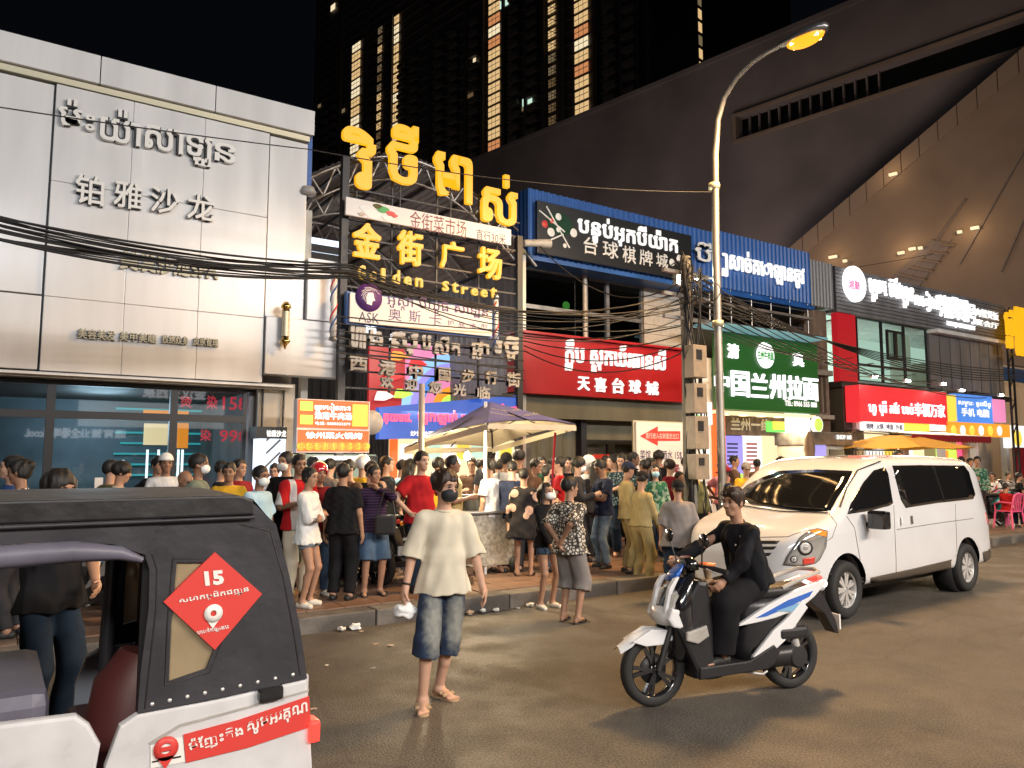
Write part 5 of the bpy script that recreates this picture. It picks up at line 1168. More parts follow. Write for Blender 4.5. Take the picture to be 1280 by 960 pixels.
    if shoes:
        for s in 'LR':
            sg = 1 if s == 'L' else -1
            fa = math.radians(P.get('ft'+s, sg*12)); fd = vec(math.cos(fa), math.sin(fa), P.get('fp', 0.)); sd = np.cross(fd, (0, 0, 1)); a0 = ank[s]
            g = Field((a0 - .3)*S, (a0 + .3)*S, min(res, .009))
            if shoes[0] == 'sandal':
                sole_a = a0 + fd*(-.05) + vec(0, 0, -.086); sole_b = a0 + fd*.15 + vec(0, 0, -.089)
                C(sole_a, sole_b, .036, .044, .01, F=g); g.plane_cut((a0 + vec(0, 0, -.072))*S, (0, 0, 1)); g.plane_cut((a0 + vec(0, 0, -.092))*S, (0, 0, -1))
                C(a0 + fd*.095 + vec(0, 0, -.048) - sd*.048, a0 + fd*.095 + vec(0, 0, -.048) + sd*.048, .016, .016, .01, F=g)
                C(a0 + fd*.05 + vec(0, 0, -.04) - sd*.04, a0 + fd*.05 + vec(0, 0, -.04) + sd*.04, .014, .014, .01, F=g)
                field_obj('sandal', g, M(shoes[1]), root)
            else:
                C(a0 + fd*(-.04) + vec(0, 0, -.05), a0 + fd*.05 + vec(0, 0, -.042), .044, .042, .02, F=g)
                C(a0 + fd*.03 + vec(0, 0, -.052), a0 + fd*.13 + vec(0, 0, -.062), .044, .034, .02, F=g, u=sd, ku=1.15)
                g.plane_cut((a0 + vec(0, 0, -.092))*S, (0, 0, -1))
                if shoes[0] == 'clog': g.plane_cut((a0 + vec(0, 0, -.015))*S, (0, 0, 1))
                field_obj('shoe', g, M(shoes[1]), root)
    root.location.z += .0
    J = dict(S=S, hc=hc, Hp=Hp, elb=elb, wri=wri, sh=sh, knee=knee, ank=ank, hip=hip, TZ=TZ, R=R, root=root)
    return J
def hand(C, w, d, sg, grip, n, res):
    """palm, four fingers of two joints each and a thumb off the side of the palm"""
    d = unit(d); n = unit(n) if n is not None else unit(vec(0, -sg, 0) + .0*d)   # n: where the palm looks
    n = unit(n - d*(n @ d)); s = np.cross(d, n)*(-sg) if False else np.cross(n, d)
    # s points to the thumb side when hanging: forward (+x)
    if s[0] < 0 and abs(s[0]) > .2: s = -s
    fine = res < .013
    C(w, w + d*.045, .026, .030, .012, u=s, ku=1.25)
    C(w + d*.035, w + d*.080, .024, .021, .012, u=s, ku=1.55)
    fr = .0088 if res < .009 else .0105
    Ls = (.070, .078, .073, .058)
    for j in range(4):
        b = w + d*(.090 - .004*abs(j - 1.2)) + s*(.030 - .0205*j)
        g1 = grip*(.9 + .12*j); v1 = unit(d*math.cos(g1) + n*math.sin(g1)); m = b + v1*Ls[j]*.52
        g2 = g1 + grip*1.1; v2 = unit(d*math.cos(g2) + n*math.sin(g2)); e = m + v2*Ls[j]*.5
        if fine or j in (0, 2): C(b, m, fr*1.08, fr, .003); C(m, e, fr, fr*.82, .003)
        elif not fine: C(b, m, .013, .011, .004)
    tb = w + d*.028 + s*.030; t1 = tb + unit(d*.75 + s*.6 + n*.35)*.042; t2 = t1 + unit(d*1. + s*.12 + n*.45*(1 + grip))*.034
    C(w + d*.02 + s*.012, tb, .019, .015, .01); C(tb, t1, .0135, .0115, .006); C(t1, t2, .0112, .009, .004)
_ELL = {}
def small_ell(name, c, r, R, m, parent):
    if 'e' not in _ELL:
        bm = bmesh.new(); bmesh.ops.create_uvsphere(bm, u_segments=10, v_segments=6, radius=1)
        for fc in bm.faces: fc.smooth = True
        me = bpy.data.meshes.new('ellipsoid'); bm.to_mesh(me); bm.free(); _ELL['e'] = me; me.materials.append(m)
    o = bpy.data.objects.new(name, _ELL['e']); COL.objects.link(o); o.parent = parent
    o.material_slots[0].link = 'OBJECT'; o.material_slots[0].material = m
    Mx = Matrix([[R[i][j]*r[j] for j in range(3)] + [c[i]] for i in range(3)] + [[0, 0, 0, 1]])
    o.matrix_local = Mx
    return o
def copy_tree(o, label, loc, az, scale=1., mats=None):
    def rec(x, par):
        c = x.copy(); COL.objects.link(c); c.parent = par
        if mats and x.type == 'MESH' and len(c.material_slots):
            m = c.material_slots[0].material
            key = x.name.split('.')[0]
            if key in mats:
                c.material_slots[0].link = 'OBJECT'; c.material_slots[0].material = M(mats[key])
        for ch in x.children: rec(ch, c)
        return c
    r = rec(o, None); r.location = loc; r.rotation_euler = (0, 0, math.radians(az)); r.scale = (scale,)*3; r['label'] = label
    return r
# ================================================================== STREET FURNITURE
def street_lamp(label, X, Yb, pts, head_dir, e, lit=True, col=(1, .56, .20), m='lamp_orange', tgt=None):
    t = thing('street_lamp', label, 'street lamp', (X, Yb, SZ), group='tall curved street lamps')
    P = [Vector(p) - Vector((X, Yb, SZ)) for p in pts]
    n = len(P); m_ = MB(); m_.tube(P, [.075 - .042*min(1, i/(n-1)) for i in range(n)], 12); m_.build('pole', 'galv', t)
    m_ = MB(); m_.lathe([(0, .0), (.17, 0), (.17, .03), (.12, .05), (.11, .45), (.09, .5)], n=14); m_.build('base', 'galv', t)
    h = P[-1]; d = Vector(head_dir).normalized(); u = d.cross(Vector((0, 0, 1))).normalized(); w = Vector((0, 0, 1))
    m_ = MB(); R_ = [(0, .05), (.12, .09), (.35, .15), (.62, .15), (.74, .10), (.78, .02)]
    V = []; F = []
    for s, r in R_:
        for k in range(12):
            a = k*math.tau/12; V.append(h + d*s + u*(r*math.cos(a)) + w*(r*.45*math.sin(a) + (.03 if math.sin(a) > 0 else 0)))
    for i in range(len(R_) - 1):
        for k in range(12): F.append((i*12+k, i*12+(k+1) % 12, (i+1)*12+(k+1) % 12, (i+1)*12+k))
    m_.add(V, F, True).add(V[-12:], [tuple(range(12))]); m_.build('lamp_head', 'steel_grey', t)
    for q in (.26, .42, .58):
        m_ = MB(); c = h + d*q - w*.075; m_.add([c + d*a*.06 + u*b*.10 + w*z for z in (0, -.035) for a, b in ((-1, -1), (1, -1), (1, 1), (-1, 1))], [(0, 1, 2, 3), (7, 6, 5, 4), (0, 1, 5, 4), (1, 2, 6, 5), (2, 3, 7, 6), (3, 0, 4, 7)]); m_.build('lamp_lens', m, t)
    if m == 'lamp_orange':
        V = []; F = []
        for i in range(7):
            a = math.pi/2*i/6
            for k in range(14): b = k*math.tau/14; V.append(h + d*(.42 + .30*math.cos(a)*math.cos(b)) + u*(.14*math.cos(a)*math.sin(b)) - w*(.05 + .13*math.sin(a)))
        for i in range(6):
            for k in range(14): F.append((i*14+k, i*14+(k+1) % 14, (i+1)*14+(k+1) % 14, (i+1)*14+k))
        MB().add(V, F, True).build('lamp_halo_bowl', 'lamp_halo_bowl', t)  # glowing bowl added to stand for the orange halo round the lens
    hw = Vector((X, Yb, SZ)) + h + d*.42 - w*.28
    spot('street_light', tuple(hw), tgt or (hw.x, hw.y - 1.0, 0), e, col, .7, 165, blend=.3)
    return t
XL = 10.3
lp = [(XL, 8.9, SZ), (XL, 8.9, 3.), (XL, 8.9, 5.5), (XL, 8.86, 7.2)] + [tuple(onX(px, py, XL)) for px, py in ((897, 150), (905, 122), (920, 98), (940, 78), (958, 66), (974, 58))]
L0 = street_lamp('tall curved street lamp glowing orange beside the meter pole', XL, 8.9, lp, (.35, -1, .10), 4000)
for z in (6.65, 4.2): MB().lathe([(.075, -.05), (.10, -.05), (.10, .05), (.075, .05)], (0, 0, z - SZ), n=12).build('clamp', 'gold_trim', L0)
def far_lamp(lb, X, Yb, sg, e, col, m):
    pts = [(X, Yb, SZ), (X, Yb, 6.5), (X, Yb, 7.6)] + [(X, Yb - sg*(1 - math.cos(a))*1.9, 7.6 + 1.1*math.sin(a)) for a in (.3, .6, .9, 1.2, 1.45)]
    street_lamp(lb, X, Yb, pts, (0, -sg, .08), e, col=col, m=m)
far_lamp('street lamp on the near pavement left of the viewpoint, out of view', -4.5, -8.3, -1, 2600, (1, .78, .58), 'lamp_white')
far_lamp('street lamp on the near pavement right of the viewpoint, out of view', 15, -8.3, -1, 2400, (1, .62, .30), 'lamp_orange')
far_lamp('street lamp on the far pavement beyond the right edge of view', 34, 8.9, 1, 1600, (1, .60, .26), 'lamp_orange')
# meter pole with boxes and knot of cables
up_ = thing('utility_pole', 'concrete utility pole with stacked electricity meter boxes and tangled cables', 'utility pole', (9.85, 9.2, SZ))
m_ = MB(); m_.tube([(0, 0, 0), (0, 0, 5.2)], [.125, .09], 12); m_.build('pole', 'concrete_pole', up_)
for i, (z, w, h) in enumerate(((3.05, .30, .55), (2.45, .28, .5), (1.85, .30, .55), (1.35, .30, .42))):
    m_ = MB(); m_.bbox(-.22, -.34, z, -.22 + w*1.1, -.13, z + h, .012); bx = m_.build('meter_box', 'beige_box', up_)
    m_ = MB(); m_.box(-.15, -.352, z + h*.55, -.02, -.341, z + h*.85); m_.build('meter_window', 'steel_dark', bx)
for z in (4.9, 4.5, 4.1): m_ = MB(); m_.beam((-.55, 0, z), (.55, 0, z), .06); m_.build('crossarm', 'steel_grey', up_)
rc_ = random.Random(3)
for i in range(11):
    m_ = MB(); x, y = rc_.uniform(-.2, .22), rc_.uniform(-.2, -.1); m_.tube([(x + rc_.uniform(-.08, .08), y + rc_.uniform(-.05, .05), 5.0 - j*.36) for j in range(13)], .010 + .008*rc_.random(), 5); m_.build('down_cable', 'cable', up_)
for i in range(10):
    m_ = MB(); r = rc_.uniform(.10, .24); c = Vector((rc_.uniform(-.35, .35), rc_.uniform(-.3, 0), rc_.uniform(4.3, 5.1))); ax = rc_.uniform(0, 3)
    m_.tube([c + Vector((r*math.cos(a)*math.cos(ax), r*math.cos(a)*math.sin(ax), r*.8*math.sin(a))) for a in [k*.5 for k in range(13)]], .009, 5); m_.build('cable_coil', 'cable', up_)
fl = thing('floodlight', 'bright floodlight shining in front of the billiard sign beside the pole', 'floodlight', tuple(onY(853, 350, 9.9)))
MB().bbox(-.16, -.02, -.11, .16, .10, .11, .02).build('housing', 'steel_grey', fl); MB().box(-.13, -.03, -.08, .13, -.021, .08).build('lens', 'lamp_white', fl); m_ = MB(); m_.beam((0, .05, 0), (.35, -.4, 0), .03); m_.build('bracket', 'steel_grey', fl)
p = fl.location; point('flood_light', (p.x - .1, p.y - .25, p.z - .02), 130, (.92, 1, .80), .12)
for nm, px, py, Y, lb in (('security_lamp', 385, 240, 12.3, 'grey dome lamp on a bracket at the right end of the salon parapet'), ('horn_speaker', 672, 305, 12.4, 'pale tube-shaped fitting sticking out left of the black billiard sign')):
    p = onY(px, py, Y); t = thing(nm, lb, nm.split('_')[1], tuple(p))
    if nm == 'security_lamp': MB().lathe([(0, .1), (.1, .08), (.14, .0), (.12, -.05), (0, -.06)], n=18).build('dome', 'letter_grey', t)
    else: m_ = MB(); m_.tube([(-.35, 0, -.04), (0, 0, .02), (.3, 0, .05)], [.07, .08, .10], 12); m_.build('tube', 'letter_grey', t)
    m_ = MB(); m_.tube([(0, .05, 0), (-.1, .25, .05)], .015, 6); m_.build('bracket', 'steel_grey', t)
# ---------------- overhead cables
def hang(a, b, sag, r, label, group='overhead cables'):
    a, b = Vector(a), Vector(b); m_ = MB(); m_.tube([a.lerp(b, t) - Vector((0, 0, sag*4*t*(1-t))) for t in [i/24 for i in range(25)]], r, 5, caps=False)
    return tag(m_.build('overhead_cable', 'cable'), label, 'cable', group)
def pxc(x, y, Y=9.4): return tuple(onY(x, y, Y))
rc_ = random.Random(8)
ORD = ['topmost', 'second', 'third', 'fourth', 'fifth', 'sixth', 'seventh', 'eighth', 'ninth', 'tenth', 'eleventh', 'twelfth', 'lowest']
ys_ = sorted(262 + rc_.uniform(0, 1)*(34 if i < 10 else 76) for i in range(13))
for i in range(13):
    y0 = ys_[i]; yb = 330 + rc_.uniform(0, 1)*(18 if i < 12 else 60)
    Y = 9.2 + rc_.uniform(0, .35); a = pxc(-60, y0 - 10, Y); mid = pxc(440, yb, Y); b = pxc(862, 392 + rc_.uniform(-34, 14), 9.2)
    r = rc_.choice((.008, .010, .014))
    if 4 <= i < 10: r = rc_.uniform(.010, .018)
    hang(a, mid, .10 + rc_.random()*.1, r, ORD[i] + ' cable from the top of the bundle crossing the white salon wall', 'cables of the bundle crossing the salon wall')
    hang(mid, b, .35 + rc_.random()*.35, min(r, .009), 'dark cable sagging across the gateway towards the meter pole', 'cables sagging across the gateway')
for i in range(6):
    hang(pxc(420, 395 + i*9, 11.6), pxc(655, 415 + i*12, 11.7), .02, .012, 'thin dark line strung across the grey unlit letters', 'lines strung across the gateway')
hang(pxc(-40, 128, 9.3), pxc(388, 187, 9.6), .02, .008, 'thin wire crossing the top lettering of the salon'); 
hang(pxc(388, 187, 9.6), tuple(onX(893, 240, XL)), .15, .008, 'long thin wire from the salon corner to the street lamp')
hang(pxc(675, 308, 12.0), pxc(755, 366, 11.0), .12, .012, 'light cable looping below the black billiard sign'); hang(pxc(755, 366, 11.0), pxc(862, 345, 9.4), .22, .012, 'second loop of cable running up to the floodlight')
for i in range(9):
    hang((9.85, 9.15, 4.2 + .12*i), tuple(onY(1040 + i*26, 440 + i*7, 12.9)), .25 + .06*i, .009 + .003*(i % 3), 'cable running right from the meter pole over the green board', 'cables running right from the meter pole')
for i in range(6):
    hang((9.85, 9.15, 4.6 + .1*i), (33, 9.2 + .1*i, 5.5 + .2*i), .9 + .2*i, .012, 'long cable sagging along the pavement to the far right', 'long cables to the far right')
hang(tuple(onY(1000, 345, 30)), tuple(onY(1285, 292, 30)), .2, .02, 'single wire sloping up across the pale slanted slab')
for i in range(4):
    hang(pxc(655, 420 + i*6, 12.6), pxc(866, 404 + i*10, 9.4), .15 + .1*i, .012, 'slack cable in front of the dark upper windows', 'slack cables in front of the dark windows')
# ---------------- parasol over the stall
ub = thing('market_umbrella', 'large square blue-topped market parasol with cream underside over the food stall', 'umbrella', (6.25, 9.85, SZ))
zc2 = 2.72 - SZ; hw_ = .92; zr_ = 2.16 - SZ; ang = math.radians(11)
def ur(x, y): return (x*math.cos(ang) - y*math.sin(ang), x*math.sin(ang) + y*math.cos(ang))
cor = [ur(sx*hw_, sy*hw_) for sx, sy in ((-1, -1), (1, -1), (1, 1), (-1, 1))]; cz = [2.34 - SZ, 2.38 - SZ, 2.06 - SZ, 2.03 - SZ]
for i in range(4):
    a, b = cor[i], cor[(i+1) % 4]; za, zb_ = cz[i], cz[(i+1) % 4]; V = []; N_ = 10; F = []
    for r in range(N_ + 1):
        t = r/N_
        for c in range(N_ + 1):
            s = c/N_; x = (a[0]*(1-s) + b[0]*s)*t; y = (a[1]*(1-s) + b[1]*s)*t; ze = za*(1-s) + zb_*s
            z = zc2 + (ze - zc2)*t - .09*math.sin(math.pi*t)*math.sin(math.pi*s)*t + .05*math.sin(math.pi*s)*t**3
            V.append((x, y, z))
    for r in range(N_):
        for c in range(N_): k = r*(N_+1) + c; F.append((k, k+1, k+N_+2, k+N_+1))
    MB().add([(x, y, z + .012) for x, y, z in V], F, True).build('canopy_panel', 'parasol_blue' if 'parasol_blue' in _M else mk('parasol_blue', (.13, .13, .34), .6, noise=.25, scale=5).name, ub, fix=False)
    MB().add(V, F, True).build('lining', 'parasol_cream' if 'parasol_cream' in _M else mk('parasol_cream', (.62, .55, .42), .7, noise=.15, scale=4).name, ub, fix=False)
    e0_, e1_ = Vector((*a, za)), Vector((*b, zb_)); m_ = MB(); m_.add([e0_, e1_, e1_ - Vector((0, 0, .09)), e0_ - Vector((0, 0, .07))], [(0, 1, 2, 3)]); m_.build('valance', 'parasol_cream', ub)
    m_ = MB(); m_.tube([(0, 0, zc2 - .05), (a[0]*.5, a[1]*.5, zc2 + (za - zc2)*.5 - .03), (a[0], a[1], za - .01)], .014, 6); m_.build('rib', 'black_metal', ub)
    mx_, my_ = (a[0]+b[0])/2, (a[1]+b[1])/2; m_ = MB(); m_.tube([(0, 0, zc2 - .05), (mx_, my_, (za + zb_)/2 + .02)], .012, 6); m_.tube([(0, 0, zc2 - .45), (a[0]*.45, a[1]*.45, zc2 + (za - zc2)*.45 - .03)], .010, 6); m_.build('strut', 'black_metal', ub)
V2 = text_geo('ភេសជ្ជៈត្រជាក់', .02)
for k, (x0, w, yy, hh) in enumerate(((-.5, 1.0, .62, .12), (-.3, .6, .42, .10))):
    V, F = V2; lo, hi = V.min(0), V.max(0); P = []
    for v in V:
        lx = x0 + (v[0] - lo[0])/(hi[0] - lo[0])*w; t = yy - (v[1] - lo[1])/(hi[1] - lo[1])*hh*0 + 0; ly = -(hw_*(yy - (v[1]-lo[1])/(hi[1]-lo[1])*hh)); t = -ly/hw_
        s_ = (lx/(hw_*max(t, .1)) + 1)/2; x, y = ur(lx, ly); ze = cz[0]*(1 - s_) + cz[1]*s_; z = zc2 + (ze - zc2)*t - .09*math.sin(math.pi*t)*math.sin(math.pi*min(1, max(0, s_)))*t + .05*math.sin(math.pi*min(1, max(0, s_)))*t**3
        P.append((x, y, z + .022))
    MB().add(P, F).build('canopy_print', 'letter_grey', ub, fix=False)
m_ = MB(); m_.tube([(-.15, -.1, 0), (-.15, -.1, zc2)], .025, 10); m_.build('pole', 'letter_white', ub)
m_ = MB(); m_.tube([(.85, -.5, zr_ + .1), (.45, -.9, .9), (.10, -1.2, 0.05)], .018, 8); m_.build('slanted_support', 'cloth_maroon', ub)
m_ = MB(); m_.tube([(-.95, -.1, 0), (-.95, -.1, 2.75)], .045, 8); tag(m_.build('wooden_post', 'cream_board'), 'pale wooden post standing left of the parasol', 'post').location = (5.98, 9.85, SZ)
bl = thing('bulb', 'bare bright bulb hanging on the pole under the parasol', 'bulb', tuple(onY(584, 570, 9.6)))
MB().lathe([(0, -.06), (.035, -.05), (.05, -.01), (.04, .03), (.018, .06), (0, .065)], n=16).build('globe', 'bulb_warm', bl); MB().lathe([(.02, .06), (.022, .11), (0, .115)], n=12).build('socket', 'black_metal', bl)
p = bl.location; point('bulb_light', (p.x, p.y - .08, p.z), 190, (1, .80, .50), .08)
# stall counter
sc_ = thing('food_cart', 'pale speckled food cart with pots and crates beneath the parasol', 'cart', (5.95, 10.0, SZ))
mk('speckled', (.50, .46, .38), .4, noise=.5, scale=25, detail=6)
MB().bbox(-.45, -.3, .12, .75, .35, .88, .015).build('cabinet', 'speckled', sc_); MB().bbox(-.5, -.35, .88, .8, .4, .92, .008).build('counter_top', 'steel_grey', sc_)
for x in (-.35, .65): MB().lathe([(0, -.03), (.12, -.03), (.12, .03), (0, .03)], (x, -.33, .12), 'y', 16).build('wheel', 'rubber_black', sc_)
for sx in (-.45, .75): m_ = MB(); m_.beam((sx, .3, .9), (sx, .3, 1.5), .03); m_.build('shelf_post', 'steel_grey', sc_)
for i, (x, y, r, h) in enumerate(((-.25, 0, .14, .18), (.1, .05, .16, .22), (.45, 0, .12, .15))):
    pt_ = thing('cooking_pot', ('small steel pot at the left of the food cart', 'large steel pot in the middle of the food cart', 'shallow steel pot at the right of the food cart')[i], 'pot', (5.95 + x, 10 + y, SZ + .92)); MB().lathe([(0, 0), (r, 0), (r, h), (r + .015, h + .01), (r - .01, h), (0, h - .01)], n=20).build('pot_body', 'steel_grey', pt_)
cr = thing('crate', 'wooden crate on the pavement beside the food cart', 'crate', (5.2, 9.3, SZ))
for z in (0, .13, .26):
    for (a, b) in (((-.3, -.2), (.3, -.2)), ((.3, -.2), (.3, .2)), ((.3, .2), (-.3, .2)), ((-.3, .2), (-.3, -.2))): m_ = MB(); m_.beam((*a, z + .05), (*b, z + .05), .015, .09); m_.build('slat', 'wood_old', cr)
mk('plastic_red', (.5, .03, .03), .4)
# yellow parasol right
yu = thing('yellow_parasol', 'orange-yellow parasol glowing over a stall behind the van', 'umbrella', (onY(1122, 560, 11.5).x, 11.5, SZ))
N_ = 8; 
for k in range(N_):
    a0, a1 = k*math.tau/N_, (k+1)*math.tau/N_; V = [(0, 0, 2.42)]; F = []
    for r in range(1, 6):
        t = r/5
        for c in range(5): s = c/4; a = a0 + (a1 - a0)*s; V.append((1.9*t*math.cos(a), 1.9*t*math.sin(a), 2.42 - .42*t - .05*math.sin(math.pi*s)*t))
    for c in range(4): F.append((0, 1+c, 2+c))
    for r in range(4):
        for c in range(4): q = 1 + r*5 + c; F.append((q, q+1, q+6, q+5))
    MB().add(V, F, True).build('canopy_panel', 'parasol_yellow' if 'parasol_yellow' in _M else mk('parasol_yellow', (.80, .42, .06), .7, noise=.1).name, yu, fix=False)
m_ = MB(); m_.tube([(0, 0, 0), (0, 0, 2.45)], .025, 8); m_.build('pole', 'steel_grey', yu)
point('yellow_stall_light', (yu.location.x, 11.3, 1.95), 70, (1, .75, .4), .1)
cg = thing('folded_cage', 'black wire cage rack standing behind the van roof', 'rack', (onY(1065, 570, 9.6).x, 9.6, SZ))
for i in range(14): m_ = MB(); m_.tube([(i*.13, 0, 1.5), (i*.13, 0, 1.86)], .009, 5); m_.build('bar', 'black_metal', cg)
for z in (1.5, 1.68, 1.87): MB().box(-.03, -.02, z, 1.75, .02, z + .03).build('rail', 'black_metal', cg)
for x in (0, 1.7): MB().box(x, -.02, 0, x + .04, .02, 1.5).build('leg', 'black_metal', cg)
# pink plastic chairs at the right edge
def plastic_chair(loc, rz, label, m='plastic_pink'):
    t = thing('plastic_chair', label, 'chair', loc, rz, group='pink plastic chairs at the right edge')
    MB().bbox(-.22, -.22, .40, .22, .22, .43, .012).build('seat', m, t)
    for sx in (-1, 1):
        for sy in (-1, 1): m_ = MB(); m_.tube([(sx*.24, sy*.24, 0), (sx*.2, sy*.2, .41)], [.02, .026], 6); m_.build('leg', m, t)
    m_ = MB(); m_.tube([(-.20, -.20, .42), (-.26, -.21, .66), (-.28, -.17, .82), (-.28, 0, .86), (-.28, .17, .82), (-.26, .21, .66), (-.20, .20, .42)], .022, 6)
    for y in (-.1, -.03, .04, .11): m_.tube([(-.21, y, .43), (-.275, y, .85)], .016, 5)
    m_.build('backrest', m, t)
    for sy in (-1, 1): m_ = MB(); m_.tube([(-.25, sy*.22, .62), (0, sy*.25, .64), (.19, sy*.23, .60), (.2, sy*.2, .42)], .02, 6); m_.build('armrest', m, t)
q = onZ(1262, 660, SZ); plastic_chair((q.x, q.y, SZ), math.radians(80), 'pink plastic armchair at the right edge with a child on it')
plastic_chair((q.x + 1.0, q.y + .7, SZ), math.radians(200), 'pink plastic chair further behind at the right edge')
# litter on the road and gutter
rl = random.Random(21)
def crumple(x, y, z, r, m, label, flat=.5, group='litter in the gutter'):
    bm = bmesh.new(); bmesh.ops.create_icosphere(bm, subdivisions=2, radius=r)
    for v in bm.verts: f = rl.uniform(.55, 1.25); v.co = Vector((v.co.x*f, v.co.y*f, v.co.z*f*flat))
    me = bpy.data.meshes.new('litter'); bm.to_mesh(me); bm.free(); me.materials.append(M(m)); o = bpy.data.objects.new('litter', me); COL.objects.link(o); zmin = min(v.co.z for v in me.vertices); o.location = (x, y, z - zmin); return tag(o, label, 'litter', group)
for px, py, r, m, lb in ((440, 785, .07, 'mask_white', 'crumpled white plastic bag in the gutter left of the man in cream'), (424, 788, .045, 'letter_white', 'small white wrapper beside the crumpled bag in the gutter'), (452, 790, .03, 'cream_board', 'cream paper scrap right of the crumpled bag'), (598, 765, .05, 'mask_white', 'white plastic scrap at the kerb right of the man in cream'), (612, 762, .04, 'letter_white', 'smaller white scrap at the kerb beside it'), (585, 768, .05, 'cream_board', 'crumpled paper cup at the kerb behind the man in cream'), (660, 758, .05, 'letter_white', 'white wrapper in the gutter behind the girl in black'), (645, 760, .03, 'mask_white', 'tiny white scrap left of the wrapper'), (392, 887, .025, 'cream_board', 'small cream scrap on the road beside the tuk-tuk tail light'), (470, 806, .03, 'cream_board', 'flat paper scrap on the road left of the man in cream'), (488, 808, .035, 'cream_board', 'longer flat leaf-like scrap on the road'), (466, 836, .03, 'letter_grey', 'grey pebble-like scrap on the open road'), (838, 745, .05, 'cream_board', 'pale crumpled scrap at the kerb behind the scooter'), (848, 738, .04, 'letter_white', 'white scrap at the kerb behind the scooter'), (408, 832, .02, 'letter_white', 'tiny white speck of litter near the tuk-tuk'), (1200, 690, .05, 'letter_white', 'white scrap in the gutter behind the van')):
    g = onZ(px, py, 0); y = min(g.y, KY - .08); crumple(g.x, y, 0.001, r, m, lb, .22 if r < .036 else .55)
# ================================================================== VEHICLES
from mathutils.bvhtree import BVHTree
mk('van_white', (.70, .71, .73), .22, coat=1, spec=.5, noise=.04, scale=2); mk('van_trim', (.085, .07, .055), .45); mk('tint_glass', (.010, .010, .010), .05, spec=.8, coat=1)
mk('tyre', (.018, .018, .018), .75, bump=.3, bscale=90); mk('rim_silver', (.62, .61, .59), .32, metal=.35); mk('lamp_clear', (.5, .5, .48), .08, spec=1, coat=1, metal=.5); mk('lamp_amber', (.75, .25, .03), .15, coat=1, emit=(1, .3, .02), es=.25); mk('lamp_red', (.6, .05, .03), .2, coat=1)
glow('tail_red', (1, .03, .02), 3.5); glow('drl', (1, .92, .8), 3.)
mk('canvas_black', (.016, .0145, .016), .5, noise=.4, scale=4, bump=.8, bscale=9); mk('canvas_grey', (.040, .039, .046), .45, noise=.35, scale=3, bump=.9, bscale=7); mk('seat_maroon', (.085, .02, .018), .5); mk('tuk_white', (.64, .64, .65), .3, coat=.6, noise=.16, scale=6, detail=8)
mk('clear_vinyl', (.46, .36, .22), .25, noise=.25, scale=4); _M['clear_vinyl'].node_tree.nodes['Principled BSDF'].inputs['Alpha'].default_value = .62
mk('sc_white', (.74, .75, .76), .25, coat=1); mk('sc_black', (.018, .018, .020), .35, bump=.1, bscale=120); mk('sc_gloss_black', (.012, .012, .014), .15, coat=1); mk('sc_blue', (.02, .12, .50), .25, coat=1); mk('sc_teal', (.02, .25, .27), .3, coat=1); mk('sc_red', (.45, .02, .02), .3, coat=1); mk('engine', (.05, .05, .052), .45, metal=.6); mk('seat_vinyl', (.018, .017, .017), .5, bump=.2, bscale=150)
class Surf:
    """projects outlines onto a body mesh (world space rays)"""
    def __init__(s, o):
        s.M = o.matrix_world.copy(); 
        if o.parent: bpy.context.view_layer.update(); s.M = o.matrix_world.copy()
        V = [s.M @ v.co for v in o.data.vertices]; s.t = BVHTree.FromPolygons(V, [tuple(p.vertices) for p in o.data.polygons])
    def px(s, x, y, off=.004):
        d = ray(x, y).normalized(); h = s.t.ray_cast(O3, d)
        if h[0] is None: 
            h = s.t.find_nearest(O3 + d*(9. if x < 1100 else 13.6))
        n = h[1]; n = -n if n.dot(d) > 0 else n
        return h[0] + n*off
def densify(P, n):
    out = []; m = len(P)
    for i in range(m):
        a, b = P[i], P[(i+1) % m]
        for k in range(n): out.append((a[0] + (b[0]-a[0])*k/n, a[1] + (b[1]-a[1])*k/n))
    return out
def px_patch(surf, poly, name, m, parent, off=.004, n=6, rings=5, thick=True):
    """outline given by pixel corners laid on the surface as a fan of rings"""
    P = densify(poly, n); c = (sum(p[0] for p in P)/len(P), sum(p[1] for p in P)/len(P)); V = []; F = []; L = len(P)
    for r in range(rings + 1):
        t = 1 - r/(rings + .0) if r < rings else 0
        if r == rings: V.append(surf.px(c[0], c[1], off)); break
        for p in P: V.append(surf.px(c[0] + (p[0]-c[0])*t, c[1] + (p[1]-c[1])*t, off))
    for r in range(rings - 1):
        for k in range(L): F.append((r*L+k, r*L+(k+1) % L, (r+1)*L+(k+1) % L, (r+1)*L+k))
    for k in range(L): F.append(((rings-1)*L+k, (rings-1)*L+(k+1) % L, len(V)-1))
    if thick:   # rim down to the body
        B = [surf.px(p[0], p[1], -.004) for p in P]; b0 = len(V); V += B
        for k in range(L): F.append((k, (k+1) % L, b0+(k+1) % L, b0+k))
    o = MB().add(V, F, True).build(name, m, None, fix=True)
    if parent:
        bpy.context.view_layer.update(); o.parent = parent; o.matrix_parent_inverse = parent.matrix_world.inverted()
    return o
def px_line(surf, pts, name, m, parent, r=.005, off=.002, n=8):
    P = []
    for i in range(len(pts) - 1):
        for k in range(n): t = k/n; P.append(surf.px(pts[i][0] + (pts[i+1][0]-pts[i][0])*t, pts[i][1] + (pts[i+1][1]-pts[i][1])*t, off))
    P.append(surf.px(*pts[-1], off)); o = MB().tube(P, r, 5).build(name, m)
    bpy.context.view_layer.update(); o.parent = parent; o.matrix_parent_inverse = parent.matrix_world.inverted(); return o
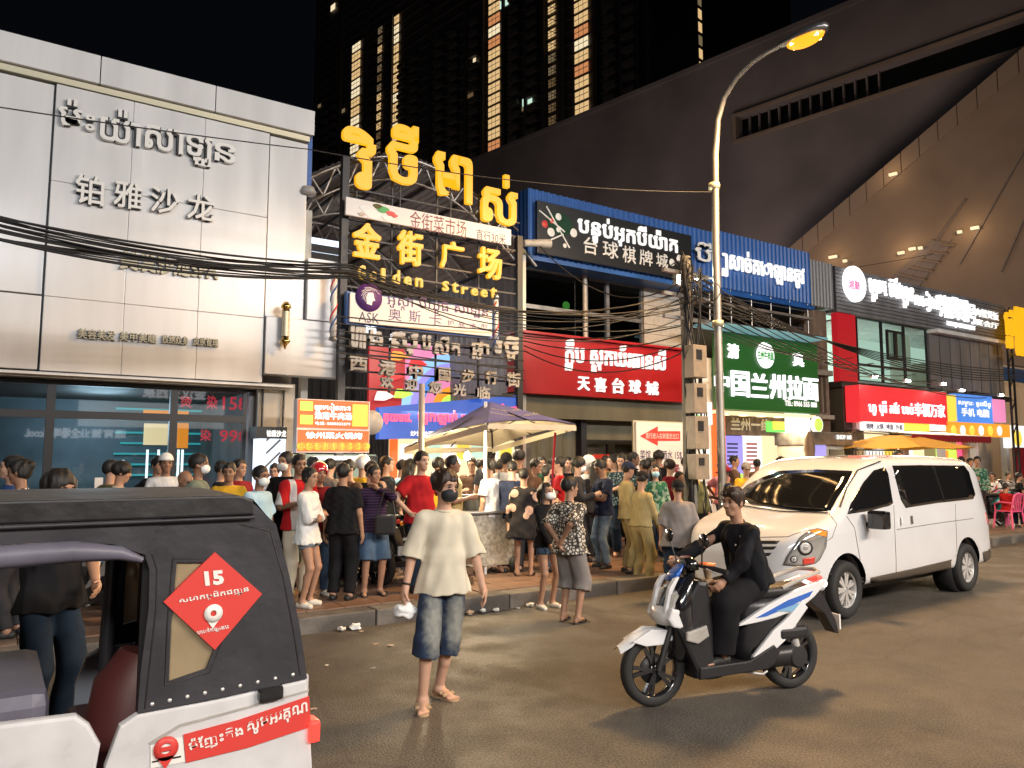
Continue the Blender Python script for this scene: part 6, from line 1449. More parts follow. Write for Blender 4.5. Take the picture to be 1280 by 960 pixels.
def wheel(parent, x, y, r, w, side, rim='rim_silver', spokes=7, z=None, tr=.62, name='wheel'):
    """car or scooter wheel turning about y; side=+1 shows its face to +y"""
    e = bpy.data.objects.new(name, None); COL.objects.link(e); e.parent = parent; e.location = (x, y, r if z is None else z); e.empty_display_size = .1
    h = w/2; prof = [(r*tr, -h*.8), (r*(tr+.04), -h), (r*.90, -h), (r*.975, -h*.8), (r, -h*.35), (r, h*.35), (r*.975, h*.8), (r*.90, h), (r*(tr+.04), h), (r*tr, h*.8)]
    MB().lathe(prof, axis='y', n=36).build('tyre', 'tyre', e)
    m_ = MB(); m_.lathe([(r*tr, -h*.8), (r*(tr-.03), -h*.75), (r*(tr-.06), 0), (r*(tr-.03), h*.7), (r*(tr+.01), h*.82)], axis='y', n=36)
    m_.lathe([(0, side*h*.62), (r*.13, side*h*.62), (r*.15, side*h*.3), (r*.15, -side*h*.3), (0, -side*h*.3)], axis='y', n=16)
    for k in range(spokes):
        a = k*math.tau/spokes
        for da in ((-.16, .16) if spokes < 8 else (0,)):
            p0 = (r*.11*math.cos(a), side*h*.55, r*.11*math.sin(a)); p1 = (r*(tr-.03)*math.cos(a+da), side*h*.45, r*(tr-.03)*math.sin(a+da)); m_.beam(p0, p1, .10*r, .03, up=(0, 1, 0))
    m_.build('rim', rim, e)
    MB().lathe([(0, 0), (r*.42, 0), (r*.42, .012), (0, .012)], (0, -side*h*.2, 0), 'y', 20).build('brake_disc', 'engine', e)
    return e
# ---------------- white van
vn = thing('white_van', 'white passenger van with dark tinted side windows parked behind the scooter rider', 'van', (9.93, 6.43, 0), math.radians(182.9))
stx = [-2.62, -2.60, -2.56, -2.5, -2.42, -2.32, -2.15, -1.9, -1.6, -1.3, -1, -.7, -.4, -.1, .2, .5, .7, .85, 1., 1.15, 1.3, 1.45, 1.58, 1.68, 1.8, 1.95, 2.1, 2.22, 2.32, 2.4, 2.46, 2.5, 2.52]
def vtop(x): return float(np.interp(x, [-2.62, -2.60, -2.56, -2.5, -2.42, -2.30, -2.1, -1.2, -.2, .45, .75, 1.0, 1.3, 1.55, 1.66, 1.8, 2.05, 2.25, 2.38, 2.46, 2.52], [1.02, 1.18, 1.42, 1.62, 1.76, 1.84, 1.875, 1.905, 1.90, 1.875, 1.81, 1.67, 1.46, 1.27, 1.20, 1.165, 1.10, 1.03, .95, .85, .70]))
def vw(x): return float(np.interp(x, [-2.62, -2.55, -2.4, -2.1, -1, 1.2, 1.8, 2.1, 2.3, 2.42, 2.48, 2.52], [.78, .86, .905, .93, .945, .945, .925, .88, .80, .70, .60, .50]))
def vsec(x):
    zt, W = vtop(x), vw(x); zb = .32 if x < 2.3 else .32 + (x - 2.3)*.2; out = [(0, zb), (W*.6, zb), (W*.93, zb + .01), (W*.985, zb + .06), (W, zb + .2)]
    sh = min(.98, zt - .16)
    for t in (.33, .66, 1): z = zb + .2 + (sh - zb - .2)*t; out.append((W*(1 - .012*t), z))
    rc = min(.17, (zt - sh)*.75); zr = zt - rc
    tum = .15*max(0, (zr - .98))/.8
    for t in (.25, .5, .75, 1): z = sh + (zr - sh)*t; out.append((W*(.988) - tum*t*1.0, z))
    yc = W*.988 - tum - rc
    for a in (22.5, 45, 67.5, 90): aa = math.radians(a); out.append((yc + rc*math.cos(aa), zr + rc*math.sin(aa)))
    out += [(yc*.66, zt + .012), (yc*.33, zt + .02), (0, zt + .022)]
    return out
S_ = [vsec(x) for x in stx]; nS = len(S_[0]); V = []; F = []
for x, s in zip(stx, S_): V += [(x, y, z) for y, z in s] + [(x, -y, z) for y, z in s[-2:0:-1]]
nr = 2*nS - 2
for i in range(len(stx) - 1):
    for k in range(nr): F.append((i*nr+k, i*nr+(k+1) % nr, (i+1)*nr+(k+1) % nr, (i+1)*nr+k))
F.append(tuple(range(nr))); F.append(tuple(range((len(stx)-1)*nr, len(stx)*nr))[::-1])
vb = MB().add(V, F, True).build('body', 'van_white', vn)
# wheel arches cut through the body
md = vb.modifiers.new('s', 'SUBSURF'); md.levels = 2; bpy.context.view_layer.update(); me = bpy.data.meshes.new_from_object(vb.evaluated_get(bpy.context.evaluated_depsgraph_get())); vb.modifiers.clear(); vb.data = me
FX, RX, WR = 1.57, -1.60, .335
bm = bmesh.new(); bm.from_mesh(me); AR = .405        # open the wheel arches and round their rims
for x in (FX, RX):
    c = Vector((x, 0, WR + .02)); inside = lambda v: abs(v.co.y) > .55 and math.hypot(v.co.x - c.x, v.co.z - c.z) < AR
    bmesh.ops.delete(bm, geom=[f for f in bm.faces if all(inside(v) for v in f.verts)], context='FACES')
    for v in bm.verts:
        if inside(v) and v.link_faces and v.is_boundary:
            d = Vector((v.co.x - c.x, 0, v.co.z - c.z)); L_ = d.length or 1; v.co.x = c.x + d.x/L_*AR; v.co.z = c.z + d.z/L_*AR
bmesh.ops.delete(bm, geom=[v for v in bm.verts if not v.link_faces], context='VERTS'); bm.to_mesh(me); bm.free()
for p_ in vb.data.polygons: p_.use_smooth = True
for x in (FX, RX):
    for sg in (1, -1):
        MB().lathe([(.30, sg*.60), (.41, sg*.60), (.41, sg*.87), (.395, sg*.87), (.395, sg*.61)], (x, 0, WR + .02), 'y', 40).build('arch_liner', 'sc_black', vn)
        wheel(vn, x, sg*.83, WR, .21, sg, spokes=7)
MB().box(-2.2, -.6, .22, 2.1, .6, .34).build('underbody', 'sc_black', vn)
sv = Surf(vb)
def VP(poly, name, m, **k): return px_patch(sv, poly, name, m, vn, **k)
VP([(919, 621), (934, 606), (953, 597), (975, 588.5), (1022, 587), (1066, 589), (1060, 603), (1047, 622), (1038, 639), (1010, 640), (975, 636), (940, 631)], 'windshield', 'tint_glass', n=3)
VP([(1059, 643), (1063, 630), (1079, 603), (1092, 588), (1106, 584), (1110, 592), (1116, 629), (1112, 632), (1090, 638)], 'window', 'tint_glass', n=3)
VP([(1115, 582), (1150, 581.5), (1205, 582), (1211, 590), (1219, 618), (1216, 624), (1170, 629), (1132, 635), (1126, 625)], 'window', 'tint_glass', n=3)
px_line(sv, [(1166, 583), (1180, 627)], 'window_divider', 'sc_black', vn, .006, .008)
px_line(sv, [(1087, 640), (1084, 590)], 'window_divider', 'sc_black', vn, .008, .008) if False else None
VP([(979, 706), (984, 695), (1000, 672), (1012, 663), (1022, 661), (1034, 664), (1032, 684), (1024, 700), (1019, 704), (1000, 708)], 'headlight', 'lamp_clear', n=3, off=.008)
VP([(1012, 664), (1022, 662), (1033, 665), (1032, 671), (1018, 668)], 'indicator_lens', 'lamp_amber', n=3, off=.014); VP([(1003, 698), (1018, 696), (1017, 704), (1003, 706)], 'corner_lens', 'lamp_red', n=3, off=.014)
for cx, cy, r in ((1006, 685, 9.5), (992, 699, 4.5)):
    VP([(cx + r*math.cos(a), cy + r*math.sin(a)) for a in [i*math.tau/12 for i in range(12)]], 'reflector_ring', 'steel_dark', n=1, off=.012); VP([(cx + r*.72*math.cos(a), cy + r*.72*math.sin(a)) for a in [i*math.tau/12 for i in range(12)]], 'reflector', 'rim_silver', n=1, off=.016); VP([(cx + r*.3*math.cos(a), cy + r*.3*math.sin(a)) for a in [i*math.tau/8 for i in range(8)]], 'bulb', 'lamp_clear', n=1, off=.02)
px_line(sv, [(979, 706), (984, 695), (1000, 672), (1012, 663), (1022, 661), (1034, 664), (1032, 684), (1024, 700), (1019, 704), (1000, 708), (979, 706)], 'headlight_seal', 'sc_black', vn, .004, .006)
for i, (x0, y0, x1, y1) in enumerate(((905, 676, 975, 676), (905, 684, 971, 683), (905, 692, 965, 691))): VP([(x0, y0), (x1, y1), (x1 - 4, y1 + 4), (x0, y0 + 4)], 'grille_slot', 'sc_black', n=5, off=.004)
px_line(sv, [(925, 672), (985, 671), (1010, 661)], 'hood_seam', 'van_trim', vn, .0035); px_line(sv, [(1036, 642), (1046, 655), (1040, 672), (1034, 676)], 'fender_seam', 'van_trim', vn, .0035)
px_line(sv, [(1117, 632), (1120, 700), (1120, 722)], 'door_seam', 'van_trim', vn, .0035); px_line(sv, [(1058, 645), (1068, 660), (1075, 700), (1083, 725)], 'door_seam', 'van_trim', vn, .0035); px_line(sv, [(1121, 662), (1165, 655), (1216, 648)], 'slide_rail', 'van_trim', vn, .004)
px_line(sv, [(1194, 630), (1195, 660), (1196, 690)], 'door_seam', 'van_trim', vn, .003)
VP([(1088, 722), (1140, 711), (1199, 697), (1199, 713), (1140, 728), (1088, 741)], 'sill_trim', 'van_trim', n=6, off=.012); px_line(sv, [(1094, 734), (1194, 710)], 'sill_strip', 'gold_trim', vn, .005, .014)
VP([(905, 718), (960, 727), (1010, 730), (1022, 728), (1024, 744), (1010, 750), (960, 748), (905, 738)], 'bumper_trim', 'van_trim', n=6, off=.012); VP([(1228, 690), (1240, 686), (1240, 702), (1230, 706)], 'bumper_trim', 'van_trim', n=4, off=.01)
for (x, y) in ((1126, 652), (1139, 650)): px_line(sv, [(x - 1, y - 5), (x, y + 5)], 'door_handle', 'van_trim' if x > 1130 else 'rim_silver', vn, .012, .02, 4)
VP([(1236, 640), (1241, 641), (1242, 655), (1238, 655)], 'tail_lamp', 'lamp_red', n=3, off=.01)
px_line(sv, [(1050, 634), (1058, 610), (1072, 588), (1100, 577)], 'pillar_trim', 'sc_black', vn, .010, .006); px_line(sv, [(930, 633), (975, 640), (1035, 642)], 'wiper', 'sc_black', vn, .008, .012); px_line(sv, [(980, 634), (1030, 638)], 'wiper', 'sc_black', vn, .007, .016)
MB().bbox(1.02, .965, 1.02, 1.16, 1.20, 1.24, .035).build('wing_mirror', 'sc_gloss_black', vn); MB().beam((1.05, .90, 1.06), (1.08, .99, 1.08), .07, .05).build('mirror_arm', 'sc_black', vn)
MB().bbox(1.02, -1.20, 1.02, 1.16, -.965, 1.24, .035).build('wing_mirror', 'sc_gloss_black', vn)
MB().box(-.9, -.5, .9, -.5, .5, 1.2)
# ---------------- tuk-tuk in the near left corner
tk = thing('tuk_tuk', 'black-hooded white tuk-tuk with red diamond sticker passing in the near left corner', 'tuk-tuk', (0, 3.3, 0))
TY, TW_ = 3.3, 1.25
def tp(px, py, Y=TY): v = onY(px, py, Y); return (v.x, v.z)
def side(poly, name, m, y0, y1, par=tk, bev=0):
    """flat outline in x-z given a thickness from y0 to y1 (local to the tuk-tuk)"""
    bm = bmesh.new(); vs = [bm.verts.new((x, y0, z)) for x, z in poly]; f = bm.faces.new(vs)
    r = bmesh.ops.extrude_face_region(bm, geom=[f]); 
    for v in r['geom']:
        if isinstance(v, bmesh.types.BMVert): v.co.y = y1
    bmesh.ops.recalc_face_normals(bm, faces=bm.faces[:])
    if bev: bmesh.ops.bevel(bm, geom=[e for e in bm.edges if abs(e.verts[0].co.y - e.verts[1].co.y) < 1e-5 and e.calc_face_angle(0) > .5], offset=bev, segments=2, affect='EDGES', profile=.6)
    bmesh.ops.triangulate(bm, faces=[f for f in bm.faces if len(f.verts) > 4])
    me = bpy.data.meshes.new(name); bm.to_mesh(me); bm.free(); me.materials.append(M(m)); o = bpy.data.objects.new(name, me); COL.objects.link(o); o.parent = par; return o
T_ = lambda pts: [tp(*p) for p in pts]
def shift(poly, dx, dz=0): return [(x + dx, z + dz) for x, z in poly]
fx0 = -1.55
q_out = T_([(196, 618), (300, 616), (318, 622), (345, 655), (362, 720), (376, 790), (384, 848), (280, 872), (172, 892), (176, 840), (186, 760), (187, 712), (180, 692)])
win = T_([(221, 703), (272, 703), (274, 745), (272, 800), (258, 836), (211, 852), (214, 780)])
# quarter panel as a ring around its clear window: two halves
A_ = T_([(180, 690), (196, 627), (300, 625), (318, 630), (345, 655), (362, 720), (376, 790), (384, 848), (330, 860), (258, 876), (258, 836), (272, 800), (274, 745), (272, 703), (221, 703)])
B_ = T_([(180, 690), (221, 703), (214, 780), (211, 852), (258, 836), (258, 876), (172, 892), (176, 840), (186, 760), (187, 712)])
for yy in (0, TW_):
    side(A_, 'canopy_side', 'canvas_grey', yy, yy + .03); side(B_, 'canopy_side', 'canvas_grey', yy, yy + .03); side(win, 'clear_window', 'clear_vinyl', yy + .012, yy + .016)
    zt_, zm_ = 1.704, tp(100, 655)[1]
    side([(fx0, zm_ + .01), (tp(316, 655)[0], zm_ + .01), (tp(316, 628)[0], zt_ - .02), (tp(298, 622)[0], zt_), (fx0, zt_)], 'roof_edge', 'canvas_black', yy - .012, yy + .05, bev=.008)
    side([(fx0, tp(0, 682)[1]), (tp(60, 678)[0], tp(60, 678)[1]), (tp(140, 680)[0], tp(140, 680)[1]), (tp(183, 694)[0], tp(183, 694)[1]), (tp(200, 690)[0], zm_ + .008), (fx0, zm_ + .008)], 'canopy_drop', 'canvas_grey', yy - .004, yy + .028)
# stitched seams round the window and along the hem, press studs on the hem
def seam(pts, r=.005): MB().tube([(x, .001, z) for x, z in pts], r*.7, 6).build('seam', 'canvas_black', tk)
seam([(x*1.0, z) for x, z in T_([(216, 698), (276, 698), (279, 745), (277, 803), (261, 841), (206, 857), (209, 780), (216, 698)])]); seam(T_([(190, 692), (196, 712), (195, 760), (186, 840), (181, 886)])); seam(T_([(300, 655), (338, 664), (354, 722), (367, 790), (375, 843)]))
for i in range(9):
    x_, z_ = tp(190 + i*22, 880 - i*4.6); MB().lathe([(0, -.004), (.006, -.003), (.008, 0)], (x_, -.002, z_), 'y', 10).build('press_stud', 'rim_silver', tk)
# seam piping and rolled side curtain
MB().tube([(fx0, -.018, zm_), (tp(316, 655)[0], -.018, zm_)], .008, 6).build('piping', 'canvas_grey', tk)
rz_ = tp(60, 693)[1]
MB().tube([(fx0, .0, rz_ + .0), (tp(0, 695)[0], -.01, rz_), (tp(90, 694)[0], -.01, rz_ + .005), (tp(150, 688)[0], -.005, tp(150, 688)[1] - .01), (tp(178, 700)[0], .0, tp(178, 700)[1])], [.04, .042, .04, .026, .012], 12).build('rolled_curtain', 'canvas_purple' if 'canvas_purple' in _M else mk('canvas_purple', (.13, .125, .165), .45, noise=.2, scale=6, bump=.3, bscale=12).name, tk)
# roof, rounded towards the back
xr_ = tp(300, 616)[0]; rear = [(xr_, 1.705), (tp(318, 622)[0], 1.69), (tp(345, 655)[0], tp(345, 655)[1]), (tp(362, 720)[0], tp(362, 720)[1]), (tp(376, 790)[0], tp(376, 790)[1]), (tp(384, 848)[0], tp(384, 848)[1])]
V = []; F = []; prof = [(fx0 - .1, 1.68), (fx0, 1.70)] + [(fx0 + (xr_ - fx0)*t, 1.705 + .004*math.sin(math.pi*t)) for t in (.2, .4, .6, .8)] + rear
for x, z in prof:
    for k in range(9): t = k/8; V.append((x, t*TW_ + .02, z - .004 + .012*math.sin(math.pi*t)))
for i in range(len(prof) - 1):
    for k in range(8): F.append((i*9+k, i*9+k+1, (i+1)*9+k+1, (i+1)*9+k))
MB().add(V, F, True).build('roof', 'canvas_black', tk)
# window in the back sheet
# white body
body = T_([(172, 893), (280, 873), (384, 849), (388, 905), (391, 960)]) + [(tp(391, 960)[0] + .01, .30), (tp(130, 960)[0], .30), tp(131, 960), tp(150, 908)]
side(body, 'body_side', 'tuk_white', .0, .05, bev=.012); side(shift(body, 0), 'body_side', 'tuk_white', TW_ - .02, TW_ + .03, bev=.012)
MB().box(tp(130, 960)[0], .05, .30, tp(384, 900)[0] - .02, TW_ - .03, .42).build('floor', 'steel_dark', tk); MB().bbox(tp(384, 900)[0] - .03, .03, .30, tp(384, 900)[0] + .015, TW_ - .02, .93, .01).build('rear_panel', 'tuk_white', tk)
door = T_([(-60, 912), (95, 893), (112, 905), (126, 930), (120, 962)]) + [(tp(120, 960)[0], .30), (-.35, .30), (-.35, tp(0, 905)[1])]
side(door, 'side_step_panel', 'tuk_white', -.01, .04, bev=.015)
MB().box(fx0, .05, .28, tp(120, 960)[0] + .05, TW_, .36).build('floor', 'steel_dark', tk)
side(T_([(186, 928), (225, 905), (300, 885), (386, 862), (386, 864), (300, 888), (226, 908), (188, 931)]), 'body_crease', 'letter_grey', -.004, .002)
side(T_([(229, 918), (300, 899), (386, 870), (388, 908), (310, 934), (232, 953)]), 'red_stripe', 'red_print', -.006, .001)
side(T_([(188, 932), (228, 921), (231, 952), (188, 960)]), 'white_sticker', 'letter_white', -.004, .001)
c = tp(207, 935); MB().lathe([(.02, 0), (.045, 0), (.045, .004), (.02, .004)], (c[0], -.010, c[1]), 'y', 20).build('pin_logo', 'red_print', tk); side([(c[0] - .03, c[1] - .03), (c[0], c[1] - .075), (c[0] + .03, c[1] - .03)], 'pin_point', 'red_print', -.010, -.005); MB().box(c[0] - .02, -.012, c[1] - .008, c[0] + .02, -.0105, c[1] + .008).build('pin_bar', 'red_print', tk)
side(T_([(190, 951), (226, 944), (226, 946), (190, 953)]), 'small_print', 'sc_black', -.006, -.004)
def slant_text(s, pts4, m, dy, bold=.02):
    (ax, az), (bx, bz), (cx2, cz2), (dx2, dz2) = [tp(*p) for p in pts4]; V, F = text_geo(s, bold); lo, hi = V.min(0), V.max(0); P = []
    for v in V:
        s_, t = (v[0] - lo[0])/(hi[0] - lo[0]), (v[1] - lo[1])/(hi[1] - lo[1]); x = (ax*(1-s_) + bx*s_)*(1-t) + (dx2*(1-s_) + cx2*s_)*t; z = (az*(1-s_) + bz*s_)*(1-t) + (dz2*(1-s_) + cz2*s_)*t; P.append((x, dy, z))
    return MB().add(P, F).build('lettering', m, tk, fix=False)
slant_text('ម៉ែញ្រះតឹង', [(236, 944), (304, 922), (302, 904), (234, 924)], 'letter_white', -.009); slant_text('សូមអរគុណ', [(309, 920), (384, 893), (383, 876), (308, 902)], 'letter_white', -.009)
dia = T_([(268, 690), (327, 742), (268, 812), (204, 752)]); side(dia, 'diamond_sticker', 'red_print', -.008, .012)
slant_text('15', [(256, 732), (280, 730), (278, 712), (254, 714)], 'letter_white', -.011, .05); slant_text('សេវាកម្មដឹកជញ្ជូន', [(224, 756), (311, 741), (309, 731), (223, 746)], 'letter_white', -.011); slant_text('ហៅឥឡូវនេះ', [(246, 794), (286, 786), (284, 779), (245, 787)], 'letter_white', -.011)
c = tp(266, 766); MB().lathe([(.012, 0), (.036, 0), (.036, .004), (.012, .004)], (c[0], -.014, c[1]), 'y', 20).build('pin_logo', 'letter_white', tk); side([(c[0] - .025, c[1] - .024), (c[0], c[1] - .06), (c[0] + .025, c[1] - .024)], 'pin_point', 'letter_white', -.012, -.007)
c = tp(337, 866); MB().bbox(c[0] - .052, -.03, c[1] - .028, c[0] + .052, .01, c[1] + .028, .014).build('side_reflector', 'sc_gloss_black', tk)
c = tp(389, 914); MB().bbox(c[0] - .015, -.02, c[1] - .045, c[0] + .035, .08, c[1] + .045, .014).build('tail_light', 'tail_red', tk)
point('tail_glow', (c[0] + .12, TY + .03, c[1]), .6, (1, .05, .03), .03)
# inside: seats, bulkhead, pillars, hood frame
MB().bbox(tp(120, 850)[0], .12, .38, tp(186, 850)[0] + .1, TW_ - .1, .66, .04).build('rear_seat', 'seat_maroon', tk)
m_ = MB(); m_.tube([(tp(175, 850)[0] + .05, .5, .60), (tp(180, 850)[0] + .07, .5, .88), (tp(184, 820)[0] + .1, .5, 1.0)], [.20, .19, .13], 14); m_.build('seat_back', 'seat_maroon', tk)
MB().bbox(tp(-60, 850)[0] - .1, .2, .5, tp(70, 850)[0], TW_ - .2, .98, .06).build('driver_seat_back', 'canvas_purple', tk); MB().bbox(tp(8, 850)[0], .17, .62, tp(48, 850)[0], .199, .88, .02).build('backrest_hole', 'sc_black', tk)
for (px, y) in ((138, TW_ - .1), (186, .06)): m_ = MB(); x = tp(px, 750)[0] + (.30 if y > .5 else 0); m_.beam((x, y, .5), (x, y, 1.7), .06 if y > .5 else .035); m_.build('hood_frame', 'sc_black', tk)
m_ = MB(); m_.tube([(tp(150, 745)[0] + .02, .55, .5), (tp(150, 745)[0] + .04, .55, 1.66)], .028, 8); m_.build('inner_pillar', 'sc_black', tk)
MB().bbox(fx0 - .1, .2, .35, fx0, TW_ - .15, 1.0, .03).build('front_cowl', 'tuk_white', tk)
for (x, y) in ((.75, .12), (.75, TW_ - .12), (-1.35, TW_/2)): wheel(tk, x, y, .21, .11, -1, rim='sc_black', spokes=5)
# ---------------- scooters
def scooter(label, loc, rz, body='sc_white', acc='sc_blue', hero=False, group=None):
    """step-through scooter: x forward, y left"""
    t = thing('scooter', label, 'scooter', loc, rz, group)
    WF, WB, r = .645, -.645, .272
    wheel(t, WF, 0, r, .085, 1, rim='sc_gloss_black', spokes=5, tr=.74, name='front_wheel'); wheel(t, WB, 0, r, .105, 1, rim='sc_gloss_black', spokes=5, tr=.72, name='rear_wheel')
    def sh(poly, name, m, y0, y1, bev=.012): return side(poly, name, m, y0, y1, t, bev)
    def both(poly, name, m, y0, y1, bev=.010):
        sh(poly, name, m, y0, y1, bev); sh(poly, name, m, -y1, -y0, bev)
    m_ = MB()
    for s in (1, -1): m_.tube([(WF, s*.075, r), (WF - .13, s*.075, .62)], [.022, .026], 8)
    m_.tube([(WF - .12, 0, .60), (WF - .22, 0, .98)], .03, 8); m_.build('fork', 'engine', t)
    # mudguard hugging the front wheel with a beak
    V = []; F = []; N = 13
    for i in range(N):
        a = math.radians(38 + 112*i/(N-1)); R_ = r + .035 + (.02 if i < 3 else 0); x, z = WF + R_*math.cos(a), r + R_*math.sin(a)
        if i == 0: x += .05; z -= .01
        for k in range(7): b = (k/6 - .5)*2; V.append((x - .0, .075*b*(1 - .25*(i == 0)), z - .045*b*b))
    for i in range(N-1):
        for k in range(6): F.append((i*7+k, i*7+k+1, (i+1)*7+k+1, (i+1)*7+k))
    MB().add(V, F, True).build('front_mudguard', body, t, fix=False)
    both([(WF + .22, .50), (WF + .05, .58), (WF - .16, .56), (WF - .17, .50), (WF - .05, .46), (WF + .10, .46)], 'mudguard_side', body, .055, .078, .008)
    # front shield built of sloping panels
    def loft(secs, name, m, sm=True):
        V = []; F = []; n = len(secs[0])
        for s_ in secs: V += s_
        for i in range(len(secs)-1):
            for k in range(n): F.append((i*n+k, i*n+(k+1) % n, (i+1)*n+(k+1) % n, (i+1)*n+k))
        F += [tuple(range(n)), tuple(range((len(secs)-1)*n, len(secs)*n))[::-1]]; return MB().add(V, F, sm).build(name, m, t)
    def ring(x, z, hw, hd, dz=0, n=14, p=.75):   # oval section in the x-y plane at height z
        out = []
        for k in range(n):
            a = k*math.tau/n; cx3, sy = math.cos(a), math.sin(a); out.append((x + hd*abs(cx3)**p*(1 if cx3 > 0 else -1), hw*abs(sy)**p*(1 if sy > 0 else -1), z + dz*cx3))
        return out
    loft([ring(.42, .34, .10, .10), ring(.41, .45, .14, .11), ring(.43, .58, .17, .10), ring(.45, .70, .19, .10, -.02), ring(.44, .80, .17, .11, -.04), ring(.40, .90, .14, .10, -.05), ring(.35, .97, .10, .07, -.04)], 'front_cover', 'sc_gloss_black')
    both([(.60, .66), (.555, .60), (.44, .57), (.40, .63), (.47, .72), (.57, .74)], 'headlight_panel', body, .10, .165, .02)
    loft([ring(.52, .60, .10, .075), ring(.545, .66, .13, .08), ring(.53, .73, .12, .07)], 'nose', body)
    both([(.60, .70), (.555, .88), (.50, .95), (.46, .96), (.53, .84), (.565, .70)], 'shield_edge', body, .07, .11, .010)
    both([(.56, .735), (.505, .72), (.47, .80), (.50, .86), (.535, .84)], 'headlight', 'lamp_clear', .05, .135, .015)
    loft([ring(.46, .94, .07, .05, -.02), ring(.42, 1.0, .06, .04, -.02), ring(.37, 1.05, .035, .02, -.02)], 'wind_deflector', acc if hero else body)
    # legshield, floor, tunnel
    loft([ring(.33, .24, .13, .06), ring(.32, .45, .17, .05), ring(.31, .62, .17, .05), ring(.30, .80, .15, .05), ring(.30, .92, .09, .045)], 'leg_shield', 'sc_black')
    both([(.52, .58), (.44, .78), (.33, .93), (.24, .92), (.20, .60), (.20, .24), (.34, .22), (.44, .42)], 'apron_side', 'sc_black', .10, .165, .03)
    both([(.46, .56), (.28, .60), (.26, .52), (.36, .47), (.46, .50)], 'intake_panel', 'letter_grey' if hero else 'sc_gloss_black', .160, .192, .012)
    loft([ring(.30, .20, .12, .04), ring(.2, .19, .15, .14)[:14], ring(.2, .27, .15, .16), ring(.2, .29, .14, .14)], 'fairing_lower', 'sc_black')
    MB().bbox(-.18, -.16, .20, .36, .16, .285, .03).build('floorboard', 'sc_black', t)
    both([(.34, .20), (-.30, .22), (-.42, .34), (-.36, .40), (-.12, .30), (.34, .29)], 'floor_side', 'sc_black', .14, .175, .012)
    # under-seat body, seat, tail
    loft([ring(-.16, .26, .10, .06), ring(-.22, .40, .13, .12), ring(-.33, .55, .14, .22), ring(-.42, .68, .13, .34), ring(-.47, .745, .11, .40)], 'under_seat', 'sc_black')
    loft([[(x, y, z) for x, y, z in ring(-.36, .755, .10, .45)], ring(-.36, .78, .135, .46), ring(-.37, .815, .135, .45, -.01), ring(-.39, .835, .09, .40, -.01)], 'seat', 'seat_vinyl')
    both([(-.02, .56), (-.34, .71), (-.60, .80), (-.90, .87), (-.93, .845), (-.80, .74), (-.66, .66), (-.40, .60), (-.20, .575)], 'tail_panel', body, .115, .155)
    both([(-.66, .72), (-.72, .66), (-.48, .42), (-.27, .29), (-.13, .265), (-.17, .33), (-.36, .50), (-.52, .60)], 'lower_panel', body, .13, .165)
    both([(-.20, .615), (-.52, .73), (-.78, .79), (-.74, .745), (-.52, .675), (-.30, .62)], 'stripe', acc, .156, .161, 0)
    both([(-.40, .655), (-.62, .70), (-.70, .69), (-.55, .64)], 'stripe_light', 'sky_paint' if 'sky_paint' in _M else mk('sky_paint', (.20, .42, .62), .3, coat=1).name, .1565, .162, 0)
    m_ = MB(); m_.tube([(-.50, .12, .82), (-.66, .135, .88), (-.88, .12, .93), (-.94, 0, .935), (-.88, -.12, .93), (-.66, -.135, .88), (-.50, -.12, .82)], .018, 8); m_.build('grab_rail', 'letter_grey' if hero else 'sc_black', t)
    MB().bbox(-.975, -.07, .83, -.91, .07, .89, .02).build('tail_light', 'tail_red' if hero else 'lamp_red', t)
    for s in (1, -1): MB().lathe([(0, -.02), (.028, -.012), (.03, .01), (0, .025)], (-.95, s*.10, .83), 'y', 12).build('indicator', 'drl' if hero else 'lamp_amber', t)
    sh([(-.88, .80), (-.95, .78), (-1.10, .52), (-1.13, .40), (-1.09, .41), (-.98, .58), (-.84, .68)], 'rear_fender', 'sc_black', -.06, .06, .008)
    MB().box(-1.135, -.08, .44, -1.12, .08, .56).build('number_plate', 'letter_white', t)
    # engine and case, shock, exhaust
    loft([[(x, y + .09, z) for x, y, z in ring(-.30, .30, .045, .12)], [(x, y + .10, z) for x, y, z in ring(-.40, .38, .055, .22)], [(x, y + .10, z) for x, y, z in ring(-.45, .30, .055, .26)], [(x, y + .10, z) for x, y, z in ring(-.45, .22, .05, .22)]], 'drive_case', 'engine')
    MB().lathe([(0, .018), (.075, .016), (.09, 0), (.09, -.05), (0, -.05)], (-.62, .145, .28), 'y', 20, False).build('clutch_cover', 'engine', t); MB().lathe([(0, .015), (.06, .013), (.075, 0), (0, 0)], (-.32, .15, .30), 'y', 20, False).build('fan_cover', 'engine', t)
    MB().bbox(-.72, .08, .42, -.42, .17, .52, .03).build('air_box', 'sc_black', t)
    m_ = MB(); m_.tube([(-.62, .12, .34), (-.56, .12, .64)], .035, 10); m_.build('shock_absorber', 'rim_silver', t)
    m_ = MB(); m_.tube([(-.25, -.14, .26), (-.45, -.16, .25), (-.52, -.17, .28)], .022, 8); m_.tube([(-.48, -.17, .28), (-.90, -.18, .38)], [.05, .055], 12); m_.build('exhaust', 'engine', t)
    m_ = MB()
    if not hero: m_.tube([(-.08, .16, .20), (-.16, .24, .10), (-.2, .25, .07)], .012, 6)
    m_.tube([(-.12, .10, .2), (-.26, .15, .18), (-.30, .15, .20)], .010, 6); m_.build('side_stand', 'rim_silver', t)
    # handlebar
    m_ = MB(); m_.tube([(.30, 0, .96), (.29, 0, 1.02)], .03, 8)
    for s in (1, -1): m_.tube([(.30, 0, 1.01), (.30, s*.13, 1.04), (.25, s*.24, 1.03)], .014, 8)
    m_.build('handlebar', 'engine', t)
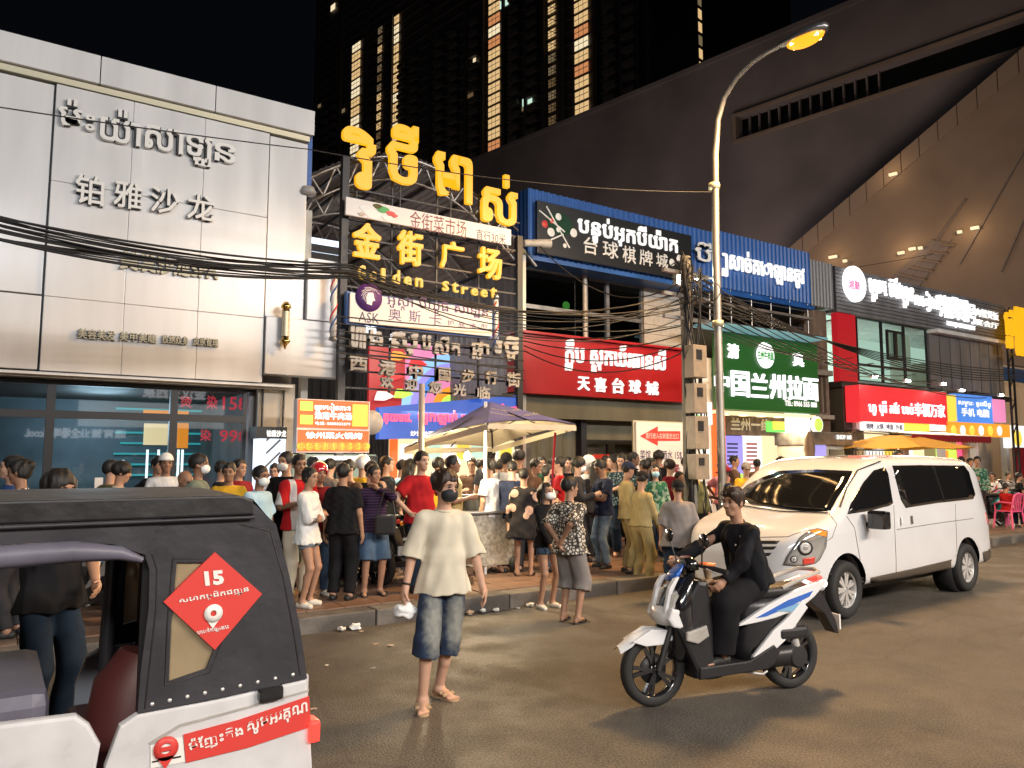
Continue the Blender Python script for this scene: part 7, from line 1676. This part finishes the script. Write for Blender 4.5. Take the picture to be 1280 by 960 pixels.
    for s in (1, -1):
        m_ = MB(); m_.tube([(.25, s*.22, 1.03), (.20, s*.35, 1.01)], .019, 10); m_.build('grip', 'rubber_black', t); m_ = MB(); m_.tube([(.29, s*.21, 1.025), (.28, s*.34, 1.0)], .006, 6); m_.build('brake_lever', 'rim_silver', t)
        if hero: m_ = MB(); m_.tube([(.30, s*.17, 1.04), (.33, s*.22, 1.20)], .006, 6); o_ = m_.build('mirror_stem', 'sc_black', t); MB().lathe([(0, .008), (.05, .006), (.055, -.008), (0, -.012)], (.33, s*.235, 1.24), 'x', 18).build('mirror', 'sc_gloss_black', t)
    loft([ring(.31, 1.0, .10, .06), ring(.32, 1.05, .11, .06, -.01), ring(.33, 1.09, .07, .035, -.01)], 'instrument_cowl', 'sc_gloss_black')
    return t
fw, rw_ = onZ(822, 884, 0), onZ(990, 861, 0); dv = (fw - rw_).normalized(); azb = math.atan2(dv.y, dv.x); mid = (fw + rw_)/2
mid += Vector((-dv.y, dv.x, 0))*-.04
HS_ = scooter('white and blue scooter ridden by the man in black in the foreground', (mid.x, mid.y, 0), azb, hero=True)
def parked(px, Y, rz, label, body, acc='sc_gloss_black'):
    v = onY(px, 640, Y); t = scooter(label, (v.x, Y, SZ if Y > KY + .3 else 0), math.radians(rz), body, acc, group='parked scooters'); t.rotation_euler = (math.radians(0), 0, math.radians(rz)); return t
parked(498, 9.9, 150, 'white scooter parked behind the woman in the dark plaid shirt', 'sc_white')
parked(118, 9.4, 110, 'silver scooter parked left, seen through the tuk-tuk opening', 'letter_grey', 'sc_red')
parked(152, 10.2, 120, 'black scooter parked behind the silver one, seen through the tuk-tuk', 'sc_gloss_black')
parked(445, 10.3, 100, 'black scooter parked behind the man in the black shirt', 'sc_gloss_black')
parked(1232, 9.6, 175, 'teal scooter parked on the pavement right of the van', 'sc_teal', 'sc_white')
parked(1262, 11.0, 160, 'red scooter parked behind the pink chairs at the right', 'sc_red')
parked(1250, 12.2, 150, 'white scooter in the row of scooters at the right edge', 'sc_white')
# ================================================================== PEOPLE
def patt(name, c1, c2, sc, kind='voronoi', c3=None, thr=.5):
    m, nt = _nt(name); N, L = nt.nodes, nt.links; b = N['Principled BSDF']; b.inputs['Roughness'].default_value = .85; b.inputs['Specular IOR Level'].default_value = .15
    tc = N.new('ShaderNodeTexCoord'); r = N.new('ShaderNodeValToRGB'); r.color_ramp.interpolation = 'CONSTANT' if kind != 'fade' else 'LINEAR'
    if kind == 'voronoi':
        t = N.new('ShaderNodeTexVoronoi'); t.feature = 'DISTANCE_TO_EDGE'; t.inputs['Scale'].default_value = sc; o = t.outputs['Distance']
    elif kind == 'spots': t = N.new('ShaderNodeTexVoronoi'); t.inputs['Scale'].default_value = sc; o = t.outputs['Distance']
    elif kind == 'noise': t = N.new('ShaderNodeTexNoise'); t.inputs['Scale'].default_value = sc; t.inputs['Detail'].default_value = 1; o = t.outputs[0]
    else: t = N.new('ShaderNodeTexWave'); t.inputs['Scale'].default_value = sc; t.bands_direction = kind; t.inputs['Distortion'].default_value = .6; o = t.outputs[0]
    L.new(tc.outputs['Object'], t.inputs[0]); L.new(o, r.inputs[0])
    r.color_ramp.elements[0].color = (*c1, 1); r.color_ramp.elements[1].color = (*c2, 1); r.color_ramp.elements[1].position = thr
    if c3: e = r.color_ramp.elements.new(min(.98, thr*1.6)); e.color = (*c3, 1)
    L.new(r.outputs[0], b.inputs['Base Color']); _M[name] = m
patt('floral', (.06, .055, .05), (.62, .58, .50), 26, 'voronoi', thr=.16); patt('plaid', (.02, .015, .035), (.07, .03, .07), 9, 'Z', thr=.72); patt('teddy', (.50, .33, .25), (.02, .018, .02), 5.5, 'spots', thr=.40)
patt('stripes', (.70, .68, .62), (.03, .025, .022), 9, 'Y', thr=.4); patt('camo', (.03, .12, .07), (.22, .30, .22), 14, 'noise', thr=.52); patt('redwhite', (.45, .015, .02), (.62, .6, .58), 1.6, 'Y', thr=.72); patt('dark_floral', (.02, .04, .045), (.18, .25, .27), 22, 'voronoi', thr=.16)
def fade_denim():
    m, nt = _nt('denim_fade'); N, L = nt.nodes, nt.links; b = N['Principled BSDF']; b.inputs['Roughness'].default_value = .85; b.inputs['Specular IOR Level'].default_value = .15
    tc = N.new('ShaderNodeTexCoord'); sp = N.new('ShaderNodeSeparateXYZ'); L.new(tc.outputs['Object'], sp.inputs[0]); acc_ = None
    def mth(op, a, v=None, w=None):
        n = N.new('ShaderNodeMath'); n.operation = op
        for i, q in enumerate((a, v, w)):
            if q is None: continue
            if isinstance(q, (int, float)): n.inputs[i].default_value = q
            else: L.new(q, n.inputs[i])
        return n.outputs[0]
    ay = mth('ABSOLUTE', sp.outputs['Y']); dy = mth('MULTIPLY', mth('SUBTRACT', ay, .095), 10.); dz = mth('MULTIPLY', mth('SUBTRACT', sp.outputs['Z'], .62), 3.6)
    d = mth('ADD', mth('MULTIPLY', dy, dy), mth('MULTIPLY', dz, dz)); n = N.new('ShaderNodeTexNoise'); n.inputs['Scale'].default_value = 22; n.inputs['Detail'].default_value = 5; L.new(tc.outputs['Object'], n.inputs[0])
    d2 = mth('ADD', d, mth('MULTIPLY', mth('SUBTRACT', n.outputs[0], .5), 1.2)); r = N.new('ShaderNodeValToRGB'); r.color_ramp.elements[0].color = (.25, .26, .235, 1); r.color_ramp.elements[1].color = (.028, .045, .085, 1); r.color_ramp.elements[0].position = .0; r.color_ramp.elements[1].position = 1.
    L.new(d2, r.inputs[0]); L.new(r.outputs[0], b.inputs['Base Color']); _M['denim_fade'] = m
fade_denim()
FWD = Vector((math.cos(YAW), math.sin(YAW), 0)); CAM_AZ = math.degrees(YAW) + 180
nP = 0
def put(label, top, Y=None, feet=None, rel=0, z=None, **k):
    """rel: 0 faces the viewpoint, 90 the right of the picture, -90 the left, 180 away"""
    global nP
    nP += 1
    if feet: g = onZ(feet[0], feet[1], feet[2]); zz = feet[2]; v = onP(top[0], top[1], g, FWD); x, y = (g.x, g.y); h = v.z - zz
    else:
        v = onY(top[0], top[1], Y); zz = (SZ if Y > KY else 0) if z is None else z; x, y = v.x, Y; h = v.z - zz
    h = min(1.86, max(1.2, h - .012))
    az = CAM_AZ + rel
    d = math.hypot(x, y)
    k.setdefault('res', .0075 if d < 7.2 else .0105 if d < 10.3 else .014 if d < 13.5 else .018)
    k.setdefault('seed', nP)
    return person((x, y, zz), az, h, label=label, **k)
CRO = dict(L=(.19, -.04, 1.12), R=(.16, .05, 1.16), eL=(.1, .8, -1), eR=(.1, -.8, -1))
BACKH = dict(L=(-.17, .05, .98), R=(-.19, -.03, 1.02), eL=(-1, .6, .1), eR=(-1, -.6, .1))
PHONE = dict(L=(.30, .05, 1.15), R=(.30, -.08, 1.18), eL=(-.2, .5, -1), eR=(-.2, -.5, -1), gL=.9, gR=.9)
RELAX = dict(L=(.05, .26, .82), R=(.05, -.26, .82)); ONE = dict(R=(.28, -.12, 1.18), eR=(-.1, -.6, -1)); HIP = dict(L=(.06, .20, 1.0), R=(.06, -.20, 1.0), eL=(-.3, 1, 0), eR=(-.3, -1, 0))
HEADUP = dict(L=(.14, .02, 1.45), eL=(.3, 1, -.6))
WALK = dict(fL=(.18, .09, 0), fR=(-.20, -.09, .02), L=(-.05, .27, .84), R=(.12, -.27, .84))
S_ = 'cloth_'
# --- the man in the road
Jh = put('man in a cream t-shirt, black mask and faded knee-length jeans standing in the road', (560, 589), feet=(553, 879, 0), rel=14, shirt='cloth_cream', pants='denim_fade', shoes=('sandal', 'sandal_tan'), sleeve='half', legs='below', hairstyle='bowl', hair='hair_brown', mask='mask_black', loose=.95, fat=.93, hem=.83, sk='skin_light',
    pose=dict(L=(.05, .31, .83), R=(.03, -.315, .80), fL=(-.16, .0, 0), fR=(.10, -.165, 0), ftL=38, ftR=-6, eL=(-.8, .5, -.2), eR=(-.8, -.5, -.2), gR=.7), head=(32, 6), res=.007)
def local_obj(J, mb_, name, m, label=None, cat=None):
    o = mb_.build(name, m); r = J['root']; o.location = r.location; o.rotation_euler = r.rotation_euler
    if label: tag(o, label, cat)
    else: o.parent = r; o.location = (0, 0, 0); o.rotation_euler = (0, 0, 0)
    return o
S0 = Jh['S']; w = Jh['wri']['R']*S0
bm = bmesh.new(); bmesh.ops.create_icosphere(bm, subdivisions=3, radius=1); rr_ = random.Random(4)
V = [(w[0] + .02 + v.co.x*.055*(1 + .25*math.sin(9*v.co.z + 3*v.co.y)), w[1] - .0 + v.co.y*.085*(1 + .2*math.sin(7*v.co.x + 5*v.co.z)), w[2] - .165 + v.co.z*.062*(1 + .25*math.sin(6*v.co.y))) for v in bm.verts]; F = [tuple(v.index for v in f.verts) for f in bm.faces]; bm.free()
local_obj(Jh, MB().add(V, F, True), 'plastic_bag', 'mask_white', 'crumpled white plastic bag in the right hand of the man in cream', 'bag')
wl_ = Jh['wri']['R']*S0; dd = unit(Jh['elb']['R'] - Jh['wri']['R']); m_ = MB(); c = wl_ + dd*.035
uu = unit(np.cross(dd, (1, 0, 0))); vv = np.cross(dd, uu); m_.tube([c + (uu*math.cos(a) + vv*math.sin(a))*.030 for a in [i*math.tau/14 for i in range(14)]], .008, 6, closed=True); local_obj(Jh, m_, 'wristwatch', 'rubber_black')
# --- scooter rider
Sr = 1.6/1.75; q = lambda *a: tuple(v/Sr for v in a)
mk('jacket_black', (.010, .011, .015), .8, noise=.3, scale=6, bump=.3, bscale=160, spec=.2)
Jr = person((mid.x, mid.y, 0), math.degrees(azb), 1.6, .0075, 'skin', 'hair_brown', 'jacket_black', 'cloth_black', ('shoe', 'rubber_black'), sleeve='long', legs='long', hairstyle='crop', loose=1.75, lean=15, head=(14, 2), hem=.90, seed=77,
    label='young man in a black jacket riding the white and blue scooter', pose=dict(hipz=.955, hipx=-.30/Sr*.96, fL=q(.10, .12, .285), fR=q(.12, -.12, .285), kL=(1, .35, .9), kR=(1, -.35, .9), L=q(.13, .20, .92), R=q(.235, -.27, 1.035), eL=(-.6, .9, -.4), eR=(-.5, -.9, -.5), gL=.8, gR=1.3, ftL=4, ftR=-4), fat=1.12)
for sg, w_ in ((1, 'L'), (-1, 'R')):
    m_ = MB(); p = Jr['TZ'](.075, sg*.05, 1.44)*Sr; m_.add([Jr['TZ'](.03, sg*.075, 1.475)*Sr, Jr['TZ'](.10, sg*.10, 1.40)*Sr, Jr['TZ'](.125, sg*.04, 1.33)*Sr, Jr['TZ'](.075, sg*.035, 1.44)*Sr], [(0, 1, 2, 3)]); local_obj(Jr, m_, 'jacket_collar', 'jacket_black')
for (x, y, z_) in ((.135, .10, 1.31), (.13, .07, 1.20), (.10, .15, 1.38)): p = Jr['TZ'](x, y, z_)*Sr; small_ell('button', p, vec(.007, .009, .009), np.eye(3), M('rim_silver'), Jr['root'])
dr = thing('drink_cup', 'tan takeaway drink with an orange lid hanging in front of the rider', 'cup', tuple(HS_.matrix_world @ Vector((0, 0, 0)) if False else (mid.x + math.cos(azb)*.20 - math.sin(azb)*.10, mid.y + math.sin(azb)*.20 + math.cos(azb)*.10, .80)))
MB().lathe([(0, 0), (.028, 0), (.04, .13), (0, .13)], n=18).build('cup_body', 'sandal_tan', dr); MB().lathe([(.02, .13), (.035, .20), (.036, .24)], n=14).build('bag_neck', 'sandal_tan', dr); MB().lathe([(0, .235), (.06, .235), (.065, .25), (0, .255)], n=18).build('lid', 'orange_cap' if 'orange_cap' in _M else mk('orange_cap', (.75, .16, .04), .3, emit=(1, .2, .05), es=.3).name, dr)
# --- front row along the kerb
put('girl in a white long-sleeved top and denim shorts with folded arms at the kerb', (384, 585), feet=(382, 758, SZ), rel=80, shirt=S_+'white', pants='denim_light', shoes=('clog', 'rubber_white'), sleeve='long', legs='mini', hairstyle='tied', female=True, pose=CRO, loose=1.25, hem=.80, head=(-10, 4))
Jb = put('man in a black t-shirt and black trousers with his back turned at the kerb', (425, 580), feet=(426, 750, SZ), rel=172, shirt=S_+'black', pants=S_+'black', shoes=('shoe', 'rubber_black'), pose=RELAX, loose=1.2, fat=1.05)
put('woman in a dark plaid shirt and knee-length jeans holding a bag strap', (470, 582), feet=(465, 744, SZ), rel=25, shirt='plaid', pants='denim', shoes=('sandal', 'rubber_black'), sleeve='long', legs='knee', hairstyle='short', female=True, fat=1.12, loose=1.4, pose=HEADUP, head=(20, 0))
put('man in a white t-shirt, mask and black shorts seen from the side under the parasol', (620, 574), feet=(612, 716, SZ), rel=-120, shirt=S_+'white', pants=S_+'black', shoes=('sandal', 'rubber_black'), legs='knee', mask='mask_white', loose=1.3, pose=dict(L=(.02, .25, .82), R=(.03, -.25, .82), fL=(.12, .1, 0), fR=(-.14, -.1, 0)))
Jph = None
put('woman in a black jacket printed with pink teddy bears seen from behind', (656, 586), feet=(655, 720, SZ), rel=176, shirt='teddy', pants=S_+'blue', shoes=('sandal', 'rubber_black'), sleeve='long', legs='mid', hairstyle='short', female=True, fat=1.1, loose=1.6, hem=.62)
put('girl in a black top with a white headband and mask standing at the kerb', (686, 604), feet=(683, 760, 0), rel=38, shirt=S_+'black', pants='denim', shoes=('clog', 'rubber_white'), sleeve='long', legs='mini', hairstyle='long', mask='mask_white', female=True, hem=.86, pose=dict(L=(.22, .12, .86), R=(.2, -.1, .9)), head=(8, 0))
put('man in a pale floral shirt and grey shorts with hands behind his back', (716, 597), feet=(713, 778, 0), rel=140, shirt='floral', pants=S_+'grey', shoes=('sandal', 'rubber_black'), sleeve='half', legs='below', hairstyle='short', pose=BACKH, fat=1.12, loose=1.2, head=(-25, 0), hem=.84, sk='skin')
put('officer in khaki uniform standing at the kerb with his back half turned', (799, 590), feet=(803, 735, .0), rel=128, shirt=S_+'khaki', pants=S_+'khaki', shoes=('shoe', 'rubber_black'), sleeve='long', legs='long', cap=('beret', S_+'black'), pose=dict(L=(.16, .22, .88), R=(.2, -.18, .9)), hem=.93, head=(20, 22), loose=1.0)
put('officer in a navy cap and khaki uniform behind the first officer', (788, 578), feet=(785, 716, SZ), rel=100, shirt=S_+'khaki', pants=S_+'khaki', shoes=('shoe', 'rubber_black'), sleeve='long', cap=('cap', S_+'navy'), pose=RELAX, head=(10, 12))
put('man in a grey t-shirt and black cap with his back turned beside the officers', (846, 601), feet=(850, 752, .0), rel=178, shirt=S_+'grey', pants='denim_dark', shoes=('shoe', 'rubber_black'), sleeve='half', cap=('beret', S_+'black'), fat=1.2, loose=1.4, hem=.80)
# --- seen through the tuk-tuk
put('person in a black shirt and jeans standing left beyond the tuk-tuk opening', (72, 590), Y=6.1, rel=60, z=0, shirt=S_+'black', pants='denim_dark', shoes=('shoe', 'rubber_black'), hairstyle='full', pose=dict(L=(.26, .15, 1.02), R=(.30, -.06, 1.36), eR=(.1, -1, -.6)), loose=1.2, head=(10, 6))
# --- crowd: label, head (x, y), depth, facing, options
C_ = [
 ('person in a blue jacket at the far left edge', (16, 570), 9.3, -60, dict(shirt=S_+'blue', sleeve='long')),
 ('woman with tied hair and a striped jacket looking left at the left edge', (28, 575), 8.9, -80, dict(shirt='stripes', sleeve='long', hairstyle='bun', female=True)),
 ('person in an olive shirt left of the one in pale yellow', (139, 576), 10.4, 150, dict(shirt=S_+'olive')),
 ('person in a pale yellow top looking right above the tuk-tuk roof', (150, 578), 9.9, 110, dict(shirt=S_+'cream', hair='hair', hairstyle='full')),
 ('man in a white knitted cap and white shirt in front of the salon window', (208, 568), 11.2, 20, dict(shirt=S_+'white', cap=('beret', S_+'white'), sk='skin_dark')),
 ('person in black half hidden behind the man with the white knitted cap', (197, 571), 11.7, 60, dict(shirt=S_+'black')),
 ('bald man in a grey shirt bending forward above the tuk-tuk roof', (214, 585), 9.6, 70, dict(shirt=S_+'charcoal', hairstyle='bald', lean=18, head=(0, 25), sk='skin_dark', fat=1.1)),
 ('man in an olive jacket and white mask looking right', (249, 568), 9.5, 95, dict(shirt=S_+'greygreen', sleeve='long', mask='mask_white', fat=1.1, sk='skin_dark')),
 ('person with black hair behind the boy in yellow', (277, 577), 11.3, 100, dict(shirt=S_+'black')),
 ('young man in a yellow t-shirt facing the street', (287, 579), 10.0, 15, dict(shirt=S_+'yellow', sk='skin_dark')),
 ('person in a dark red shirt right of the boy in yellow', (299, 575), 11.0, 60, dict(shirt=S_+'maroon')),
 ('man in a pale blue shirt and white mask at the rear of the tuk-tuk', (325, 583), 8.75, 72, dict(shirt=S_+'lightblue', pants='denim', mask='mask_white', pose=RELAX, res=.0105)),
 ('man in black with a white mask facing the street', (358, 566), 9.7, -10, dict(shirt=S_+'black', pants=S_+'black', mask='mask_white')),
 ('young man in a red and white shirt behind the girl in white', (374, 569), 9.3, 40, dict(shirt='redwhite', pants=S_+'cream', sleeve='half')),
 ('child-height person with a red helmet behind the girl in white', (399, 581), 9.4, 30, dict(shirt=S_+'maroon', cap=('helmet', 'helmet_red'))),
 ('man with short hair peeking over the shoulder of the man in black', (437, 575), 9.9, -35, dict(shirt=S_+'brown')),
 ('person in a yellow shirt and grey-white helmet with back turned', (453, 572), 10.6, 165, dict(shirt=S_+'yellow', cap=('helmet', 'helmet_white'))),
 ('person in black behind the plaid-shirted woman', (464, 578), 10.0, 150, dict(shirt=S_+'black', hairstyle='full')),
 ('young man in a black vest looking right beside an orange post', (484, 571), 10.8, 75, dict(shirt=S_+'black', sleeve='none')),
 ('person with short black hair half hidden left of the red polo', (502, 575), 11.3, 120, dict(shirt=S_+'lightblue')),
 ('woman with long black hair left of the man in the red polo', (512, 574), 10.8, 140, dict(shirt=S_+'black', hairstyle='long', female=True)),
 ('man in a red polo shirt with hands on hips', (527, 565), 9.0, 35, dict(shirt=S_+'red', pants='denim_dark', pose=HIP, shoes=('shoe', 'rubber_black'), res=.0105, head=(12, 0))),
 ('person in mustard yellow with back turned behind the man in cream', (548, 573), 10.5, 175, dict(shirt=S_+'yellow', hairstyle='full')),
 ('man in a tan shirt looking right beside the bare bulb', (566, 570), 9.4, 80, dict(shirt=S_+'khaki', sk='skin_dark', fat=1.1)),
 ('person in a dark shirt and black cap facing the stall', (612, 562), 11.2, 160, dict(shirt=S_+'charcoal', cap=('beret', S_+'black'))),
 ('man in a white shirt with a green back print and grey cap', (633, 567), 10.3, 172, dict(shirt=S_+'white', cap=('cap', S_+'charcoal'))),
 ('person with dark hair between the two men in white', (623, 575), 10.9, 170, dict(shirt=S_+'brown')),
 ('person in dark clothes behind the slanted red parasol pole', (649, 563), 10.9, 150, dict(shirt=S_+'brown', hairstyle='full')),
 ('short-haired person in dark brown behind the teddy-bear jacket', (668, 575), 10.8, 60, dict(shirt=S_+'brown')),
 ('woman with hair tied up and mask looking right behind the white headband', (684, 581), 9.5, 90, dict(shirt=S_+'white', hairstyle='tied', female=True, mask='mask_black')),
 ('boy in a bright red shirt looking left in the middle of the crowd', (699, 572), 10.3, -90, dict(shirt=S_+'red')),
 ('tall man in a dark grey jacket with a mask looking right behind the floral shirt', (722, 572), 9.4, 80, dict(shirt=S_+'charcoal', sleeve='long', hairstyle='full', mask='mask_white', pants=S_+'charcoal')),
 ('person in a pale hood behind the tall man in dark grey', (736, 571), 10.1, 120, dict(shirt=S_+'white', sleeve='long', cap=('hood', S_+'white'), hairstyle='bald')),
 ('long-haired woman in dark clothes right of the pale hood', (744, 577), 9.9, 160, dict(shirt=S_+'charcoal', hairstyle='long', female=True, pants=S_+'charcoal')),
 ('man in a navy t-shirt and light jeans looking at his phone', (754, 575), 9.3, -70, dict(shirt=S_+'navy', pants='denim_light', pose=PHONE, shoes=('shoe', 'rubber_black'), head=(0, 25), sk='skin_dark')),
 ('young man peering over shoulders left of the navy cap', (767, 569), 10.6, -60, dict(shirt=S_+'olive')),
 ('young man with glasses facing the street above the navy cap', (777, 568), 10.2, -10, dict(shirt='dark_floral', mask=None)),
 ('person with black hair in front of the red arrow board edge', (792, 566), 11.0, 80, dict(shirt=S_+'black')),
 ('woman looking right in front of the arrow board', (813, 573), 10.2, 40, dict(shirt=S_+'blue', hairstyle='tied', female=True)),
 ('tall dark-haired person in front of the arrow board with back turned', (823, 564), 10.9, 150, dict(shirt=S_+'black', hairstyle='full')),
 ('woman in green camouflage with a pale blue mask', (819, 581), 9.4, -5, dict(shirt='camo', sleeve='long', hairstyle='long', female=True, mask='mask_blue')),
 ('person with dark red hair and a maroon hooded jacket', (837, 575), 9.7, 100, dict(shirt=S_+'maroon', sleeve='long', hair='hair_brown', hairstyle='full')),
 ('short woman peering out between the maroon jacket and the blue mask', (849, 590), 9.6, 20, dict(shirt=S_+'maroon', hairstyle='tied', female=True)),
 ('man in a pale blue mask standing behind the woman in olive', (857, 572), 10.3, 5, dict(shirt=S_+'yellow', mask='mask_blue')),
 ('woman in an olive long-sleeved shirt facing the street by the pole', (868, 582), 9.2, 10, dict(shirt=S_+'olive', sleeve='long', hairstyle='tied', female=True, pants=S_+'charcoal', pose=RELAX)),
 ('man in a navy shirt and dark cap in profile right of the pole', (908, 584), 8.9, -100, dict(shirt=S_+'navy', cap=('cap', S_+'maroon'), sk='skin_dark', fat=1.1)),
 ('man in a yellow shirt with a grey cap right of the navy shirt', (932, 579), 9.5, 5, dict(shirt=S_+'yellow', cap=('cap', S_+'grey'))),
 ('small-looking person in a pink cap behind the navy shirt', (902, 577), 10.4, 30, dict(shirt=S_+'pink', cap=('cap', S_+'pink'))),
 ('person in brown between the two caps near the menu board', (918, 570), 11.5, 70, dict(shirt=S_+'brown')),
 ('dark-haired person just showing above the van windscreen', (976, 572), 9.4, 160, dict(shirt=S_+'black', hairstyle='full')),
 ('person with black hair and dark skin showing above the van roof', (1122, 558), 9.2, 0, dict(shirt=S_+'brown', sk='skin_dark')),
 ('person in dark clothes behind the rear corner of the van', (1201, 571), 9.9, 150, dict(shirt=S_+'black')),
 ('woman in a patterned green top behind the rear corner of the van', (1221, 571), 10.2, -20, dict(shirt='camo', sleeve='long', hairstyle='tied', female=True)),
 ('person in a pink shirt between two others behind the van', (1212, 573), 11.2, 10, dict(shirt=S_+'pink')),
 # back rows
 ('person in white at the back by the salon light box', (344, 580), 11.6, 0, dict(shirt=S_+'white')), ('person in grey in the lit stall mouth', (412, 574), 11.6, 150, dict(shirt=S_+'grey')),
 ('person in black at the stall counter under the orange sign', (391, 572), 11.8, 175, dict(shirt=S_+'black', hairstyle='full')),
 ('person in brown far back behind the parasol stall', (590, 572), 11.7, 0, dict(shirt=S_+'brown')), ('person in white far back right of the parasol post', (601, 574), 11.5, 100, dict(shirt=S_+'white')),
 ('person in dark green far back beside the brick wall', (676, 571), 11.7, 20, dict(shirt=S_+'darkgreen')), ('person in blue far back left of the glass doors', (691, 573), 11.6, 170, dict(shirt=S_+'blue', hairstyle='full')),
 ('person in black far back in front of the left glass door', (710, 572), 11.5, 10, dict(shirt=S_+'black')), ('person in orange far back in front of the glass doors', (757, 570), 11.6, 40, dict(shirt=S_+'orange')),
 ('person in grey far back left of the arrow board', (786, 571), 12.0, -40, dict(shirt=S_+'grey')), ('person in teal far back between arrow board and pole', (847, 572), 12.2, 0, dict(shirt=S_+'teal')),
 ('woman in white far back beside the meter pole', (876, 574), 11.8, 30, dict(shirt=S_+'white', hairstyle='long', female=True)), ('person in brown at the noodle shop door', (946, 574), 11.8, 160, dict(shirt=S_+'brown')),
 ('person in navy waiting behind the woman with long hair', (640, 577), 9.7, 175, dict(shirt=S_+'navy')), ('person in olive between the floral shirt and the navy t-shirt', (733, 580), 10.9, 30, dict(shirt=S_+'olive')),
 ('person in charcoal behind the officers', (805, 575), 10.6, -150, dict(shirt=S_+'charcoal')),
]
rp = random.Random(12)
pat_ = None
for lb, hd, Y, rel_, o in C_:
    o = dict(o); o.setdefault('pants', rp.choice([S_+'black', 'denim_dark', S_+'charcoal', 'denim'])); o.setdefault('hair', 'hair'); o.setdefault('sk', rp.choice(['skin', 'skin', 'skin_light', 'skin_dark']))
    o.setdefault('pose', rp.choice([RELAX, CRO, ONE, PHONE, BACKH])); o.setdefault('shoes', ('shoe', rp.choice(['rubber_black', 'rubber_white'])) if Y < 10.2 else None)
    o.setdefault('group', 'crowd waiting on the pavement'); o.setdefault('head', (rp.uniform(-15, 15), rp.uniform(-4, 12))); o.setdefault('loose', rp.uniform(1, 1.25))
    if Y > 11: o.setdefault('face', abs(rel_) < 60)
    J_ = put(lb, hd, Y=Y, rel=rel_, **o)
    if o['pose'] is PHONE and 'phone' in lb: local_obj(J_, MB().bbox(.33, -.05, 1.10, .345, .03, 1.25, .003), 'smartphone', 'sky_glow', 'lit smartphone held by the man in the navy t-shirt', 'phone')
# seated child and people at the right edge
SIT = dict(hipz=.55, hipx=-.05, fL=(.38, .12, 0), fR=(.38, -.12, 0), kL=(.3, .1, 1), kR=(.3, -.1, 1), L=(.25, .12, .72), R=(.25, -.12, .72))
q_ = onZ(1262, 660, SZ)
person((q_.x, q_.y, SZ + .02), CAM_AZ + 100, 1.35, .014, 'skin', 'hair', S_+'red', S_+'navy', ('sandal', 'rubber_black'), pose=SIT, label='child in red sitting on the pink plastic chair', seed=5)
for i, (px, Y, lb, c_) in enumerate(((1240, 11.2, 'seated person in white among the tables at the right edge', S_+'white'), (1262, 11.8, 'seated person in grey beside the hanging red cloth', S_+'grey'), (1276, 10.8, 'seated person in black at the very right edge', S_+'black'))):
    v = onY(px, 600, Y); person((v.x, Y, SZ), CAM_AZ - 40 + 50*i, 1.62, .018, 'skin', 'hair', c_, S_+'black', None, pose=SIT, label=lb, seed=20 + i)
    t = thing('stool', lb.replace('seated person', 'low stool under the seated person'), 'stool', (v.x, Y, SZ)); MB().bbox(-.17, -.17, .38, .17, .17, .41, .01).build('seat', 'plastic_red', t)
    for sx in (-1, 1):
        for sy in (-1, 1): MB().beam((sx*.15, sy*.15, 0), (sx*.13, sy*.13, .38), .03).build('leg', 'plastic_red', t)
# shoulder bags and caps carried in view
sb = thing('shoulder_bag', 'black shoulder bag hanging at the hip of the woman in the plaid shirt', 'bag', tuple(onP(482, 655, onZ(465, 744, SZ) - FWD*.22, FWD)))
MB().bbox(-.13, -.05, -.13, .13, .05, .11, .03).build('bag_body', 'seat_vinyl', sb); m_ = MB(); m_.tube([(-.11, 0, .10), (-.02, .02, .42), (.05, .06, .50), (.11, 0, .10)], .010, 6); m_.build('strap', 'seat_vinyl', sb); sb.rotation_euler = (0, 0, YAW - math.pi/2)
